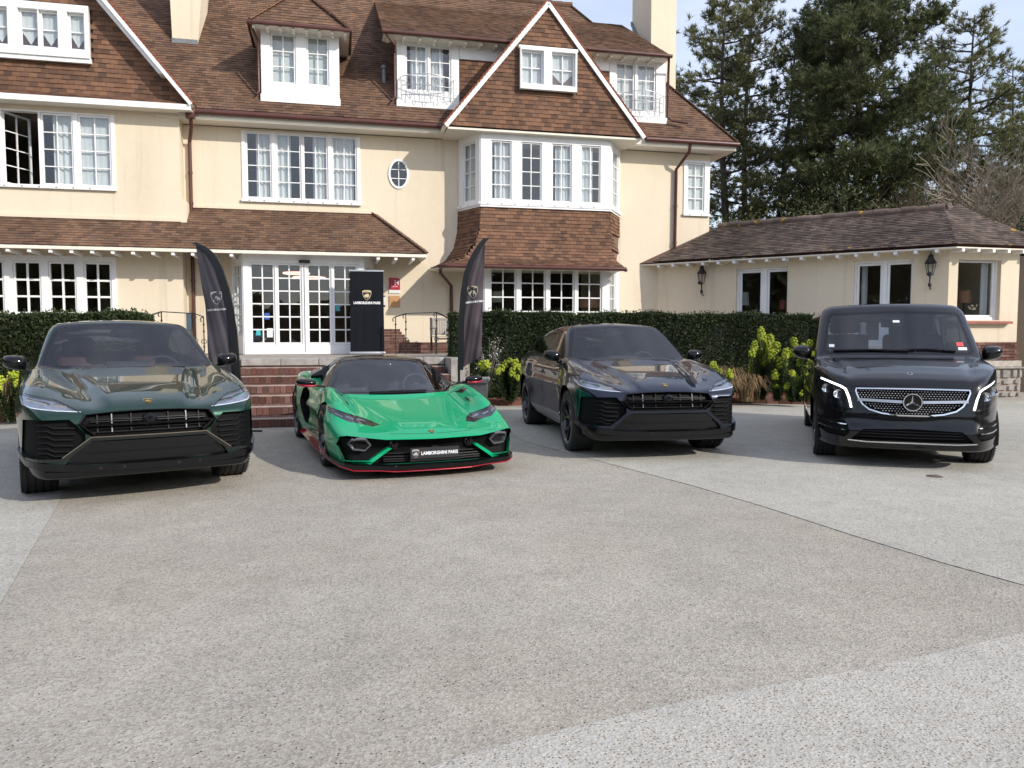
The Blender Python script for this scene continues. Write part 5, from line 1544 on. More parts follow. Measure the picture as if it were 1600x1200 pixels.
# beds
def bed(pts, z, name='planting_bed'):
    b = MB(); b.prism([(x, y, 0) for x, y in pts], (0, 0, z)); o = b.build(name, M_SOIL, None, M=H.M); tag(o, kind='structure'); return o
KU = [H.loc(ground(px, py)) for px, py in ((782, 634), (900, 631), (1160, 630), (1275, 632))]
bed([(k.x, k.y + .10) for k in KU] + [(hu1, HF + .2), (hu0, HF + .2), (KU[0].x - .35, KU[0].y + .35)], .10)
LB = [H.loc(ground(px, py)) for px, py in ((-120, 655), (5, 660), (60, 655))]
bed([(-16, LB[0].y), (LB[1].x, LB[1].y), (LB[2].x, LB[2].y), (LB[2].x + .3, HL + .2), (-16, HL + .2)], .08)
kb = MB()
for a, b in zip(KU, KU[1:]):
    k = int((b - a).length / .225)
    for i in range(k):
        p = a.lerp(b, i / k); q = a.lerp(b, (i + .94) / k)
        kb.bar((p.x, p.y, .045 + random.uniform(-.006, .006)), (q.x, q.y, .045), .10, .10)
tag(kb.build('kerb_edging', M_BRICKI, None, M=H.M), kind='structure')
# mulch chips
n = 2600; a = rg.random(n); C = np.stack([KU[0].x + (hu1 - KU[0].x) * a, KU[1].y + .12 + rg.random(n) * .9, np.full(n, .108)], 1)
dv_ = unit(rg.normal(size=(n, 3)) * [1, 1, .35]); sd_ = unit(np.cross(dv_, rg.normal(size=(n, 3)))); Lc = (.018 + .03 * rg.random(n))[:, None]
V, F_ = cards(C, dv_ * Lc, sd_ * Lc * .5)
o = bpy.data.objects.new('mulch', np_mesh('mulch', V, F_, leaf_mat('bark_chip', [(0, (.10, .035, .022)), (.6, (.20, .075, .045)), (1, (.28, .15, .10))], .9, 0))); link(o, None, H.M); tag(o, kind='stuff')

M_EUL = leaf_mat('spurge_leaf', [(0, (.06, .10, .05)), (.6, (.10, .155, .075)), (1, (.15, .19, .08))])
M_EUF = leaf_mat('spurge_flower', [(0, (.30, .40, .03)), (.5, (.46, .54, .05)), (1, (.62, .66, .11))], .6, .35)
M_STEM = pmat('plant_stem', (.14, .15, .06), .7, var=.3)
def flower_head(h, r, rng):
    """a lumpy column of little cupped bracts"""
    Vs, Fs, o = [], [], 0
    k = int(9 + h * 50); n = 26
    for i in range(k):
        t = (i + .5) / k; az = i * 2.4; rr = r * (.55 if t < .85 else .25) * (1.0 if t > .15 else .7)
        c = np.array([rr * np.cos(az), rr * np.sin(az), t * h]) + rng.normal(size=3) * .006
        d = unit(rng.normal(size=(n, 3)) + np.array([np.cos(az), np.sin(az), .5]) * .8); C = c + d * (.026 + .008 * rng.random(n))[:, None] * (1.15 - .35 * t)
        a = unit(np.cross(d, rng.normal(size=(n, 3)))); b = np.cross(d, a); L_ = (.011 + .008 * rng.random(n))[:, None]
        V, F_ = cards(C, a * L_, b * L_); Vs.append(V); Fs.append(F_ + o); o += len(V)
    return np.concatenate(Vs), np.concatenate(Fs)
heads = [np_mesh('flower_head', *flower_head(h, r, rg), M_EUF) for h, r in ((.22, .075), (.17, .078), (.12, .078), (.26, .080))]
def spurge(px, py_base, Dy, zb, tops, lab, grp=None, spread=.35):
    """tops: list of (pixel x, pixel y, head index) measured at the plant's own distance"""
    kx = FOC / Dy
    X0 = (px - CX) / kx
    e = empty('spurge_plant', Matrix.Translation((X0, Dy, zb)), lab, 'shrub', 'yellow-green spurge plants in the beds')
    st = MB(); LC, LD, LS = [], [], []
    for (tx, ty, hi) in tops:
        dx = (tx - px) / kx; dy = random.uniform(-.22, .18); zt_ = CAMZ + (525 - ty) / kx * 1.0 - zb
        hh = (.22, .17, .12, .26)[hi]
        top = Vector((dx, dy, zt_ - hh)); base = Vector((dx * .35, dy * .4, 0)); mid = base.lerp(top, .5) + Vector((dx * .12, 0, -.03))
        pth = [base, base.lerp(mid, .6) + Vector((dx*.06, 0, 0)), mid.lerp(top, .4), top, top + Vector((0, 0, hh * .8))]
        st.tube(pth, [.012, .011, .010, .008, .005], 5)
        o = bpy.data.objects.new('flower_head', heads[hi]); link(o, e, Matrix.Translation(top) @ Matrix.Rotation(random.uniform(0, 6), 4, 'Z') @ Matrix.Rotation(random.uniform(-.2, .2), 4, 'X') @ Matrix.Scale(random.uniform(.9, 1.15), 4))
        n = 420; tt = rg.random(n) ** .8 * .98
        B = np.array([np.array(base) * (1 - q) + np.array(top) * q for q in tt]); az = rg.random(n) * 6.283
        d_ = unit(np.stack([np.cos(az), np.sin(az), -.15 + .7 * rg.random(n)], 1)); L_ = (.05 + .06 * rg.random(n))[:, None] * .65
        LC.append(B + d_ * L_ * 1.0); LD.append(d_ * L_); LS.append(unit(np.cross(d_, np.array([0, 0, 1.])) ) * .012)
    st.build('stem', M_STEM, e, smooth=60)
    if LC:
        V, F_ = cards(np.concatenate(LC), np.concatenate(LD), np.concatenate(LS))
        o = bpy.data.objects.new('leaves', np_mesh('leaves', V, F_, M_EUL)); o['kind'] = 'stuff'; link(o, e)
    return e
spurge(798, 615, 15.9, .10, [(783, 572, 2), (790, 563, 1), (797, 560, 2), (805, 562, 1), (810, 570, 2), (800, 575, 1), (787, 583, 2), (796, 590, 2), (778, 575, 2), (808, 585, 2), (792, 570, 1), (803, 566, 2)], 'yellow-green spurge clump between the green sports car and the navy car')
spurge(756, 600, 14.6, .35, [(752, 566, 2), (757, 572, 2), (760, 565, 2)], 'small yellow-green spurge sprig by the right flag and the sports car mirror')
spurge(1128, 615, 15.6, .10, [(1112, 566, 2), (1120, 572, 1), (1128, 578, 2), (1136, 577, 1), (1142, 584, 2), (1116, 580, 2), (1131, 590, 2)], 'low yellow-green spurge right behind the navy car mirror')
spurge(1190, 625, 16.2, .10, [(1185, 512, 3), (1194, 520, 0), (1176, 532, 0), (1199, 533, 3), (1187, 540, 0), (1207, 524, 0), (1170, 545, 1), (1192, 555, 0), (1180, 560, 1), (1203, 556, 1), (1174, 572, 1), (1196, 574, 0)], 'tallest yellow-green spurge with the highest flower spikes before the hedge')
spurge(1215, 625, 15.9, .10, [(1214, 536, 0), (1222, 546, 1), (1206, 548, 1), (1217, 560, 0), (1226, 572, 1), (1210, 580, 1), (1221, 588, 2), (1229, 560, 1), (1213, 598, 2)], 'yellow-green spurge with mid-height spikes between the tallest spurge and the van side plants')
spurge(1246, 628, 15.7, .10, [(1244, 526, 0), (1252, 536, 0), (1240, 545, 1), (1258, 545, 1), (1235, 578, 2), (1246, 586, 2), (1256, 574, 1), (1231, 600, 2), (1243, 604, 2), (1238, 616, 2), (1252, 610, 2), (1261, 588, 2), (1249, 560, 1)], 'yellow-green spurge with many round low heads tucked against the van side')
spurge(18, 650, 12.6, .05, [(3, 590, 2), (12, 583, 1), (22, 580, 2), (30, 575, 1), (38, 572, 2), (8, 600, 2), (26, 592, 2), (16, 605, 2)], 'yellow-green spurge at the left edge beside the dark green car')
M_DRY = leaf_mat('dry_grass_blade', [(0, (.17, .11, .055)), (.5, (.28, .19, .10)), (1, (.40, .29, .17))], .8, .2)
def grass_clump(X, Yy, zb, h, r, n, lab, lean=0.0):
    e = empty('dry_grass_clump', Matrix.Translation((X, Yy, zb)), lab, 'grass clump', 'dry ornamental grasses in the beds')
    az = rg.random(n) * 6.283; ln = h * (.6 + .5 * rg.random(n)); out = r * (.4 + .8 * rg.random(n))
    b0 = np.stack([.08 * rg.normal(size=n), .08 * rg.normal(size=n), np.zeros(n)], 1)
    dirh = np.stack([np.cos(az), np.sin(az), np.zeros(n)], 1); Zv = np.array([0, 0, 1.])
    pts = [b0 + dirh * (out * k1)[:, None] + Zv * (ln * k2)[:, None] for k1, k2 in ((0, 0), (.18, .5), (.5, .88), (.9, .92), (1.25, .62))]
    sdv = np.stack([-np.sin(az), np.cos(az), np.zeros(n)], 1) * .006
    V = np.concatenate([np.stack([p - sdv * w_, p + sdv * w_], 1).reshape(-1, 3) for p, w_ in zip(pts, (1, 1, .9, .7, .25))])
    F_ = []
    ar = np.arange(n)
    for k in range(4):
        a = k * 2 * n + ar * 2; b = (k + 1) * 2 * n + ar * 2
        F_.append(np.stack([a, a + 1, b + 1, b], 1))
    o = bpy.data.objects.new('blades', np_mesh('blades', V, np.concatenate(F_), M_DRY)); o['kind'] = 'stuff'; link(o, e)
grass_clump(4.35, 16.0, .08, .75, .45, 420, 'tan dry ornamental grass between the navy car and the tall spurge')
grass_clump(4.95, 16.1, .08, .60, .40, 300, 'low tan dry grass at the foot of the tallest spurge')
grass_clump(-8.45, 12.95, .05, .70, .40, 360, 'tan dry ornamental grass at the left edge by the hedge')
# twiggy shrub with white blossom before the hedge
def twig_shrub(X, Yy, zb, h, n, lab, blossom=True):
    e = empty('twiggy_shrub', Matrix.Translation((X, Yy, zb)), lab, 'shrub')
    mb = MB(); tips = []
    for i in range(n):
        a = random.uniform(0, 6.28); r = random.uniform(.15, .5) * h * .6
        top = Vector((r * math.cos(a), r * math.sin(a) * .4, h * random.uniform(.65, 1.0)))
        mid = top * .5 + Vector((random.uniform(-.06, .06), 0, .05)); mb.tube([(0, 0, 0), mid, top], [.010, .007, .003], 4)
        for j in range(4):
            q = mid.lerp(top, random.uniform(0, .9)); t_ = q + Vector((random.uniform(-.16, .16), random.uniform(-.1, .1), random.uniform(.05, .2))); mb.tube([q, t_], [.004, .002], 4); tips.append(t_)
        tips.append(top)
    mb.build('twigs', pmat('grey_twig', (.16, .135, .11), .8, var=.2), e)
    if blossom:
        C = np.array([np.array(t) for t in tips for _ in range(2)]) + rg.normal(size=(len(tips) * 2, 3)) * .02; n_ = len(C)
        a = unit(rg.normal(size=(n_, 3))); b = unit(np.cross(a, rg.normal(size=(n_, 3)))); V, F_ = cards(C, a * .016, b * .016)
        o = bpy.data.objects.new('blossom', np_mesh('blossom', V, F_, leaf_mat('white_petal', [(0, (.6, .58, .55)), (1, (.8, .8, .78))], .6, .3))); o['kind'] = 'stuff'; link(o, e)
twig_shrub(-.55, 15.95, .1, 1.35, 11, 'bare twiggy shrub with a few white blossoms before the hedge by the right flag')
twig_shrub(3.9, 16.2, .1, .95, 9, 'bare grey twigs poking up beside the low spurge before the hedge', False)
# low stone wall end by the bed
c_ = ground(748, 640); mb = MB(); mb.rbox((c_.x, 14.2, .30), (.38, .9, .60), .02, 1); mb.rbox((c_.x, 14.2, .64), (.46, 1.0, .08), .015, 1)
tag(mb.build('low_wall', M_STONE), 'short pale stone wall end behind the green sports car beside the right flag', 'low wall')

# ---------------------------------------------------------------- trees
M_BARK = pmat('pine_bark', (.055, .044, .036), .9, var=.4, scale=9, bump=.8, bscale=25, stretch=(1, 1, .25))
M_NEED = leaf_mat('pine_needles', [(0, (.07, .083, .036)), (.45, (.13, .146, .060)), (.8, (.185, .19, .08)), (1, (.24, .22, .11))], .5, .35)
M_NEED2 = leaf_mat('pine_needles_bright', [(0, (.085, .096, .042)), (.45, (.155, .165, .068)), (.8, (.21, .21, .088)), (1, (.27, .24, .12))], .5, .35)
M_NEED3 = leaf_mat('dark_needles', [(0, (.05, .07, .031)), (.5, (.10, .122, .052)), (.85, (.15, .165, .068)), (1, (.20, .19, .09))], .5, .35)
def tufts(C, Dv, size, blades, rng, width=.055):
    n = len(C); k = blades
    Cc = np.repeat(C, k, 0); Dd = np.repeat(Dv, k, 0); m = n * k
    d = unit(Dd * .75 + rng.normal(size=(m, 3)) * .55); L_ = (size * (.65 + .6 * rng.random(m)))[:, None]
    s_ = unit(np.cross(d, rng.normal(size=(m, 3)))) * (width * (.7 + .6 * rng.random(m)))[:, None]
    b0 = Cc - d * L_ * .25
    V = np.stack([b0 - s_ * .35, b0 + d * L_ * .5 - s_ * .5, b0 + d * L_, b0 + d * L_ * .55 + s_ * .5], 1).reshape(-1, 3)
    return V, np.arange(m * 4).reshape(m, 4)
def pine(X, Yy, h, prof, seed, lab, limbs=60, lowest=.30, m=None, trunk_r=.26, tuft=.34, dens=1.0, lean=(0, 0), blades=20, zb=0.0):
    """prof: [(fraction of height, crown radius)]"""
    rng = np.random.default_rng(seed); rd_ = random.Random(seed)
    e = empty('pine_tree', Matrix.Translation((X, Yy, zb)), lab, 'tree', 'pines behind the dining wing')
    pf = lambda f: float(np.interp(f, [p[0] for p in prof], [p[1] for p in prof]))
    tp = lambda f: Vector((lean[0] * f * f + .25 * math.sin(f * 5 + seed), lean[1] * f * f + .2 * math.sin(f * 4 + seed * 2), h * f))
    mb = MB(); mb.tube([tp(i / 14) for i in range(15)], [trunk_r * (1 - .88 * i / 14) for i in range(15)], 9); mb.build('trunk', M_BARK, e, smooth=60)
    lb = MB(); C, Dv = [], []
    for i in range(limbs):
        f = lowest + (1 - lowest) * ((i + rd_.random()) / limbs); az = i * 2.4 + rd_.uniform(-.5, .5)
        R_ = pf(f) * rd_.uniform(.55, 1.12)
        if R_ < .15: continue
        p0 = tp(f); hd = Vector((math.cos(az), math.sin(az), 0)); up = rd_.uniform(-.25, .60) + .5 * max(0, f - .75)
        P = [p0, p0 + hd * R_ * .4 + Vector((0, 0, R_ * .4 * up * .5)), p0 + hd * R_ * .75 + Vector((0, 0, R_ * .75 * up * .8)), p0 + hd * R_ + Vector((0, 0, R_ * up))]
        lb.tube(P, [.05 * R_ / 3 + .02, .04 * R_ / 3 + .012, .022, .008], 5)
        nsub = int(5 + R_ * 3.2)
        for j in range(nsub):
            s_ = rd_.uniform(.16, 1.0); seg = min(2, int(s_ * 3)); q = P[seg].lerp(P[seg + 1], s_ * 3 - seg if s_ < 1 else 1)
            a2 = az + rd_.uniform(-1.3, 1.3); l2 = R_ * rd_.uniform(.12, .34) * (1.2 - s_ * .5) + .25
            q2 = q + Vector((math.cos(a2), math.sin(a2), rd_.uniform(-.25, .75))) * l2
            lb.tube([q, q2], [.016, .006], 4, caps=False)
            for k_ in range(max(1, int((2 + l2 * 3.4) * dens))):
                t_ = rd_.uniform(.35, 1.05); c_ = q.lerp(q2, t_) + Vector((rd_.gauss(0, .16), rd_.gauss(0, .16), rd_.gauss(0, .15)))
                C.append(tuple(c_)); dd = (q2 - q).normalized() + Vector((0, 0, .7)); Dv.append(tuple(dd.normalized()))
    lb.build('limbs', M_BARK, e, smooth=60)
    C = np.array(C); Dv = np.array(Dv); V, F_ = tufts(C, Dv, tuft, blades, rng, .028)
    o = bpy.data.objects.new('crown', np_mesh('crown', V, F_, m or M_NEED)); link(o, e)
    return e
at = lambda px, D_: ((px - CX) * D_ / FOC, D_)
hz = lambda py, D_: CAMZ + (525 - py) * D_ / FOC
pine(*at(1128, 33), hz(4, 33), [(.15, .8), (.3, 1.6), (.5, 2.1), (.7, 2.0), (.88, 1.5), (1, .4)], 1, 'tall pine just right of the cream chimney with long bare lower trunk', 62, .26, M_NEED2, .24, dens=.95)
pine(*at(1165, 37), hz(-6, 37), [(.2, .9), (.4, 1.4), (.65, 2.2), (.85, 1.9), (1, .6)], 2, 'second pine from the chimney, standing close behind the first', 50, .38, M_NEED2, .22, dens=.85)
pine(*at(1222, 35), hz(62, 35), [(.2, .9), (.4, 1.3), (.65, 1.5), (.85, 1.1), (1, .35)], 3, 'slender see-through pine between the chimney side pines and the big dense one', 40, .22, M_NEED, .20, dens=.70)
pine(*at(1246, 38), hz(100, 38), [(.2, .8), (.5, 1.3), (.8, 1.1), (1, .3)], 4, 'thin dark pine trunk close left of the big dense pine', 34, .28, M_NEED, .19, dens=.65)
pine(*at(1322, 31), hz(-55, 31), [(.08, 1.2), (.22, 2.3), (.4, 3.1), (.6, 3.1), (.8, 2.4), (.93, 1.4), (1, .3)], 5, 'biggest and densest dark pine in the middle of the trees', 118, .14, M_NEED3, .30, dens=1.7)
pine(*at(1290, 34), hz(-20, 34), [(.2, 1.0), (.5, 1.8), (.8, 1.6), (1, .4)], 6, 'dark pine crown merging with the left side of the biggest pine', 56, .30, M_NEED3, .22, dens=1.2)
pine(*at(1505, 37), hz(40, 37), [(.25, 2.2), (.45, 3.1), (.65, 2.8), (.85, 2.0), (1, .6)], 7, 'airy pine standing apart at the far right above the wing roof', 60, .28, M_NEED2, .22, dens=.75, tuft=.36)
pine(*at(1590, 33), hz(205, 33), [(.2, 1.6), (.5, 2.2), (.8, 1.7), (1, .5)], 8, 'lower pine cut by the right edge of the picture', 42, .25, M_NEED2, .18, dens=.7)
pine(*at(1440, 38), hz(95, 38), [(.2, 1.6), (.45, 2.2), (.7, 1.7), (.9, 1.0), (1, .3)], 9, 'mid height pine filling the gap right of the biggest pine', 48, .22, M_NEED, .20, dens=.9)
pine(*at(1556, 40), hz(120, 40), [(.2, 1.8), (.45, 2.4), (.7, 1.9), (.9, 1.1), (1, .3)], 10, 'pine standing behind the airy pine near the right edge', 48, .22, M_NEED2, .20, dens=.85)
def bare_tree(X, Yy, h, spread, seed, lab, depth=6, m=None, r0=.10, stems=5, name='bare_tree', leaves=None):
    rd_ = random.Random(seed); e = empty(name, Matrix.Translation((X, Yy, 0)), lab, 'tree', 'leafless trees behind the dining wing')
    mb = MB(); LCs = []
    def grow(p, d, l, r, k):
        q = p + d * l; md = p.lerp(q, .5) + Vector((rd_.gauss(0, .04), rd_.gauss(0, .04), rd_.gauss(0, .03))) * l
        mb.tube([p, md, q], [r, r * .82, r * .65], 5 if k < 3 else 3, caps=False)
        if k >= depth: LCs.append(tuple(q)); return
        for i in range(rd_.choice((2, 3, 3)) if k else 4):
            nd = (d + Vector((rd_.gauss(0, .42) * spread, rd_.gauss(0, .42) * spread, rd_.gauss(.08, .25)))).normalized()
            grow(p.lerp(q, rd_.uniform(.55, 1.0)), nd, l * rd_.uniform(.62, .85), max(r * .60, .011), k + 1)
    for i in range(stems):
        a = i * 6.283 / stems
        grow(Vector((.25 * math.cos(a), .25 * math.sin(a), 0)), Vector((.35 * spread * math.cos(a), .3 * spread * math.sin(a), 1)).normalized(), h * .30, r0, 0)
    mb.build('branches', m or pmat('bare_bark', (.27, .225, .165), .9, var=.25, scale=3), e)
    if leaves:
        C = np.array(LCs); C = np.repeat(C, 3, 0) + rg.normal(size=(len(C) * 3, 3)) * .15; n_ = len(C); a = unit(rg.normal(size=(n_, 3))); b = unit(np.cross(a, rg.normal(size=(n_, 3))))
        V, F_ = cards(C, a * .05, b * .035); o = bpy.data.objects.new('buds', np_mesh('buds', V, F_, leaves)); o['kind'] = 'stuff'; link(o, e)
    return e
bare_tree(*at(1475, 29), hz(170, 29) * .95, 1.0, 3, 'pale many-stemmed leafless tree above the end of the wing roof', 6, r0=.085, stems=7)
bare_tree(*at(1400, 31), hz(235, 31) * .95, 1.15, 4, 'low leafless thicket tree between the dense pine and the pale leafless tree', 5, r0=.06, stems=8, leaves=leaf_mat('russet_bud', [(0, (.10, .06, .03)), (1, (.17, .12, .05))], .8, .2))
bare_tree(*at(1585, 27), hz(250, 27) * .95, 1.1, 5, 'dark spreading leafless tree at the right edge above the wing', 5, pmat('dark_bark', (.035, .028, .024), .9, var=.3), .09, 4)
def bush(X, Yy, h, r, n, seed, m, lab, name='evergreen_bush'):
    n *= 3; rng = np.random.default_rng(seed); e = empty(name, Matrix.Translation((X, Yy, 0)), lab, 'bush', 'evergreen bushes under the pines')
    cl = 40; cc = rng.normal(size=(cl, 3)) * [r * .5, r * .45, h * .22] + [0, 0, h * .52]; k = rng.integers(0, cl, n)
    C = cc[k] + rng.normal(size=(n, 3)) * [r * .16, r * .16, h * .09]; C[:, 2] = np.abs(C[:, 2]) + .05
    d = unit(rng.normal(size=(n, 3)) + [0, 0, .5]); s_ = unit(np.cross(d, rng.normal(size=(n, 3)))); L_ = (.055 + .05 * rng.random(n))[:, None]
    V, F_ = cards(C, d * L_, s_ * L_ * .32); o = bpy.data.objects.new('foliage', np_mesh('foliage', V, F_, m)); o['kind'] = 'stuff'; link(o, e)
    mb = MB()
    for i in range(7):
        c_ = cc[i * 5]; mb.tube([(0, 0, 0), (c_[0] * .4, c_[1] * .4, c_[2] * .6), tuple(c_)], [.06, .04, .02], 5)
    mb.build('branches', M_BARK, e)
    return e
bush(*at(1180, 29), 5.6, 2.2, 5200, 21, M_NEED3, 'dark evergreen bush under the pines just above the left part of the wing ridge')
bush(*at(1255, 30), 5.9, 2.4, 5200, 22, M_NEED, 'mid green bush under the slender pine above the wing ridge')
bush(*at(1345, 28), 5.8, 2.4, 6200, 23, M_NEED3, 'dark bush at the foot of the biggest pine above the wing ridge')
bush(*at(1560, 30), 5.2, 2.4, 3800, 24, M_NEED, 'thin bush low behind the splayed end of the wing roof')
bush(*at(1612, 21.5), 4.6, .8, 5200, 25, M_YEW, 'dark shrub at the right edge behind the stone and brick pillar')
# far belt of wood closing the horizon
def belt(name, n, seed, xf, m, w_=.5):
    rng = np.random.default_rng(seed); C = xf(rng, n); d = unit(rng.normal(size=(n, 3)) + [0, 0, .6]); s_ = unit(np.cross(d, rng.normal(size=(n, 3)))); L_ = (w_ * (.5 + rng.random(n)))[:, None]
    V, F_ = cards(C, d * L_, s_ * L_ * .6); o = bpy.data.objects.new(name, np_mesh(name, V, F_, m)); link(o); tag(o, kind='stuff'); return o
def far_wood(rng, n):
    x = rng.uniform(-10, 80, n); top = 4.2 + 1.4 * np.sin(x * .35) + .8 * np.sin(x * .9 + 1)
    return np.stack([x, 60 + rng.normal(size=n) * 3, rng.random(n) ** .8 * top], 1)
belt('far_wood', 9000, 31, far_wood, M_NEED3, .6)
def rear_wood(rng, n):
    th = rng.uniform(-2.3, 2.3, n); R_ = 44 + rng.normal(size=n) * 2.5; top = 3.4 + .7 * np.sin(th * 7) + .5 * np.sin(th * 17 + 1) + 7.0 / (1 + np.exp((th + .16) * 26)) + 7.0 / (1 + np.exp(-(th - .42) * 26))
    return np.stack([R_ * np.sin(th), 8 - R_ * np.cos(th), rng.random(n) ** .7 * top], 1)
belt('rear_wood', 24000, 32, rear_wood, M_NEED3, .75)
# ---------------------------------------------------------------- car body toolkit: smooth implicit shells, meshed and cut along panel lines
def smax(a, b, k):
    h = np.maximum(k - np.abs(a - b), 0.0) / k
    return np.maximum(a, b) + h * h * k * .25
def smin(a, b, k): return -smax(-a, -b, k)
def table(xs, ys, sig=.05):
    lo, hi = xs[0] - 1.0, xs[-1] + 1.0; g_ = np.arange(lo, hi, .01); v = np.interp(g_, xs, ys)
    s0 = (ys[1] - ys[0]) / (xs[1] - xs[0]); s1 = (ys[-1] - ys[-2]) / (xs[-1] - xs[-2])
    v = np.where(g_ < xs[0], ys[0] + (g_ - xs[0]) * s0, np.where(g_ > xs[-1], ys[-1] + (g_ - xs[-1]) * s1, v))
    k = np.exp(-.5 * (np.arange(-30, 31) * .01 / sig) ** 2); k /= k.sum()
    v = np.convolve(np.pad(v, 30, mode='edge'), k, mode='valid')
    return lambda t: np.interp(t, g_, v)
def sgate(y, a, b, s): return 1 / (1 + np.exp(-(y - a) / s)) * 1 / (1 + np.exp((y - b) / s))
def gau(t, c, s): return np.exp(-((t - c) / s) ** 2)
pos = lambda t: np.maximum(t, 0.0)

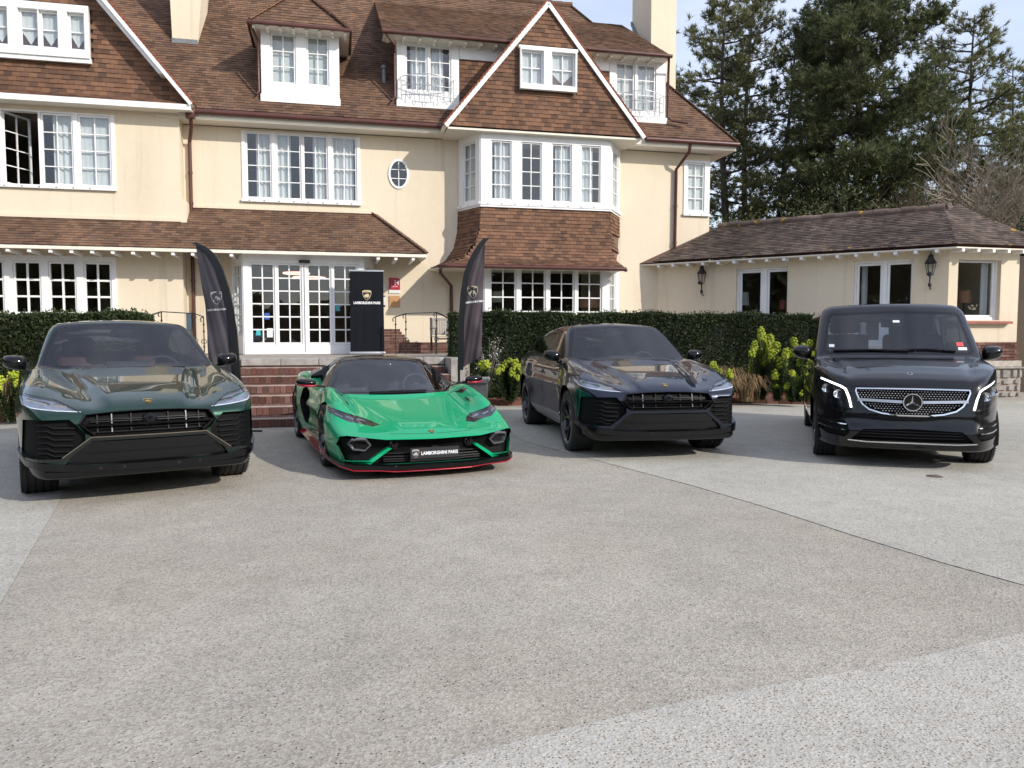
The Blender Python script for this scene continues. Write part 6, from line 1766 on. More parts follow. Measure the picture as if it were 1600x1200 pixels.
class Shell:
    def __init__(s, f, L, W, Hh, h=.022):
        s.f = f; s.L = L; s.W = W; s.H = Hh
        xs = np.arange(-2 * h, W + 3 * h, h); ys = np.arange(-.15, L + .15, h); zs = np.arange(.02, Hh + 3 * h, h)
        X, Yg, Z = np.meshgrid(xs, ys, zs, indexing='ij'); D = f(X, Yg, Z); S = D < 0
        c = [S[a:a or None, :, :] for a in (0,)]
        off = [(i, j, k) for i in (0, 1) for j in (0, 1) for k in (0, 1)]
        nx, ny, nz = D.shape
        sub = lambda A, o: A[o[0]:nx - 1 + o[0], o[1]:ny - 1 + o[1], o[2]:nz - 1 + o[2]]
        cnt = sum(sub(S, o).astype(np.int8) for o in off)
        mask = (cnt > 0) & (cnt < 8); idx = np.argwhere(mask)
        dc = np.stack([sub(D, o)[mask] for o in off], 1)
        acc = np.zeros((len(idx), 3)); num = np.zeros(len(idx))
        oa = np.array(off, float)
        for a in range(8):
            for b in range(a + 1, 8):
                if np.abs(oa[a] - oa[b]).sum() == 1:
                    m_ = (dc[:, a] < 0) != (dc[:, b] < 0); t = dc[:, a] / np.where(m_, dc[:, a] - dc[:, b], 1)
                    p = oa[a] + t[:, None] * (oa[b] - oa[a]); acc[m_] += p[m_]; num[m_] += 1
        V = (acc / num[:, None] + idx) * h + np.array([xs[0], ys[0], zs[0]])
        for _ in range(3):
            g_ = s.grad(V); fv = f(V[:, 0], V[:, 1], V[:, 2]); V -= np.clip((fv / np.maximum((g_ ** 2).sum(1), 1e-4))[:, None] * g_, -h * .5, h * .5)
        ids = -np.ones(mask.shape, int); ids[mask] = np.arange(len(idx))
        Q = []
        for ax in range(3):
            A = np.moveaxis(S, ax, 0); I = np.moveaxis(ids, ax, 0)
            e = A[:-1, 1:-1, 1:-1] != A[1:, 1:-1, 1:-1]; w_ = np.argwhere(e); i, j, k = w_[:, 0], w_[:, 1] + 1, w_[:, 2] + 1
            q = np.stack([I[i, j - 1, k - 1], I[i, j, k - 1], I[i, j, k], I[i, j - 1, k]], 1); inside = A[i, j, k]
            if ax == 1: inside = ~inside
            q[~inside] = q[~inside][:, ::-1]; Q.append(q)
        Q = np.concatenate(Q); Q = Q[(Q >= 0).all(1)]
        me = np_mesh('tmp', V, Q, [])
        bm = bmesh.new(); bm.from_mesh(me); bpy.data.meshes.remove(me)
        bmesh.ops.bisect_plane(bm, geom=bm.verts[:] + bm.edges[:] + bm.faces[:], plane_co=(0, 0, 0), plane_no=(-1, 0, 0), clear_outer=True)
        s.bm = bm; s.h = h
    def grad(s, P, e=.003):
        x, y, z = P[:, 0], P[:, 1], P[:, 2]; f = s.f
        return np.stack([f(x + e, y, z) - f(x - e, y, z), f(x, y + e, z) - f(x, y - e, z), f(x, y, z + e) - f(x, y, z - e)], 1) / (2 * e)
    def normals(s, P): return unit(s.grad(np.asarray(P, float), .005))
    AX = {'f': (0, 2), 's': (1, 2), 't': (0, 1)}
    def proj(s, view, pts, rear=False):
        P = np.asarray(pts, float); n = len(P)
        if view == 'f': rng = np.linspace(s.L + .1, -.12, 900) if False else (np.linspace(-.12, s.L * .62, 900) if not rear else np.linspace(s.L + .12, s.L * .5, 700))
        elif view == 's': rng = np.linspace(s.W + .06, 0, 500)
        else: rng = np.linspace(s.H + .06, .1, 700)
        R_ = np.broadcast_to(rng, (n, len(rng))); A = np.broadcast_to(P[:, :1], R_.shape); B = np.broadcast_to(P[:, 1:2], R_.shape)
        if view == 'f': D = s.f(A, R_, B)
        elif view == 's': D = s.f(R_, A, B)
        else: D = s.f(A, B, R_)
        k = np.argmax(D < 0, 1); k = np.where(k == 0, len(rng) - 1, k); d1 = D[np.arange(n), k]; d0 = D[np.arange(n), k - 1]
        t = rng[k - 1] + (rng[k] - rng[k - 1]) * np.clip(d0 / np.where(d0 - d1 == 0, 1, d0 - d1), 0, 1)
        if view == 'f': return np.stack([P[:, 0], t, P[:, 1]], 1)
        if view == 's': return np.stack([t, P[:, 0], P[:, 1]], 1)
        return np.stack([P[:, 0], P[:, 1], t], 1)
    def cut(s, poly, view, cond=None, remove=True):
        """cut the shell along a polygon seen from the front, side or top; returns the piece as (V, faces)"""
        i, j = s.AX[view]; bm = s.bm; P = [tuple(map(float, p)) for p in poly]; n = len(P)
        x0, x1 = min(p[0] for p in P) - .03, max(p[0] for p in P) + .03; y0, y1 = min(p[1] for p in P) - .03, max(p[1] for p in P) + .03
        cand = []
        for f_ in bm.faces:
            c = f_.calc_center_median()
            if x0 < c[i] < x1 and y0 < c[j] < y1 and (cond is None or cond(c, f_.normal)): cand.append(f_)
        for a in range(n):
            p, q = P[a], P[(a + 1) % n]; dx, dy = q[0] - p[0], q[1] - p[1]; ln = math.hypot(dx, dy)
            if ln < 1e-6: continue
            nx_, ny_ = -dy / ln, dx / ln; near, rest = [], []
            for f_ in cand:
                smin_, smax_, tmin, tmax = 9, -9, 9, -9
                for v in f_.verts:
                    ex, ey = v.co[i] - p[0], v.co[j] - p[1]; d_ = ex * nx_ + ey * ny_; t_ = ex * dx / ln + ey * dy / ln
                    smin_ = min(smin_, d_); smax_ = max(smax_, d_); tmin = min(tmin, t_); tmax = max(tmax, t_)
                (near if smin_ < 0 < smax_ and tmax > -.002 and tmin < ln + .002 else rest).append(f_)
            if near:
                co = [0, 0, 0]; no = [0, 0, 0]; co[i], co[j] = p; no[i], no[j] = nx_, ny_
                es = {e for f_ in near for e in f_.edges}; vs = {v for f_ in near for v in f_.verts}
                r = bmesh.ops.bisect_plane(bm, geom=list(near) + list(es) + list(vs), plane_co=co, plane_no=no, dist=1e-5)
                rest += [g_ for g_ in r['geom'] if isinstance(g_, bmesh.types.BMFace)]
            cand = rest
        def inside(x, y):
            c = False
            for a in range(n):
                (xa, ya), (xb, yb) = P[a], P[(a + 1) % n]
                if (ya > y) != (yb > y) and x < (xb - xa) * (y - ya) / (yb - ya) + xa: c = not c
            return c
        reg = []
        for f_ in cand:
            if not f_.is_valid: continue
            c = f_.calc_center_median()
            if inside(c[i], c[j]): reg.append(f_)
        data = s.grab(reg)
        if remove: bmesh.ops.delete(bm, geom=reg, context='FACES')
        return data
    @staticmethod
    def grab(faces):
        mp = {}; V = []; F_ = []
        for f_ in faces:
            t = []
            for v in f_.verts:
                k = v.index if v.index >= 0 else -id(v)
                k = id(v)
                if v not in mp: mp[v] = len(V); V.append(tuple(v.co))
                t.append(mp[v])
            F_.append(t)
        return np.array(V).reshape(-1, 3), F_
    def rest(s): return s.grab(list(s.bm.faces))
    def obj(s, name, data, mats, parent, both=True, off=0.0, recess=0.0, dirv=(0, 1, 0), walls=True, side=None, midx=None, slot_obj=False, thick=0.0):
        """object from a cut piece. both: joined with its mirror image; side 1/-1: a single side"""
        V, F_ = data
        if len(F_) == 0: return None
        V = V.copy(); c0 = np.abs(V[:, 0]) < 2e-3; V[c0, 0] = 0
        Nn = s.normals(V); Nn[c0, 0] = 0; Nn = unit(Nn); VV = V + Nn * off + np.array(dirv) * recess
        verts = [tuple(v) for v in VV]; faces = [list(f_) for f_ in F_]; ln = [[tuple(Nn[i]) for i in f_] for f_ in F_]
        dep = np.array(dirv) * recess if recess else None
        if walls and (recess or thick):
            cnt = {}
            for f_ in F_:
                for a, b in zip(f_, f_[1:] + f_[:1]):
                    k = (min(a, b), max(a, b)); cnt.setdefault(k, []).append((a, b))
            for k, l in cnt.items():
                if len(l) == 1:
                    a, b = l[0]
                    if abs(V[a][0]) < 1e-4 and abs(V[b][0]) < 1e-4: continue
                    o = len(verts)
                    pa, pb = (V[a], V[b]) if recess else (VV[a] - np.array(dirv) * -thick, VV[b] - np.array(dirv) * -thick)
                    verts += [tuple(VV[a]), tuple(VV[b]), tuple(pb), tuple(pa)]
                    nrm = np.cross(VV[b] - VV[a], pb - VV[a]); nrm = tuple(nrm / max(np.linalg.norm(nrm), 1e-9))
                    faces.append([o + 1, o, o + 3, o + 2]); ln.append([tuple(-c for c in nrm)] * 4)
        def mk(sgn):
            me = bpy.data.meshes.new(name)
            if both:
                mp = []; vv = list(verts)
                for x, y, z in verts:
                    if abs(x) < 1e-6: mp.append(len(mp))
                    else: mp.append(len(vv)); vv.append((-x, y, z))
                ff = faces + [[mp[i] for i in reversed(f_)] for f_ in faces]
                nn = [n_ for l in ln for n_ in l] + [(-n_[0], n_[1], n_[2]) for l in ln for n_ in reversed(l)]
            elif sgn > 0: vv, ff, nn = verts, faces, [n_ for l in ln for n_ in l]
            else:
                vv = [(-x, y, z) for x, y, z in verts]; ff = [list(reversed(f_)) for f_ in faces]; nn = [(-n_[0], n_[1], n_[2]) for l in ln for n_ in reversed(l)]
            me.from_pydata(vv, [], ff)
            for m in (mats if isinstance(mats, (list, tuple)) else [mats]): me.materials.append(m)
            me.polygons.foreach_set('use_smooth', [True] * len(me.polygons))
            me.normals_split_custom_set(nn); me.update()
            o = bpy.data.objects.new(name, me); link(o, parent); return o
        if both: return mk(1)
        return [mk(1), mk(-1)] if side is None else mk(side)
    def ribbon(s, path, view, w_, off=.002, dip=.006, step=.03, closed=False, rear=False, mb=None, mirror=True, mi=0):
        """a raised or inlaid strip that follows the shell along a drawn path"""
        P = [np.array(p, float) for p in path]
        if closed: P.append(P[0])
        D = []
        for a, b in zip(P, P[1:]):
            k = max(1, int(np.linalg.norm(b - a) / step)); D += [a + (b - a) * t / k for t in range(k)]
        if not closed: D.append(P[-1])
        Q = s.proj(view, D, rear); Nn = s.normals(Q); k = len(Q)
        T_ = np.roll(Q, -1, 0) - np.roll(Q, 1, 0)
        if not closed: T_[0] = Q[1] - Q[0]; T_[-1] = Q[-1] - Q[-2]
        T_ = unit(T_); S_ = unit(np.cross(T_, Nn)) * w_ / 2
        mb = mb if mb is not None else MB(); o = len(mb.v)
        for i in range(k):
            for v in (Q[i] - S_[i] - Nn[i] * dip, Q[i] - S_[i] + Nn[i] * off, Q[i] + S_[i] + Nn[i] * off, Q[i] + S_[i] - Nn[i] * dip): mb.v.append(tuple(v))
        new = []
        for i in range(k if closed else k - 1):
            a, b = o + i * 4, o + ((i + 1) % k) * 4
            for q in range(3): new.append((a + q, b + q, b + q + 1, a + q + 1))
        if not closed: new += [(o, o + 1, o + 2, o + 3), (o + k*4 - 1, o + k*4 - 2, o + k*4 - 3, o + k*4 - 4)]
        mb.f += new; mb.m += [mi] * len(new)
        if mirror:
            n1 = len(mb.v); mb.v += [(-x, y, z) for x, y, z in mb.v[o:n1]]
            mb.f += [tuple(i + n1 - o for i in reversed(f_)) for f_ in new]; mb.m += [mi] * len(new)
        return mb
    def slab(s, poly, view, th, off=0.0, dirv=(0, 1, 0), dens=.05, mb=None, mirror=True):
        """a solid piece whose face follows the shell over a polygon"""
        P = [np.array(p, float) for p in poly]; D = []
        for a, b in zip(P, P[1:] + P[:1]):
            k = max(1, int(np.linalg.norm(b - a) / dens)); D += [a + (b - a) * t / k for t in range(k)]
        Q = s.proj(view, D); Nn = s.normals(Q); F0 = Q + Nn * off; F1 = Q + np.array(dirv) * th; k = len(Q)
        from mathutils.geometry import tessellate_polygon
        tri = tessellate_polygon([[Vector((d[0], d[1], 0)) for d in D]])
        mb = mb if mb is not None else MB(); o = len(mb.v)
        mb.v += [tuple(v) for v in F0] + [tuple(v) for v in F1]
        fs = [(a + o, b + o, c + o) for a, b, c in tri] + [(o + i, o + (i + 1) % k, o + k + (i + 1) % k, o + k + i) for i in range(k)]
        mb.f += fs; mb.m += [0] * len(fs)
        if mirror:
            n1 = len(mb.v); mb.v += [(-x, y, z) for x, y, z in mb.v[o:n1]]; mb.f += [tuple(i + n1 - o for i in reversed(f_)) for f_ in fs]; mb.m += [0] * len(fs)
        return mb
    def frame_at(s, view, p, off=.004):
        """matrix lying on the shell: local x across, local -y outwards, local z up the surface"""
        q = s.proj(view, [p])[0]; n_ = Vector(s.normals(np.array([q]))[0]); up = Vector((0, 0, 1)) if abs(n_.z) < .98 else Vector((0, 1, 0))
        x_ = up.cross(-n_); x_ = (-n_).cross(up) * -1; x_ = up.cross(n_).normalized(); z_ = n_.cross(x_).normalized()
        return Matrix((( x_.x, -n_.x, z_.x, q[0] + n_.x * off), (x_.y, -n_.y, z_.y, q[1] + n_.y * off), (x_.z, -n_.z, z_.z, q[2] + n_.z * off), (0, 0, 0, 1)))

def pair(s, name, path, view, w_, mat_, parent, **kw):
    """the same strip on either side of the car, each its own part"""
    for sg in (1, -1):
        mb = s.ribbon(path, view, w_, mirror=False, **kw)
        if sg < 0: mb.v = [(-x, y, z) for x, y, z in mb.v]; mb.f = [tuple(reversed(f_)) for f_ in mb.f]
        mb.build(name, mat_, parent)
def span(path): return [(-x, z) for x, z in reversed(path) if x > .001] + [(x, z) for x, z in path if x > .001]
def paint_mat(name, col, metal=.55, rough=.32, flake=.1):
    m, t, b = new_mat(name); L = t.links.new
    b.inputs['Base Color'].default_value = (*col, 1); b.inputs['Metallic'].default_value = metal; b.inputs['Roughness'].default_value = rough
    b.inputs['Coat Weight'].default_value = 1.0; b.inputs['Coat Roughness'].default_value = .015; b.inputs['Coat IOR'].default_value = 1.5; b.inputs['Specular IOR Level'].default_value = .15
    tc = N(t, 'TexCoord'); v = N(t, 'TexVoronoi', Scale=900.0); L(tc.outputs['Object'], v.inputs['Vector'])
    sp = N(t, 'SeparateColor'); L(v.outputs['Color'], sp.inputs['Color'])
    mr = N(t, 'MapRange'); mr.inputs['To Min'].default_value = 1 - flake * 2; mr.inputs['To Max'].default_value = 1 + flake * 2; L(sp.outputs['Red'], mr.inputs['Value'])
    mx = N(t, 'MixRGB', blend_type='MULTIPLY'); mx.inputs['Fac'].default_value = 1; mx.inputs['Color1'].default_value = (*col, 1); L(mr.outputs[0], mx.inputs['Color2']); L(mx.outputs[0], b.inputs['Base Color'])
    return m
M_GLOSSBLK = pmat('gloss_black_trim', (.004, .004, .005), .12, var=.02, spec=.4)
M_PLASTIC = pmat('black_plastic', (.008, .008, .009), .5, var=.15, scale=12, spec=.25)
M_DARKMESH = pmat('dark_recess', (.004, .004, .0045), .6, var=.2, scale=12, spec=.12)
M_TYRE = pmat('tyre_rubber', (.017, .017, .018), .75, var=.25, scale=15)
M_RIM = paint_mat('black_alloy', (.030, .030, .032), .4, .28, 0)
M_DISC = pmat('brake_disc', (.22, .22, .22), .35, .9, var=.1)
M_CHROME = pmat('chrome', (.78, .79, .80), .08, 1.0, var=.02)
M_SATIN = pmat('satin_silver', (.55, .56, .58), .28, .9, var=.03)
M_LENS = glass_mat('lamp_lens', (.93, .95, .97), 1.5, boost=.03)
M_LAMPIN = pmat('lamp_inner', (.22, .245, .31), .3, .35, var=.30, scale=14)
M_LAMPDK = pmat('lamp_inner_dark', (.012, .012, .014), .25, .3, var=.3, scale=10)
M_CGLASS = glass_mat('windscreen_glass', (.62, .68, .73), 1.52, boost=.055)
M_CGLASSD = glass_mat('tinted_side_glass', (.10, .11, .12), 1.52, boost=.05)
M_CABIN = pmat('cabin_dark', (.020, .020, .022), .7, var=.2, scale=6)
M_SEATBK = pmat('seat_dark', (.030, .030, .033), .6, var=.2, scale=6)
M_SEATRD = pmat('seat_oxblood', (.075, .016, .013), .55, var=.2, scale=6)
M_RED = paint_mat('red_pinstripe', (.42, .012, .035), .1, .35, 0)
M_STICK = pmat('sticker_white', (.75, .78, .80), .5, var=.03)
M_STICKR = pmat('sticker_red', (.60, .07, .06), .5, var=.03)

def largest(data):
    V, F_ = data; par = list(range(len(V)))
    def fd(a):
        while par[a] != a: par[a] = par[par[a]]; a = par[a]
        return a
    for f_ in F_:
        for v in f_[1:]: par[fd(v)] = fd(f_[0])
    cnt = {}
    for f_ in F_: cnt[fd(f_[0])] = cnt.get(fd(f_[0]), 0) + 1
    k = max(cnt, key=cnt.get); keep = [f_ for f_ in F_ if fd(f_[0]) == k]
    ids = sorted({v for f_ in keep for v in f_}); mp = {v: i for i, v in enumerate(ids)}
    return V[ids], [[mp[v] for v in f_] for f_ in keep]
def wheel(parent, x, y, R_, w_, rim_r, side, style=5, steer=0.0):
    """wheel standing at (x, y) with its outer face towards side*x"""
    prof = [(rim_r - .01, -.46), (rim_r + .012, -.5), (R_ - .045, -.5), (R_ - .014, -.465), (R_ - .002, -.40)]
    gr = [-.30, -.10, .10, .30]
    for g_ in gr: prof += [(R_, g_ - .035), (R_ - .009, g_ - .025), (R_ - .009, g_ + .025), (R_, g_ + .035)]
    prof += [(R_ - .002, .40), (R_ - .014, .465), (R_ - .045, .5), (rim_r + .012, .5), (rim_r - .01, .46)]
    mb = MB(); mb.lathe([(r, h * w_) for r, h in prof], 56, 'x')
    Mw = Matrix.Translation((x, y, R_)) @ Matrix.Rotation(steer, 4, 'Z') @ (Matrix.Rotation(math.pi, 4, 'Z') if side < 0 else I4)
    tb = MB()
    for k in range(64):
        a = 2 * math.pi * k / 64
        for sg in (-1, 1):
            h0, h1 = sg * .34 * w_, sg * .49 * w_; rr = R_ - .001
            p = Vector((h0, rr * math.cos(a), rr * math.sin(a))); q = Vector((h1, (rr - .010) * math.cos(a + .06), (rr - .010) * math.sin(a + .06)))
            mb.bar(p, q, .012, .006, up=(0, math.cos(a), math.sin(a)))
    o = mb.build('wheel', M_TYRE, parent, smooth=35, M=Mw)
    rm = MB(); xo = .5 * w_ - .015
    rm.lathe([(rim_r - .002, -.45 * w_), (rim_r - .03, -.35 * w_), (rim_r - .035, .2 * w_), (rim_r - .018, .44 * w_), (rim_r + .010, .47 * w_), (rim_r + .012, .50 * w_), (rim_r - .012, .50 * w_), (rim_r - .022, .42 * w_)], 48, 'x')
    rm.lathe([(.0, xo - .03), (.062, xo - .035), (.068, xo - .06), (.075, xo - .10)], 20, 'x')
    for k in range(style):
        a = 2 * math.pi * k / style + .3
        def pol(r, an, h): return Vector((h, r * math.cos(an), r * math.sin(an)))
        for sg in (-1, 1):
            m0 = pol(rim_r * .52, a + sg * .10, xo - .045)
            rm.bar(pol(.05, a + sg * .25, xo - .055), m0, .040, .034, up=(1, 0, 0), w2=.034)
            rm.bar(m0, pol(rim_r - .012, a + sg * .30, xo - .020), .032, .030, up=(1, 0, 0), w2=.026)
    rm.build('rim', M_RIM, o, smooth=35)
    d = MB(); d.lathe([(.09, xo - .14), (rim_r * .80, xo - .14), (rim_r * .80, xo - .17), (.09, xo - .17)], 32, 'x', closed=True); d.build('brake_disc', M_DISC, o, smooth=40)
    return o
def arch_liner(parent, y, R_, x0, x1, zc, zlo=.18):
    n = 24
    for sg in (-1, 1):
        mb = MB(); ring = []
        for i in range(n + 1):
            a = math.pi * 1.16 * i / n - .08 * math.pi
            ring.append((y + R_ * math.cos(a), max(zc + R_ * math.sin(a), zlo)))
        mb.v = [(sg * x, yy, zz_) for yy, zz_ in ring for x in (x0, x1)]
        mb.f = [(2*i, 2*i + 1, 2*i + 3, 2*i + 2) for i in range(n)] + [tuple(2*i for i in range(n + 1))]; mb.m = [0] * (n + 1)
        mb.build('wheel_arch', M_PLASTIC, parent, smooth=50)
def mirror_pair(parent, x, y, z, w_, h_, d_, mat_, under=None, stalk=.10, stripe=None):
    for sg in (1, -1):
        mb = MB(); bm = bmesh.new(); bmesh.ops.create_uvsphere(bm, u_segments=20, v_segments=14, radius=1)
        for v in bm.verts:
            c = v.co; px_ = math.copysign(abs(c.x) ** .62, c.x); pz = math.copysign(abs(c.z) ** .72, c.z); py_ = c.y
            yy = py_ * d_ if py_ < 0 else py_ * d_ * .25
            taper = 1 - .22 * (px_ * .5 + .5)
            v.co = Vector((sg * (x + px_ * w_ / 2), y + yy + .25 * d_ * (px_ * .5 + .5), z + pz * h_ / 2 * taper + .012 * px_))
        bm.verts.index_update(); mb.add([v.co for v in bm.verts], [[v.index for v in f_.verts] for f_ in bm.faces]); bm.free()
        o = mb.build('door_mirror', mat_, parent, smooth=70)
        st = MB(); st.bar((sg * (x - w_ * .35), y + .02, z - h_ * .36), (sg * (x - w_ / 2 - stalk), y + .06, z - h_ * .55), .05, .028, w2=.09, h2=.03); st.build('mirror_arm', M_PLASTIC, o)
        if under is not None:
            u_ = MB(); u_.tube([(sg * (x - w_ * .46), y - d_ * .55, z - h_ * .30), (sg * (x - w_ * .1), y - d_ * .86, z - h_ * .36), (sg * (x + w_ * .30), y - d_ * .50, z - h_ * .28), (sg * (x + w_ * .47), y - d_ * .0, z - h_ * .12)], [.010, .014, .013, .008], 6); u_.build('mirror_stripe', under, o, smooth=60)
def seat(parent, x, y, z, m, w_=.50, tall=.62):
    mb = MB(); mb.rbox((x, y, z), (w_, .50, .18), .06); mb.rbox((x, y + .30, z + tall * .5), (w_, .16, tall), .06, 2, Matrix.Rotation(rad(-14), 3, 'X'))
    o = mb.build('seat', m, parent, smooth=50)
    mb = MB(); mb.rbox((x, y + .40, z + tall + .10), (.27, .10, .19), .045, 2, Matrix.Rotation(rad(-10), 3, 'X')); mb.tube([(x - .05, y + .39, z + tall - .02), (x - .05, y + .40, z + tall + .05)], .008, 6); mb.tube([(x + .05, y + .39, z + tall - .02), (x + .05, y + .40, z + tall + .05)], .008, 6)
    mb.build('headrest', m, o, smooth=50)
def steering(parent, x, y, z, r=.18):
    mb = MB(); R_ = Matrix.Rotation(rad(62), 3, 'X'); c = Vector((x, y, z))
    mb.tube([c + R_ @ Vector((r * math.cos(i * math.pi / 16), r * math.sin(i * math.pi / 16), 0)) for i in range(32)], .016, 8, closed=True)
    for a in (0, math.pi, -math.pi / 2): mb.bar(c, c + R_ @ Vector((r * math.cos(a), r * math.sin(a), 0)), .035, .012)
    mb.lathe([(0, .02), (.05, .015), (.055, -.01), (0, -.02)], 14, 'y', c); mb.build('steering_wheel', M_SEATBK, parent, smooth=50)
def wiper(s, parent, path, view='f'):
    mb = s.ribbon(path, view, .022, .022, -.008, mirror=False); mb.build('wiper', M_PLASTIC, parent)
def circ(cy, cz, r, n=28, a0=0.0): return [(cy + r * math.cos(a0 + 2 * math.pi * i / n), cz + r * math.sin(a0 + 2 * math.pi * i / n)) for i in range(n)]
# ---------------------------------------------------------------- low-roofed sport SUV (built once, used twice)
U_W = table([0, .25, .6, 1.0, 1.6, 2.5, 3.4, 3.95, 4.6, 5.12], [.905, .955, .985, .995, .968, .96, .985, 1.005, .98, .88], .08)
U_T = table([0, .1, .3, .6, 1.0, 1.4, 1.7, 2.6, 4.0, 4.6, 5.1], [.785, .845, .915, .985, 1.055, 1.115, 1.12, 1.125, 1.17, 1.17, 1.10], .05)
U_R = table([1.2, 1.6, 2.0, 2.5, 3.0, 3.6, 4.2, 4.6, 5.0], [1.44, 1.55, 1.605, 1.635, 1.63, 1.585, 1.49, 1.40, 1.29], .10)
def f_suv(x, y, z):
    ax = np.abs(x)
    W = U_W(y) - .10 * pos(z - .78) - .6 * pos(z - .98) ** 2 - .35 * pos(.42 - z) + .035 * gau(y, .95, .40) * gau(z, .70, .35) + .035 * gau(y, 3.95, .45) * gau(z, .78, .35)
    W = W - .030 * gau(z, .58, .13) * sgate(y, 1.45, 3.45, .07) + .012 * gau(z, .80, .05) * sgate(y, 1.3, 3.6, .1)
    side = ax - W
    xd = .30 + .17 * y
    T_ = U_T(y) - .045 * (ax / .9) ** 2 + .062 * gau(ax, .83, .15) * sgate(y, .38, 1.75, .10) + .020 / (1 + np.exp(-(xd - ax) / .013)) * sgate(y, .08, 1.7, .06) - .022 * gau(ax, xd + .10, .08) * sgate(y, .15, 1.3, .1)
    top = z - T_
    Fr = .045 * (ax / .6) ** 2 + 8.0 * pos(ax - .78) ** 2 + .10 * pos(.40 - z) + .05 * pos(z - .62) - .03
    low = smax(smax(side, top, .09), Fr - y, .075)
    low = smax(smax(low, y - (5.08 - .10 * (ax / .8) ** 2), .16), .235 - z, .05)
    gs = ax - (.905 - .44 * (z - 1.06) - .05 * pos((y - 2.7) / 2.0) ** 2 - .06 * pos((2.4 - y)) ** 2)
    gt = z - (U_R(y) - .045 * (ax / .65) ** 2)
    ws = 1.36 + (z - 1.10) * 1.72 + .15 * (ax / .8) ** 2 - y
    gr = y - (4.98 - (z - 1.1) * .9)
    green = smax(smax(smax(gs, gt, .10), ws, .05), smax(gr, .95 - z, .05), .08)
    return smin(low, green, .045)
M_BLADE = paint_mat('blade_black', (.006, .009, .008), .3, .3, 0)
M_STRUT = pmat('strut_grey', (.16, .165, .175), .35, .6, var=.1)
def build_suv(paint, accent, seat_m):
    S = Shell(f_suv, 5.12, 1.06, 1.64, .022)
    r = empty('sport_suv', I4)
    YA1, YA2, RW = .95, 3.95, .385
    front = lambda c, n: n.y < .2 and c.y < 1.2
    # glasshouse
    ws_in = [(-.01, 1.150), (.755, 1.150), (.775, 1.165), (.615, 1.520), (.59, 1.545), (-.01, 1.565)]
    cw = lambda c, n: n.y < -.2 and 1.2 < c.y < 2.6
    g_ = S.cut(ws_in, 'f', cw); S.obj('windshield', g_, M_CGLASS, r)
    g_ = S.cut([(-.01, 1.118), (.80, 1.118), (.825, 1.15), (.655, 1.545), (.61, 1.578), (-.01, 1.598)], 'f', cw); S.obj('windshield_surround', g_, M_GLOSSBLK, r)
    cs = lambda c, n: n.x > .25 and c.z > 1.05
    for q in ([(1.80, 1.155), (2.28, 1.475), (2.52, 1.525), (2.66, 1.535), (2.70, 1.175)], [(2.78, 1.178), (2.74, 1.537), (3.2, 1.530), (3.62, 1.475), (3.66, 1.205)], [(3.73, 1.21), (3.70, 1.462), (4.08, 1.385), (4.34, 1.285), (4.22, 1.235)]):
        d = S.cut(q, 's', cs); S.obj('side_window', d, M_CGLASSD, r, both=False)
    d = S.cut([(1.70, 1.135), (2.26, 1.50), (2.55, 1.548), (3.2, 1.550), (3.75, 1.475), (4.2, 1.365), (4.42, 1.27), (4.25, 1.215), (2.7, 1.155)], 's', cs); S.obj('window_surround', d, M_GLOSSBLK, r)
    d = S.cut([(-.01, 1.22), (.60, 1.22), (.50, 1.40), (-.01, 1.42)], 'f', lambda c, n: n.y > .2 and c.y > 4.0); S.obj('rear_window', d, M_CGLASS, r)
    # front openings
    d = S.cut([(-.01, .592), (.455, .592), (.505, .62), (.560, .705), (.510, .778), (.25, .797), (-.01, .802)], 'f', front); S.obj('grille', d, M_DARKMESH, r, recess=.07)
    d = S.cut([(.575, .700), (.62, .745), (.90, .745), (.955, .735), (.972, .44), (.935, .405), (.70, .405), (.505, .565), (.505, .62)], 'f', front)
    S.obj('air_intake', d, M_DARKMESH, r, both=False, recess=.06)
    S.obj('front_apron', S.cut([(-.01, .10), (1.2, .10), (1.2, .372), (.67, .352), (-.01, .338)], 'f', lambda c, n: c.y < .62), M_GLOSSBLK, r)
    d = S.cut([(-.01, .342), (.665, .358), (.62, .425), (.455, .556), (-.01, .556)], 'f', front); S.obj('lower_intake', d, M_GLOSSBLK, r, recess=.035)
    hl = [(.515, .800), (.70, .812), (.90, .838), (.965, .862), (.985, .930), (.93, .938), (.72, .895), (.60, .845)]
    d = S.cut(hl, 'f', lambda c, n: c.y < 1.3 and n.y < .3); hs = S.obj('headlight', d, M_LAMPIN, r, both=False, recess=.045)
    for sg, ho in zip((1, -1), hs):
        S.obj('lens', largest(d), M_LENS, ho, both=False, side=sg)
        mb = MB()
        for (xa, za, xb, zb_) in ((.62, .838, .74, .858), (.76, .860, .92, .900)):
            q = S.proj('f', [(xa, za), (xb, zb_)]); mb.bar((sg * q[0][0], q[0][1] + .03, q[0][2]), (sg * q[1][0], q[1][1] + .03, q[1][2]), .035, .022)
        mb.build('lamp_unit', M_CHROME, ho)
        mb = S.ribbon([(.53, .806), (.70, .820), (.90, .846), (.962, .868), (.978, .922)], 'f', .010, -.004, .012, mirror=False)
        if sg < 0: mb.v = [(-x, y, z) for x, y, z in mb.v]
        mb.build('light_strip', pmat('lamp_strip_white', (.75, .77, .82), .3, var=.02), ho)
    # wheel arches
    for ya in (YA1, YA2):
        d = S.cut(circ(ya, RW, .452), 's', lambda c, n: c.x > .86 or (c.x > .6 and c.z < .45))
        arch_liner(r, ya, .455, .58, .975, RW, .24)
    # black lower edge
    d = S.cut([(1.36, .10), (3.54, .10), (3.54, .33), (1.36, .33)], 's', lambda c, n: c.x > .3); S.obj('sill', d, M_GLOSSBLK, r)
    S.obj('body', S.rest(), paint, r)
    # trim lines
    ln = MB()
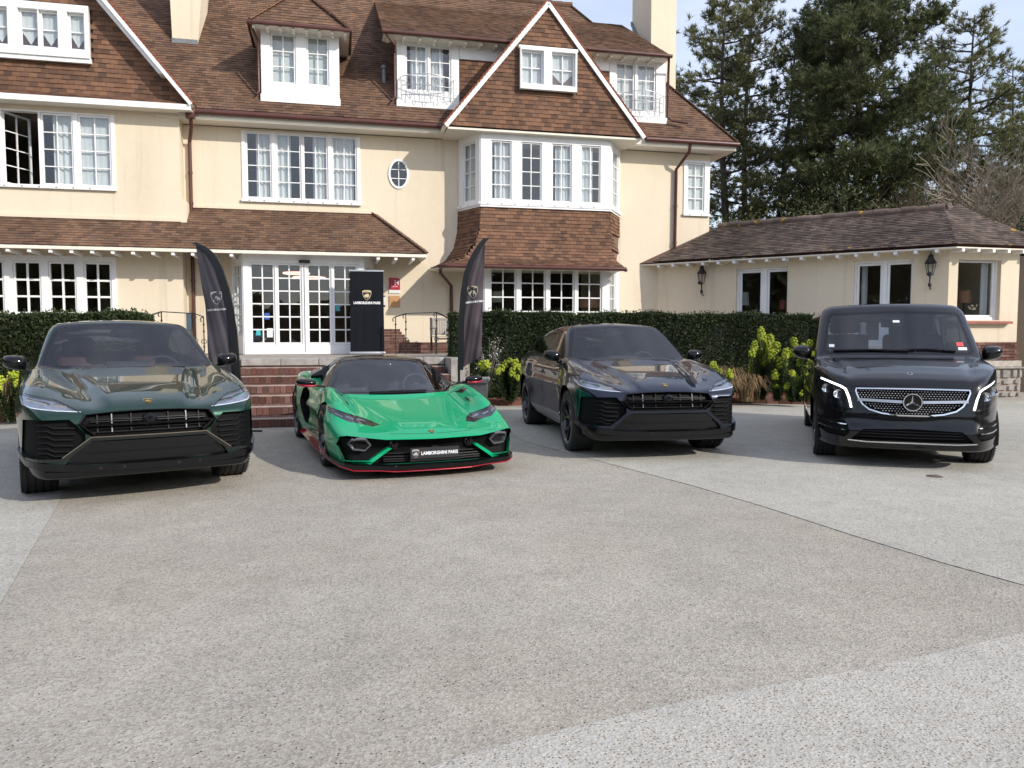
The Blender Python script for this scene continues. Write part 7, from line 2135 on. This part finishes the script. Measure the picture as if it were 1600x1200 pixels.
    S.ribbon([(-.002, .803), (.25, .798), (.51, .779), (.60, .842), (.72, .902), (.93, .945)], 'f', .006, .0012, mb=ln)
    S.ribbon([(.93, .945), (.985, .99)], 'f', .006, .0012, mb=ln)
    for q in ([(1.62, 1.10), (1.58, .80), (1.62, .36)], [(2.74, 1.16), (2.74, .36)], [(3.66, 1.20), (3.60, .80), (3.42, .50)], [(1.62, .355), (3.40, .355)]): S.ribbon(q, 's', .007, .0012, mb=ln)
    ln.build('panel_gap', M_PLASTIC, r, kind='stuff')
    tr = MB()
    S.ribbon(span([(0, .575), (.455, .575), (.665, .405), (.94, .405), (.985, .47)]), 'f', .024, .016, .03, mb=tr, mirror=False); tr.build('front_blade', M_BLADE, r)
    tr = MB(); S.ribbon(span([(0, .589), (.460, .589), (.678, .424)]), 'f', .007, .020, .0, mb=tr, mirror=False); tr.build('blade_edge', accent, r)
    tr = MB(); S.ribbon(span([(0, .690), (.53, .690)]), 'f', .020, .004, .05, mb=tr, mirror=False); tr.build('grille_bar', M_GLOSSBLK, r); pair(S, 'grille_bar', [(.435, .612), (.55, .705), (.50, .775)], 'f', .016, M_GLOSSBLK, r, off=.006, dip=.05)
    for xx in (.15, .30, .41):
        for sg in (1, -1):
            mb = MB(); q = S.proj('f', [(xx, .62), (xx, .775)]); mb.bar((sg * q[0][0], q[0][1] + .045, q[0][2]), (sg * q[1][0], q[1][1] + .045, q[1][2]), .010, .02, up=(0, 1, 0))
            mb.build('grille_strut', M_STRUT if xx == .30 else M_PLASTIC, r)
    for zz_ in (.625, .655, .725, .75):
        mb = MB(); S.ribbon(span([(0, zz_), (.47, zz_)]), 'f', .008, -.045, .06, mb=mb, mirror=False); mb.build('grille_slat', M_PLASTIC, r)
    mb = MB(); q = S.proj('f', [(0, .70)])[0]; mb.lathe([(0, -.012), (.035, -.010), (.045, .0), (.062, .01), (.066, .04)], 8, 'y', (0, q[1] + .022, .715)); mb.build('radar_unit', M_GLOSSBLK, r, smooth=30)
    for zz_ in (.68, .63, .58, .53, .48, .44):                                        # fins of the cheek intakes
        pair(S, 'intake_fin', [(.60 - (zz_ - .5) * .1, zz_ - .01), (.74, zz_ - .005), (.79, zz_ + .02), (.955, zz_ + .02)], 'f', .009, M_PLASTIC, r, off=-.03, dip=.055)
    mb = MB(); S.ribbon(span([(0, .505), (.53, .505)]), 'f', .085, .004, .05, mb=mb, mirror=False); mb.build('intake_panel', M_GLOSSBLK, r)
    mb = MB(); S.ribbon(span([(0, .315), (.45, .318), (.66, .335), (.93, .375), (.985, .44)]), 'f', .060, .022, .03, mb=mb, mirror=False); mb.build('front_lip', M_GLOSSBLK, r)
    mb = MB(); S.ribbon(span([(0, .275), (.45, .278), (.80, .295)]), 'f', .030, .030, .03, mb=mb, mirror=False); mb.build('splitter', M_GLOSSBLK, r)
    for xx in (.22, .40, -.22, -.40):
        q = S.proj('f', [(abs(xx), .318)])[0]; mb = MB(); mb.lathe([(0, -.004), (.014, -.003), (.016, .004)], 12, 'y', (xx, q[1] - .024, .318)); mb.build('parking_sensor', M_PLASTIC, r, smooth=40)
    crest(r, S.frame_at('f', (0, .868), .003) , .088, M_GOLD, M_CRBLK, .006)
    # floor, cabin
    mb = MB(); mb.box(-.80, .80, .5, 4.9, .25, .29); mb.box(-.55, .55, .2, 1.45, .28, .62); mb.build('underbody', M_PLASTIC, r)
    mb = MB(); mb.rbox((0, 1.72, .96), (1.52, .55, .30), .08); mb.rbox((0, 1.82, 1.13), (.42, .10, .10), .02); mb.build('dashboard', M_CABIN, r, smooth=50)
    mb = MB(); mb.box(-.84, .84, 1.5, 4.6, .42, .46); mb.box(-.80, .80, 4.45, 4.5, .45, 1.12); mb.build('cabin_floor', M_CABIN, r)
    for xx in (-.38, .38): seat(r, xx, 2.45, .62, seat_m)
    mb = MB(); mb.rbox((0, 3.35, .70), (1.3, .5, .2), .06); mb.rbox((0, 3.68, .98), (1.3, .16, .55), .06); mb.rbox((-.42, 3.76, 1.30), (.26, .10, .16), .04); mb.rbox((.42, 3.76, 1.30), (.26, .10, .16), .04); mb.build('rear_bench', seat_m, r, smooth=50)
    steering(r, .38, 2.02, 1.06)
    q = S.proj('f', [(0, 1.53)])[0]; mb = MB(); mb.prism([(-.15, q[1] + .13, 1.58), (.15, q[1] + .13, 1.58), (.10, q[1] + .03, 1.50), (.03, q[1] + .01, 1.475), (-.03, q[1] + .01, 1.475), (-.10, q[1] + .03, 1.50)], (0, .03, -.005)); mb.build('camera_housing', M_GLOSSBLK, r)
    mb = MB(); mb.rbox((0, q[1] + .18, 1.47), (.24, .03, .075), .015); mb.build('rear_view_mirror', M_GLOSSBLK, r, smooth=50)
    mirror_pair(r, 1.02, 1.74, 1.185, .215, .165, .13, M_GLOSSBLK, stalk=.02)
    for sg in (1, -1):
        wheel(r, sg * .845, YA1, RW, .30, .285, sg); wheel(r, sg * .835, YA2, RW, .32, .285, sg)
    for ch in r.children: ch.location.y -= YA1 if ch.type != 'EMPTY' else 0
    return r
M_PGREEN = paint_mat('dark_green_pearl', (.0045, .032, .019), .5, .30)
M_PNAVY = paint_mat('navy_pearl', (.0045, .009, .024), .4, .28)
M_BRONZE = pmat('bronze_edge', (.26, .22, .17), .3, .8, var=.05)
suv = build_suv(M_PGREEN, M_BRONZE, M_SEATRD)
def place(o, X, Yy, deg): o.matrix_basis = Matrix.Translation((X, Yy, 0)) @ Matrix.Rotation(rad(deg), 4, 'Z')
suv2 = copy_tree(suv)
place(suv, -3.70, 7.56, 32.0); tag(suv, 'dark green sport SUV with oxblood seats at the left, beside the charcoal feather flag', 'car')
place(suv2, 1.67, 9.82, 9.0); tag(suv2, 'navy blue sport SUV parked between the green sports car and the black van', 'car')
swap = {M_PGREEN.name: M_PNAVY, M_BRONZE.name: M_PNAVY, M_SEATRD.name: M_SEATBK, M_BLADE.name: M_PNAVY}
def repaint(o):
    if o.type == 'MESH':
        for sl in o.material_slots:
            if sl.material and sl.material.name in swap:
                nm = swap[sl.material.name]; sl.link = 'OBJECT'; sl.material = nm
    for c in o.children: repaint(c)
repaint(suv2)
# ---------------------------------------------------------------- low green mid-engined sports car
P_W = table([0, .3, .7, 1.13, 1.7, 2.4, 3.0, 3.6, 4.2, 4.7], [.90, .955, .985, .992, .945, .935, .965, 1.0, .985, .93], .09)
P_T = table([0, .15, .4, .8, 1.2, 1.55, 1.8, 2.3, 2.8, 3.3, 3.8, 4.3, 4.7], [.425, .475, .530, .602, .672, .735, .765, .80, .85, .895, .91, .90, .86], .05)
P_R = table([1.4, 1.8, 2.2, 2.6, 2.9, 3.3, 3.8, 4.4], [.86, 1.02, 1.125, 1.185, 1.197, 1.175, 1.09, .97], .10)
def f_sport(x, y, z, parts=False):
    ax = np.abs(x)
    W = P_W(y) - .22 * pos(z - .55) - .25 * pos(.34 - z) + .03 * gau(y, 1.13, .42) * gau(z, .5, .3) + .03 * gau(y, 3.79, .5) * gau(z, .6, .3)
    W = W - .045 * gau(z, .42, .12) * sgate(y, 1.65, 3.0, .09)
    side = ax - W
    T_ = P_T(y) - .030 * (ax / .9) ** 2 + .155 * gau(ax, .835, .155) * sgate(y, .62, 1.85, .12) - .008 * gau(ax, .52, .15) * sgate(y, .3, 1.5, .12) + .006 / (1 + np.exp(-(.26 + .20 * y - ax) / .012)) * sgate(y, .12, 1.6, .08)
    T_ = T_ + .06 * gau(ax, .80, .2) * sgate(y, 2.9, 4.5, .2)
    Fr = .13 * (ax / .9) ** 2 + 7.0 * pos(ax - .80) ** 2 - .02
    Fr = Fr + .12 * pos(z - .43) - .05 * gau(z, .42, .03) + .02 * gau(z, .28, .07)
    low = smax(smax(side, z - T_, .08), Fr - y, .06)
    low = smax(smax(low, y - (4.66 - .08 * (ax / .8) ** 2), .10), .125 - z, .03)
    gs = ax - (.855 - .72 * (z - .76) - .16 * pos((y - 2.4) / 1.6) ** 2)
    gt = z - (P_R(y) - .035 * (ax / .55) ** 2)
    ws = 1.40 + (z - .72) * 2.32 + .26 * (ax / .75) ** 2 - y
    green = smax(smax(smax(gs, gt, .09), ws, .05), smax(y - 4.45, .55 - z, .05), .08)
    return (low, green) if parts else smin(low, green, .04)
def build_sport():
    paint = paint_mat('bright_green_pearl', (.0, .31, .13), .0, .4, .06); pb_ = paint.node_tree.nodes['Principled BSDF']; pb_.inputs['Coat IOR'].default_value = 1.4; pb_.inputs['Coat Weight'].default_value = .8; pb_.inputs['Specular IOR Level'].default_value = .05
    S = Shell(f_sport, 4.70, 1.05, 1.21, .021)
    r = empty('sports_car', I4); YA1, YA2, R1, R2 = 1.13, 3.79, .345, .36
    front = lambda c, n: n.y < .25 and c.y < .9
    cw = lambda c, n: n.y < -.12 and 1.3 < c.y < 2.7
    S.obj('windshield', S.cut([(-.01, .775), (.70, .785), (.735, .80), (.56, 1.085), (.53, 1.10), (-.01, 1.125)], 'f', cw), M_CGLASS, r)
    S.obj('windshield_surround', S.cut([(-.01, .750), (.775, .760), (.80, .80), (.60, 1.105), (.55, 1.135), (-.01, 1.152)], 'f', cw), M_GLOSSBLK, r)
    cs = lambda c, n: n.x > .25 and c.z > .70
    S.obj('side_window', S.cut([(1.72, .815), (2.28, 1.085), (2.62, 1.128), (2.86, 1.12), (2.90, .905), (2.3, .855)], 's', cs), M_CGLASSD, r, both=False)
    def on_green(c, n):
        l_, g_ = f_sport(np.array([c.x]), np.array([c.y]), np.array([c.z]), True); return g_[0] < l_[0] - .006
    S.obj('roof', S.cut([(1.60, .79), (1.75, .805), (2.3, .838), (2.95, .892), (3.45, .955), (4.5, .965), (4.6, 1.3), (1.52, 1.3)], 's', on_green), M_GLOSSBLK, r)
    # front mouth
    d = S.cut([(-.01, .405), (.50, .412), (.86, .452), (.925, .440), (.945, .36), (.90, .185), (.84, .165), (-.01, .165)], 'f', front); S.obj('air_intake', d, M_DARKMESH, r, recess=.10)
    hl = [(.475, .520), (.56, .508), (.80, .560), (.945, .630), (.955, .690), (.90, .678), (.70, .605), (.56, .556)]
    d = S.cut(hl, 'f', lambda c, n: c.y < 1.3 and n.y < .3); hs = S.obj('headlight', d, M_LAMPDK, r, both=False, recess=.03)
    for sg, ho in zip((1, -1), hs):
        S.obj('lens', largest(d), M_LENS, ho, both=False, side=sg)
        for xa, xb in ((.60, .68), (.72, .80), (.84, .90)):
            q = S.proj('f', [(xa, .545 + (xa - .6) * .22), (xb, .55 + (xb - .6) * .25)]); mb = MB(); mb.bar((sg * q[0][0], q[0][1] + .02, q[0][2]), (sg * q[1][0], q[1][1] + .02, q[1][2]), .022, .016); mb.build('lamp_unit', M_LAMPIN, ho)
    for ya, R_ in ((YA1, R1), (YA2, R2)):
        S.cut(circ(ya, R_, R_ + .028), 's', lambda c, n: c.x > .85 or (c.x > .6 and c.z < .32)); arch_liner(r, ya, R_ + .030,   .70 if ya == YA1 else .64, .925, R_, .13)
    d = S.cut([(2.60, .66), (2.78, .735), (3.02, .775), (3.22, .74), (3.27, .60), (3.16, .42), (2.98, .30), (2.80, .30), (2.76, .42)], 's', lambda c, n: n.x > .1); S.obj('side_intake', d, M_DARKMESH, r, both=False, recess=-.10, dirv=(1, 0, 0))
    d = S.cut([(1.62, .05), (3.30, .05), (3.30, .215), (1.62, .175)], 's', lambda c, n: c.x > .3); S.obj('sill', d, M_GLOSSBLK, r)
    S.obj('front_apron', S.cut([(-.01, .05), (1.2, .05), (1.2, .160), (-.01, .160)], 'f', lambda c, n: c.y < .60), M_GLOSSBLK, r)
    S.obj('body', S.rest(), paint, r)
    # green fangs and hexagonal lamp surrounds
    for sg in (1, -1):
        mb = S.slab([(.905, .170), (.66, .158), (.435, .318), (.468, .332), (.665, .198), (.87, .196), (.925, .34), (.945, .33)], 'f', .07, .006, mb=MB(), mirror=False)
        if sg < 0: mb.v = [(-x, y, z) for x, y, z in mb.v]; mb.f = [tuple(reversed(f_)) for f_ in mb.f]
        mb.build('bumper_fang', paint, r, smooth=30)
        hx = [(.645, .345), (.695, .392), (.815, .408), (.875, .368), (.825, .308), (.70, .296)]
        mb = S.ribbon(hx, 'f', .013, -.03, .062, closed=True, mirror=False)
        if sg < 0: mb.v = [(-x, y, z) for x, y, z in mb.v]
        mb.build('daytime_lamp', M_STRUT, r)
        hb = S.slab([(.655, .345), (.70, .385), (.81, .40), (.865, .366), (.82, .315), (.705, .304)], 'f', .09, -.06, mb=MB(), mirror=False)
        if sg < 0: hb.v = [(-x, y, z) for x, y, z in hb.v]
        hb.build('lamp_tunnel', M_GLOSSBLK, r)
    for zz_ in (.19, .215, .24, .265):
        pair(S, 'grille_slat', [(.22, zz_), (.52, zz_ + .002)], 'f', .012, M_PLASTIC, r, off=-.045, dip=.075)
    for sg in (1, -1):
        q = S.proj('f', [(.42, .33)])[0]; mb = MB(); mb.lathe([(0, -.012), (.03, -.008), (.034, .01), (.05, .015), (.055, .05)], 12, 'y', (sg * .40, q[1] + .05, .345)); mb.build('sensor', M_GLOSSBLK, r, smooth=40)
    mb = MB(); S.ribbon(span([(0, .142), (.45, .140), (.80, .148), (.955, .175)]), 'f', .045, .045, .02, mb=mb, mirror=False); mb.build('front_lip', M_GLOSSBLK, r)
    mb = MB(); S.ribbon(span([(0, .128), (.40, .128), (.55, .134), (.80, .136), (.95, .165), (.985, .215)]), 'f', .009, .052, .03, mb=mb, mirror=False); mb.build('lip_stripe', M_RED, r)
    pair(S, 'sill_stripe', [(1.66, .165), (3.28, .205)], 's', .009, M_RED, r, off=.005, dip=.01)
    ln = MB()
    S.ribbon([(-.002, .448), (.42, .455), (.47, .478)], 'f', .005, .001, mb=ln)
    for q in ([(1.62, .66), (1.60, .50), (1.78, .22)], [(2.58, .76), (2.52, .60), (2.62, .24)], [(.62, .60), (.60, .40)]): S.ribbon(q, 's', .006, .0012, mb=ln)
    ln.build('panel_gap', M_PLASTIC, r, kind='stuff')
    # plate
    q = S.proj('f', [(0, .27)])[0]; py = q[1] - .025
    mb = MB(); mb.rbox((0, py, .262), (.52, .016, .118), .006, 1, Matrix.Rotation(rad(-4), 3, 'X')); pl = mb.build('number_plate', pmat('plate_black', (.010, .009, .012), .4, var=.05), r)
    Mp = Matrix.Translation((0, py - .010, .262)) @ Matrix.Rotation(rad(-4), 4, 'X')
    crest(pl, Mp @ Matrix.Translation((-.205, 0, 0)), .085, pmat('crest_silver', (.45, .44, .42), .4, .5, var=.05), M_CRBLK, .003)
    link(bpy.data.objects.new('lettering', text_mesh('lettering', 'LAMBORGHINI PARIS', .047, M_STICK, .001, .0012, align='LEFT', xs=.88)), pl, Mp @ Matrix.Translation((-.15, -.001, -.016)) @ RX)
    mb = MB(); mb.box(-.26, .26, py + .0, py + .1, .18, .205); mb.box(-.03, .03, py, py + .1, .20, .33); mb.build('plate_bracket', M_PLASTIC, r)
    crest(r, S.frame_at('f', (0, .462), .003), .075, M_GOLD, M_CRBLK, .005)
    mb = MB(); mb.box(-.75, .75, .35, 4.4, .13, .17); mb.box(-.5, .5, .2, 1.5, .16, .40); mb.build('underbody', M_PLASTIC, r)
    mb = MB(); mb.rbox((0, 1.95, .66), (1.36, .5, .20), .07); mb.rbox((.36, 1.92, .79), (.34, .2, .10), .03); mb.build('dashboard', M_CABIN, r, smooth=50)
    mb = MB(); mb.box(-.74, .74, 1.6, 3.1, .20, .24); mb.box(-.70, .70, 3.08, 3.12, .2, 1.05); mb.build('cabin_floor', M_CABIN, r)
    for xx in (-.36, .36): seat(r, xx, 2.55, .36, M_SEATBK, .48, .52)
    steering(r, .36, 2.12, .80, .175)
    q = S.proj('f', [(0, 1.09)])[0]; mb = MB(); mb.rbox((0, q[1] + .12, 1.065), (.22, .03, .055), .012); mb.build('rear_view_mirror', M_GLOSSBLK, r, smooth=50)
    wiper(S, r, [(-.36, .768), (.05, .776), (.34, .772)])
    mirror_pair(r, 1.055, 1.86, .895, .235, .105, .12, M_GLOSSBLK, under=M_RED, stalk=.10)
    for sg in (1, -1): wheel(r, sg * .845, YA1, R1, .27, .262, sg, 6); wheel(r, sg * .825, YA2, R2, .33, .275, sg, 6)
    for sg in (1, -1):                                                       # engine deck scoops behind the side glass
        mb = MB(); mb.prism([(sg * .70, 2.95, .90), (sg * .86, 3.05, .885), (sg * .80, 3.55, .93), (sg * .62, 3.70, .985), (sg * .56, 3.0, 1.07)], (0, 0, .03)); mb.build('deck_scoop', M_GLOSSBLK, r)
    for ch in r.children: ch.location.y -= YA1
    return r
sport = build_sport(); place(sport, -1.21, 8.87, 21.5)
tag(sport, 'bright green low sports car with black roof and red pinstripe in front of the steps', 'car')
# ---------------------------------------------------------------- black people carrier
V_W = table([0, .3, .7, 1.2, 2.0, 4.0, 4.8, 5.14], [.90, .945, .962, .964, .964, .964, .95, .90], .08)
V_T = table([0, .08, .25, .5, .8, 1.1, 1.4, 5.1], [.905, .965, 1.045, 1.115, 1.172, 1.215, 1.23, 1.24], .04)
def f_van(x, y, z):
    ax = np.abs(x)
    W = V_W(y) - .04 * pos(z - .95) - .5 * pos(z - 1.08) ** 2 - .22 * pos(.42 - z) + .020 * gau(y, .90, .38) * gau(z, .62, .3) + .018 * gau(y, 4.1, .4) * gau(z, .62, .3) - .015 * gau(z, .78, .06) * sgate(y, 1.5, 4.9, .1)
    T_ = V_T(y) - .06 * (ax / .9) ** 2 + .020 * gau(ax, .80, .16) * sgate(y, .45, 1.3, .1) - .012 * gau(ax, .56 + .15 * y, .06) * sgate(y, .12, 1.1, .08)
    Fr = .055 * (ax / .6) ** 2 + 4.2 * pos(ax - .60) ** 2 + .16 * pos(z - .60) + .06 * pos(.34 - z) - .05 * gau(z, .40, .10) * (1 - .6 * gau(ax, 0, .35)) - .015
    low = smax(smax(ax - W, z - T_, .07), Fr - y, .09)
    low = smax(smax(low, y - (5.10 - .06 * (ax / .8) ** 2), .12), .215 - z, .05)
    gs = ax - (.945 - .155 * (z - 1.1) - .10 * pos(z - 1.6) ** 2)
    gt = z - (1.875 - .035 * (ax / .8) ** 2 - .03 * pos((2.4 - y)) ** 2 - .015 * pos(y - 4.2) ** 2)
    ws = 1.00 + (z - 1.18) * 1.18 + .20 * (ax / .8) ** 2 - y
    green = smax(smax(smax(gs, gt, .13), ws, .07), smax(y - 5.02, .9 - z, .05), .09)
    return smin(low, green, .035)
M_STUD = pmat('stud_silver', (.72, .73, .75), .35, .35, var=.03)
def build_van():
    paint = paint_mat('obsidian_black', (.0035, .0035, .0045), .1, .3, .05); paint.node_tree.nodes['Principled BSDF'].inputs['Coat IOR'].default_value = 1.42
    S = Shell(f_van, 5.14, 1.02, 1.90, .024)
    r = empty('people_carrier', I4); YA1, YA2, RW = .90, 4.10, .345
    front = lambda c, n: n.y < .25 and c.y < 1.0
    cw = lambda c, n: n.y < -.2 and .95 < c.y < 2.2
    S.obj('windshield', S.cut([(-.01, 1.255), (.765, 1.255), (.805, 1.275), (.735, 1.690), (.70, 1.715), (-.01, 1.735)], 'f', cw), M_CGLASS, r)
    S.obj('windshield_surround', S.cut([(-.01, 1.222), (.80, 1.222), (.845, 1.26), (.765, 1.715), (.715, 1.750), (-.01, 1.768)], 'f', cw), M_GLOSSBLK, r)
    cs = lambda c, n: n.x > .3 and c.z > 1.1
    for q in ([(1.62, 1.20), (1.95, 1.60), (2.10, 1.68), (2.30, 1.70), (2.34, 1.20)], [(2.42, 1.20), (2.40, 1.705), (3.46, 1.71), (3.48, 1.20)], [(3.58, 1.20), (3.56, 1.71), (4.70, 1.69), (4.78, 1.24)]): S.obj('side_window', S.cut(q, 's', cs), M_CGLASSD, r, both=False)
    S.obj('window_surround', S.cut([(1.50, 1.185), (1.92, 1.63), (2.10, 1.712), (3.5, 1.735), (4.78, 1.715), (4.85, 1.22), (4.7, 1.185)], 's', cs), M_GLOSSBLK, r)
    S.obj('rear_window', S.cut([(-.01, 1.22), (.70, 1.22), (.66, 1.66), (-.01, 1.68)], 'f', lambda c, n: n.y > .2 and c.y > 4.4), M_CGLASS, r)
    gp = [(-.01, .592), (.14, .594), (.30, .612), (.42, .648), (.485, .70), (.53, .775), (.555, .845), (.55, .872), (-.01, .878)]
    gr = S.obj('grille', S.cut(gp, 'f', front), M_DARKMESH, r, recess=.05)
    hl = [(.580, .655), (.612, .78), (.648, .868), (.70, .900), (.90, .975), (.945, .965), (.945, .86), (.87, .745), (.76, .69), (.66, .655)]
    d = S.cut(hl, 'f', lambda c, n: c.y < 1.2); hs = S.obj('headlight', d, M_LAMPDK, r, both=False, recess=.05)
    led = emit_mat('led_white', (.95, .97, 1.0), 2.6)
    for sg, ho in zip((1, -1), hs):
        S.obj('lens', largest(d), M_LENS, ho, both=False, side=sg)
        mb = S.ribbon([(.602, .665), (.632, .775), (.668, .862), (.72, .892), (.905, .958)], 'f', .019, -.012, .03, mirror=False)
        if sg < 0: mb.v = [(-x, y, z) for x, y, z in mb.v]
        mb.build('light_strip', led, ho)
        for xx, zz_ in ((.73, .80), (.84, .85)):
            q = S.proj('f', [(xx, zz_)])[0]; mb = MB(); mb.lathe([(0, .02), (.035, .012), (.042, -.01), (.048, -.012), (.048, .02)], 16, 'y', (sg * q[0], q[1] + .035, q[2])); mb.build('lamp_unit', M_CHROME, ho, smooth=40)
    S.obj('lower_intake', S.cut([(-.01, .315), (.60, .318), (.545, .375), (.48, .435), (-.01, .452)], 'f', front), M_DARKMESH, r, recess=.04)
    vent = [(.615, .385), (.66, .335), (.82, .345), (.935, .40), (.945, .50), (.88, .535), (.66, .515), (.63, .47)]
    S.obj('side_vent', S.cut(vent, 'f', front), M_DARKMESH, r, both=False, recess=.03)
    for ya in (YA1, YA2): S.cut(circ(ya, RW, .395), 's', lambda c, n: c.x > .84 or (c.x > .58 and c.z < .45)); arch_liner(r, ya, .398, .55, .94, RW, .22)
    S.obj('body', S.rest(), paint, r)
    # grille: rim, studs, bars and star
    rim_ = gp[1:-1]; mb = S.ribbon(span(rim_) + [(.3, .876), (0, .878), (-.3, .876)], 'f', .015, .008, .02, closed=True, mirror=False); mb.build('grille_rim', M_CHROME, gr)
    mb = None; pair(S, 'grille_bar', [(.10, .738), (.535, .752)], 'f', .030, M_SATIN, gr, off=.012, dip=.03)
    st = MB(); row = 0
    inp = lambda x, z: z < .868 and z > float(np.interp(x, [0, .14, .30, .42, .485, .53, .555], [.608, .610, .630, .668, .722, .795, .86]))
    zz_ = .615
    while zz_ < .87:
        k = 0
        while True:
            x_ = (  .015 if row % 2 else .0) + k * .030; k += 1
            if x_ > .55: break
            if x_ * x_ + (zz_ - .738) ** 2 < .098 ** 2 or abs(zz_ - .738 - x_ * .03) < .024 or not inp(x_ + .012, zz_): continue
            q = S.proj('f', [(x_, zz_)])[0]
            for sg in ((1, -1) if x_ > .001 else (1,)):
                c = Vector((sg * q[0], q[1] + .018, zz_)); a, b = .0085, .0066
                st.add([c + Vector((-a, 0, 0)), c + Vector((0, 0, -b)), c + Vector((a, 0, 0)), c + Vector((0, 0, b)), c + Vector((0, -.012, 0))], [(0, 1, 4), (1, 2, 4), (2, 3, 4), (3, 0, 4)])
        zz_ += .0235; row += 1
    st.build('grille_studs', M_STUD, gr, kind='stuff')
    q = S.proj('f', [(0, .738)])[0]; c = Vector((0, q[1] - .012, .738))
    mb = MB(); R_ = .098
    mb.lathe([(R_ - .018, .0), (R_ - .012, -.014), (R_ - .004, -.014), (R_, 0.0), (R_, .02), (R_ - .018, .02)], 40, 'y', c, closed=True)
    for k in range(3):
        a = math.pi / 2 + k * 2 * math.pi / 3; tip = c + Vector((math.cos(a) * (R_ - .012), -.004, math.sin(a) * (R_ - .012)))
        l, r2 = c + Vector((math.cos(a + 1.047) * .016, .0, math.sin(a + 1.047) * .016)), c + Vector((math.cos(a - 1.047) * .016, 0, math.sin(a - 1.047) * .016)); top = c + Vector((0, -.018, 0))
        mb.add([tip, l, r2, top], [(0, 1, 3), (0, 3, 2), (0, 2, 1)])
    star = mb.build('star_emblem', M_CHROME, r)
    mb = MB(); mb.lathe([(0, .006), (R_ - .016, .006), (R_ - .016, .02)], 32, 'y', c); mb.build('emblem_disc', M_GLOSSBLK, star)
    Mf = S.frame_at('f', (0, 1.035), .002)
    mb = MB(); mb.lathe([(0, -.002), (.026, -.002), (.028, .004)], 24, 'y'); bd = mb.build('bonnet_badge', M_SATIN, r, M=Mf, smooth=40)
    mb = MB(); mb.lathe([(0, -.004), (.017, -.004), (.018, .0)], 20, 'y'); mb.build('badge_centre', M_GLOSSBLK, bd)
    # trim
    mb = S.ribbon(span([(0, .300), (.45, .300), (.625, .312)]), 'f', .014, .012, .02, mirror=False); mb.build('chrome_line', M_CHROME, r)
    for za, zb_ in ((.415, .405), (.475, .462)):
        pair(S, 'vent_blade', [(.655 if za < .45 else .645, za), (.80, za + .005), (.93, za + .022)], 'f', .011, M_CHROME, r, off=.004, dip=.045)
    for zz_ in (.35, .385, .42):
        mb = MB(); S.ribbon(span([(0, zz_), (.50, zz_)]), 'f', .010, -.02, .04, mb=mb, mirror=False); mb.build('grille_slat', M_PLASTIC, r)
    ln = MB()
    S.ribbon([(-.002, .895), (.55, .890), (.66, .905), (.90, .99)], 'f', .007, .0012, mb=ln); S.ribbon([(.93, .72), (.80, .64), (.52, .575), (-.002, .555)], 'f', .004, .0008, mb=ln)
    for q in ([(1.40, 1.10), (1.36, .70), (1.40, .35)], [(2.37, 1.72), (2.37, .32)], [(3.53, 1.72), (3.53, .32)], [(2.37, .90), (4.8, .92)], [(1.40, .32), (3.5, .32)]): S.ribbon(q, 's', .008, .0012, mb=ln)
    ln.build('panel_gap', M_PLASTIC, r, kind='stuff')
    pair(S, 'door_handle', [(2.12, .96), (2.33, .965)], 's', .028, paint, r, off=.035, dip=-.02); pair(S, 'door_handle', [(2.45, .96), (2.68, .965)], 's', .028, paint, r, off=.035, dip=-.02)
    # cabin
    mb = MB(); mb.box(-.78, .78, .5, 4.9, .24, .28); mb.box(-.5, .5, .25, 1.2, .26, .62); mb.build('underbody', M_PLASTIC, r)
    mb = MB(); mb.rbox((0, 1.42, 1.04), (1.66, .62, .34), .09); mb.rbox((0, 1.55, 1.20), (.34, .06, .10), .02); mb.build('dashboard', M_CABIN, r, smooth=50)
    mb = MB(); mb.box(-.86, .86, 1.2, 4.8, .55, .60); mb.build('cabin_floor', M_CABIN, r)
    for yy in (2.1, 3.1, 4.0):
        for xx in (-.45, .45): seat(r, xx, yy, .88, M_SEATBK, .50, .60)
    steering(r, .45, 1.72, 1.19, .19)
    q = S.proj('f', [(0, 1.69)])[0]; mb = MB(); mb.prism([(-.17, q[1] + .11, 1.745), (.17, q[1] + .11, 1.745), (.12, q[1] + .05, 1.68), (.05, q[1] + .03, 1.66), (-.05, q[1] + .03, 1.66), (-.12, q[1] + .05, 1.68)], (0, .03, -.005)); mb.build('camera_housing', M_GLOSSBLK, r)
    mb = MB(); mb.rbox((0, q[1] + .15, 1.60), (.26, .03, .08), .015); mb.build('rear_view_mirror', M_GLOSSBLK, r, smooth=50)
    wiper(S, r, [(-.72, 1.262), (-.30, 1.272), (.10, 1.264)]); wiper(S, r, [(.02, 1.275), (.30, 1.285), (.62, 1.262)])
    for nm, poly, m_ in (('toll_sticker', [(-.765, 1.31), (-.705, 1.31), (-.705, 1.345), (-.765, 1.345)], M_STICK), ('windscreen_sticker', [(.655, 1.325), (.735, 1.325), (.735, 1.372), (.655, 1.372)], M_STICKR), ('windscreen_sticker', [(.665, 1.28), (.765, 1.28), (.765, 1.312), (.665, 1.312)], M_STICK), ('windscreen_sticker', [(-.02, 1.618), (.055, 1.618), (.055, 1.645), (-.02, 1.645)], M_STICK)):
        S.slab(poly, 'f', .0, .003, mb=(mb := MB()), mirror=False); mb.build(nm, m_, r)
    mirror_pair(r, 1.075, 1.52, 1.245, .225, .20, .13, paint, stalk=.05)
    for sg in (1, -1): wheel(r, sg * .82, YA1, RW, .245, .245, sg); wheel(r, sg * .82, YA2, RW, .245, .245, sg)
    for ch in r.children: ch.location.y -= YA1
    return r
van = build_van(); place(van, 4.60, 9.08, -19.0)
tag(van, 'black people carrier with star grille and lit headlights before the dining wing', 'van')
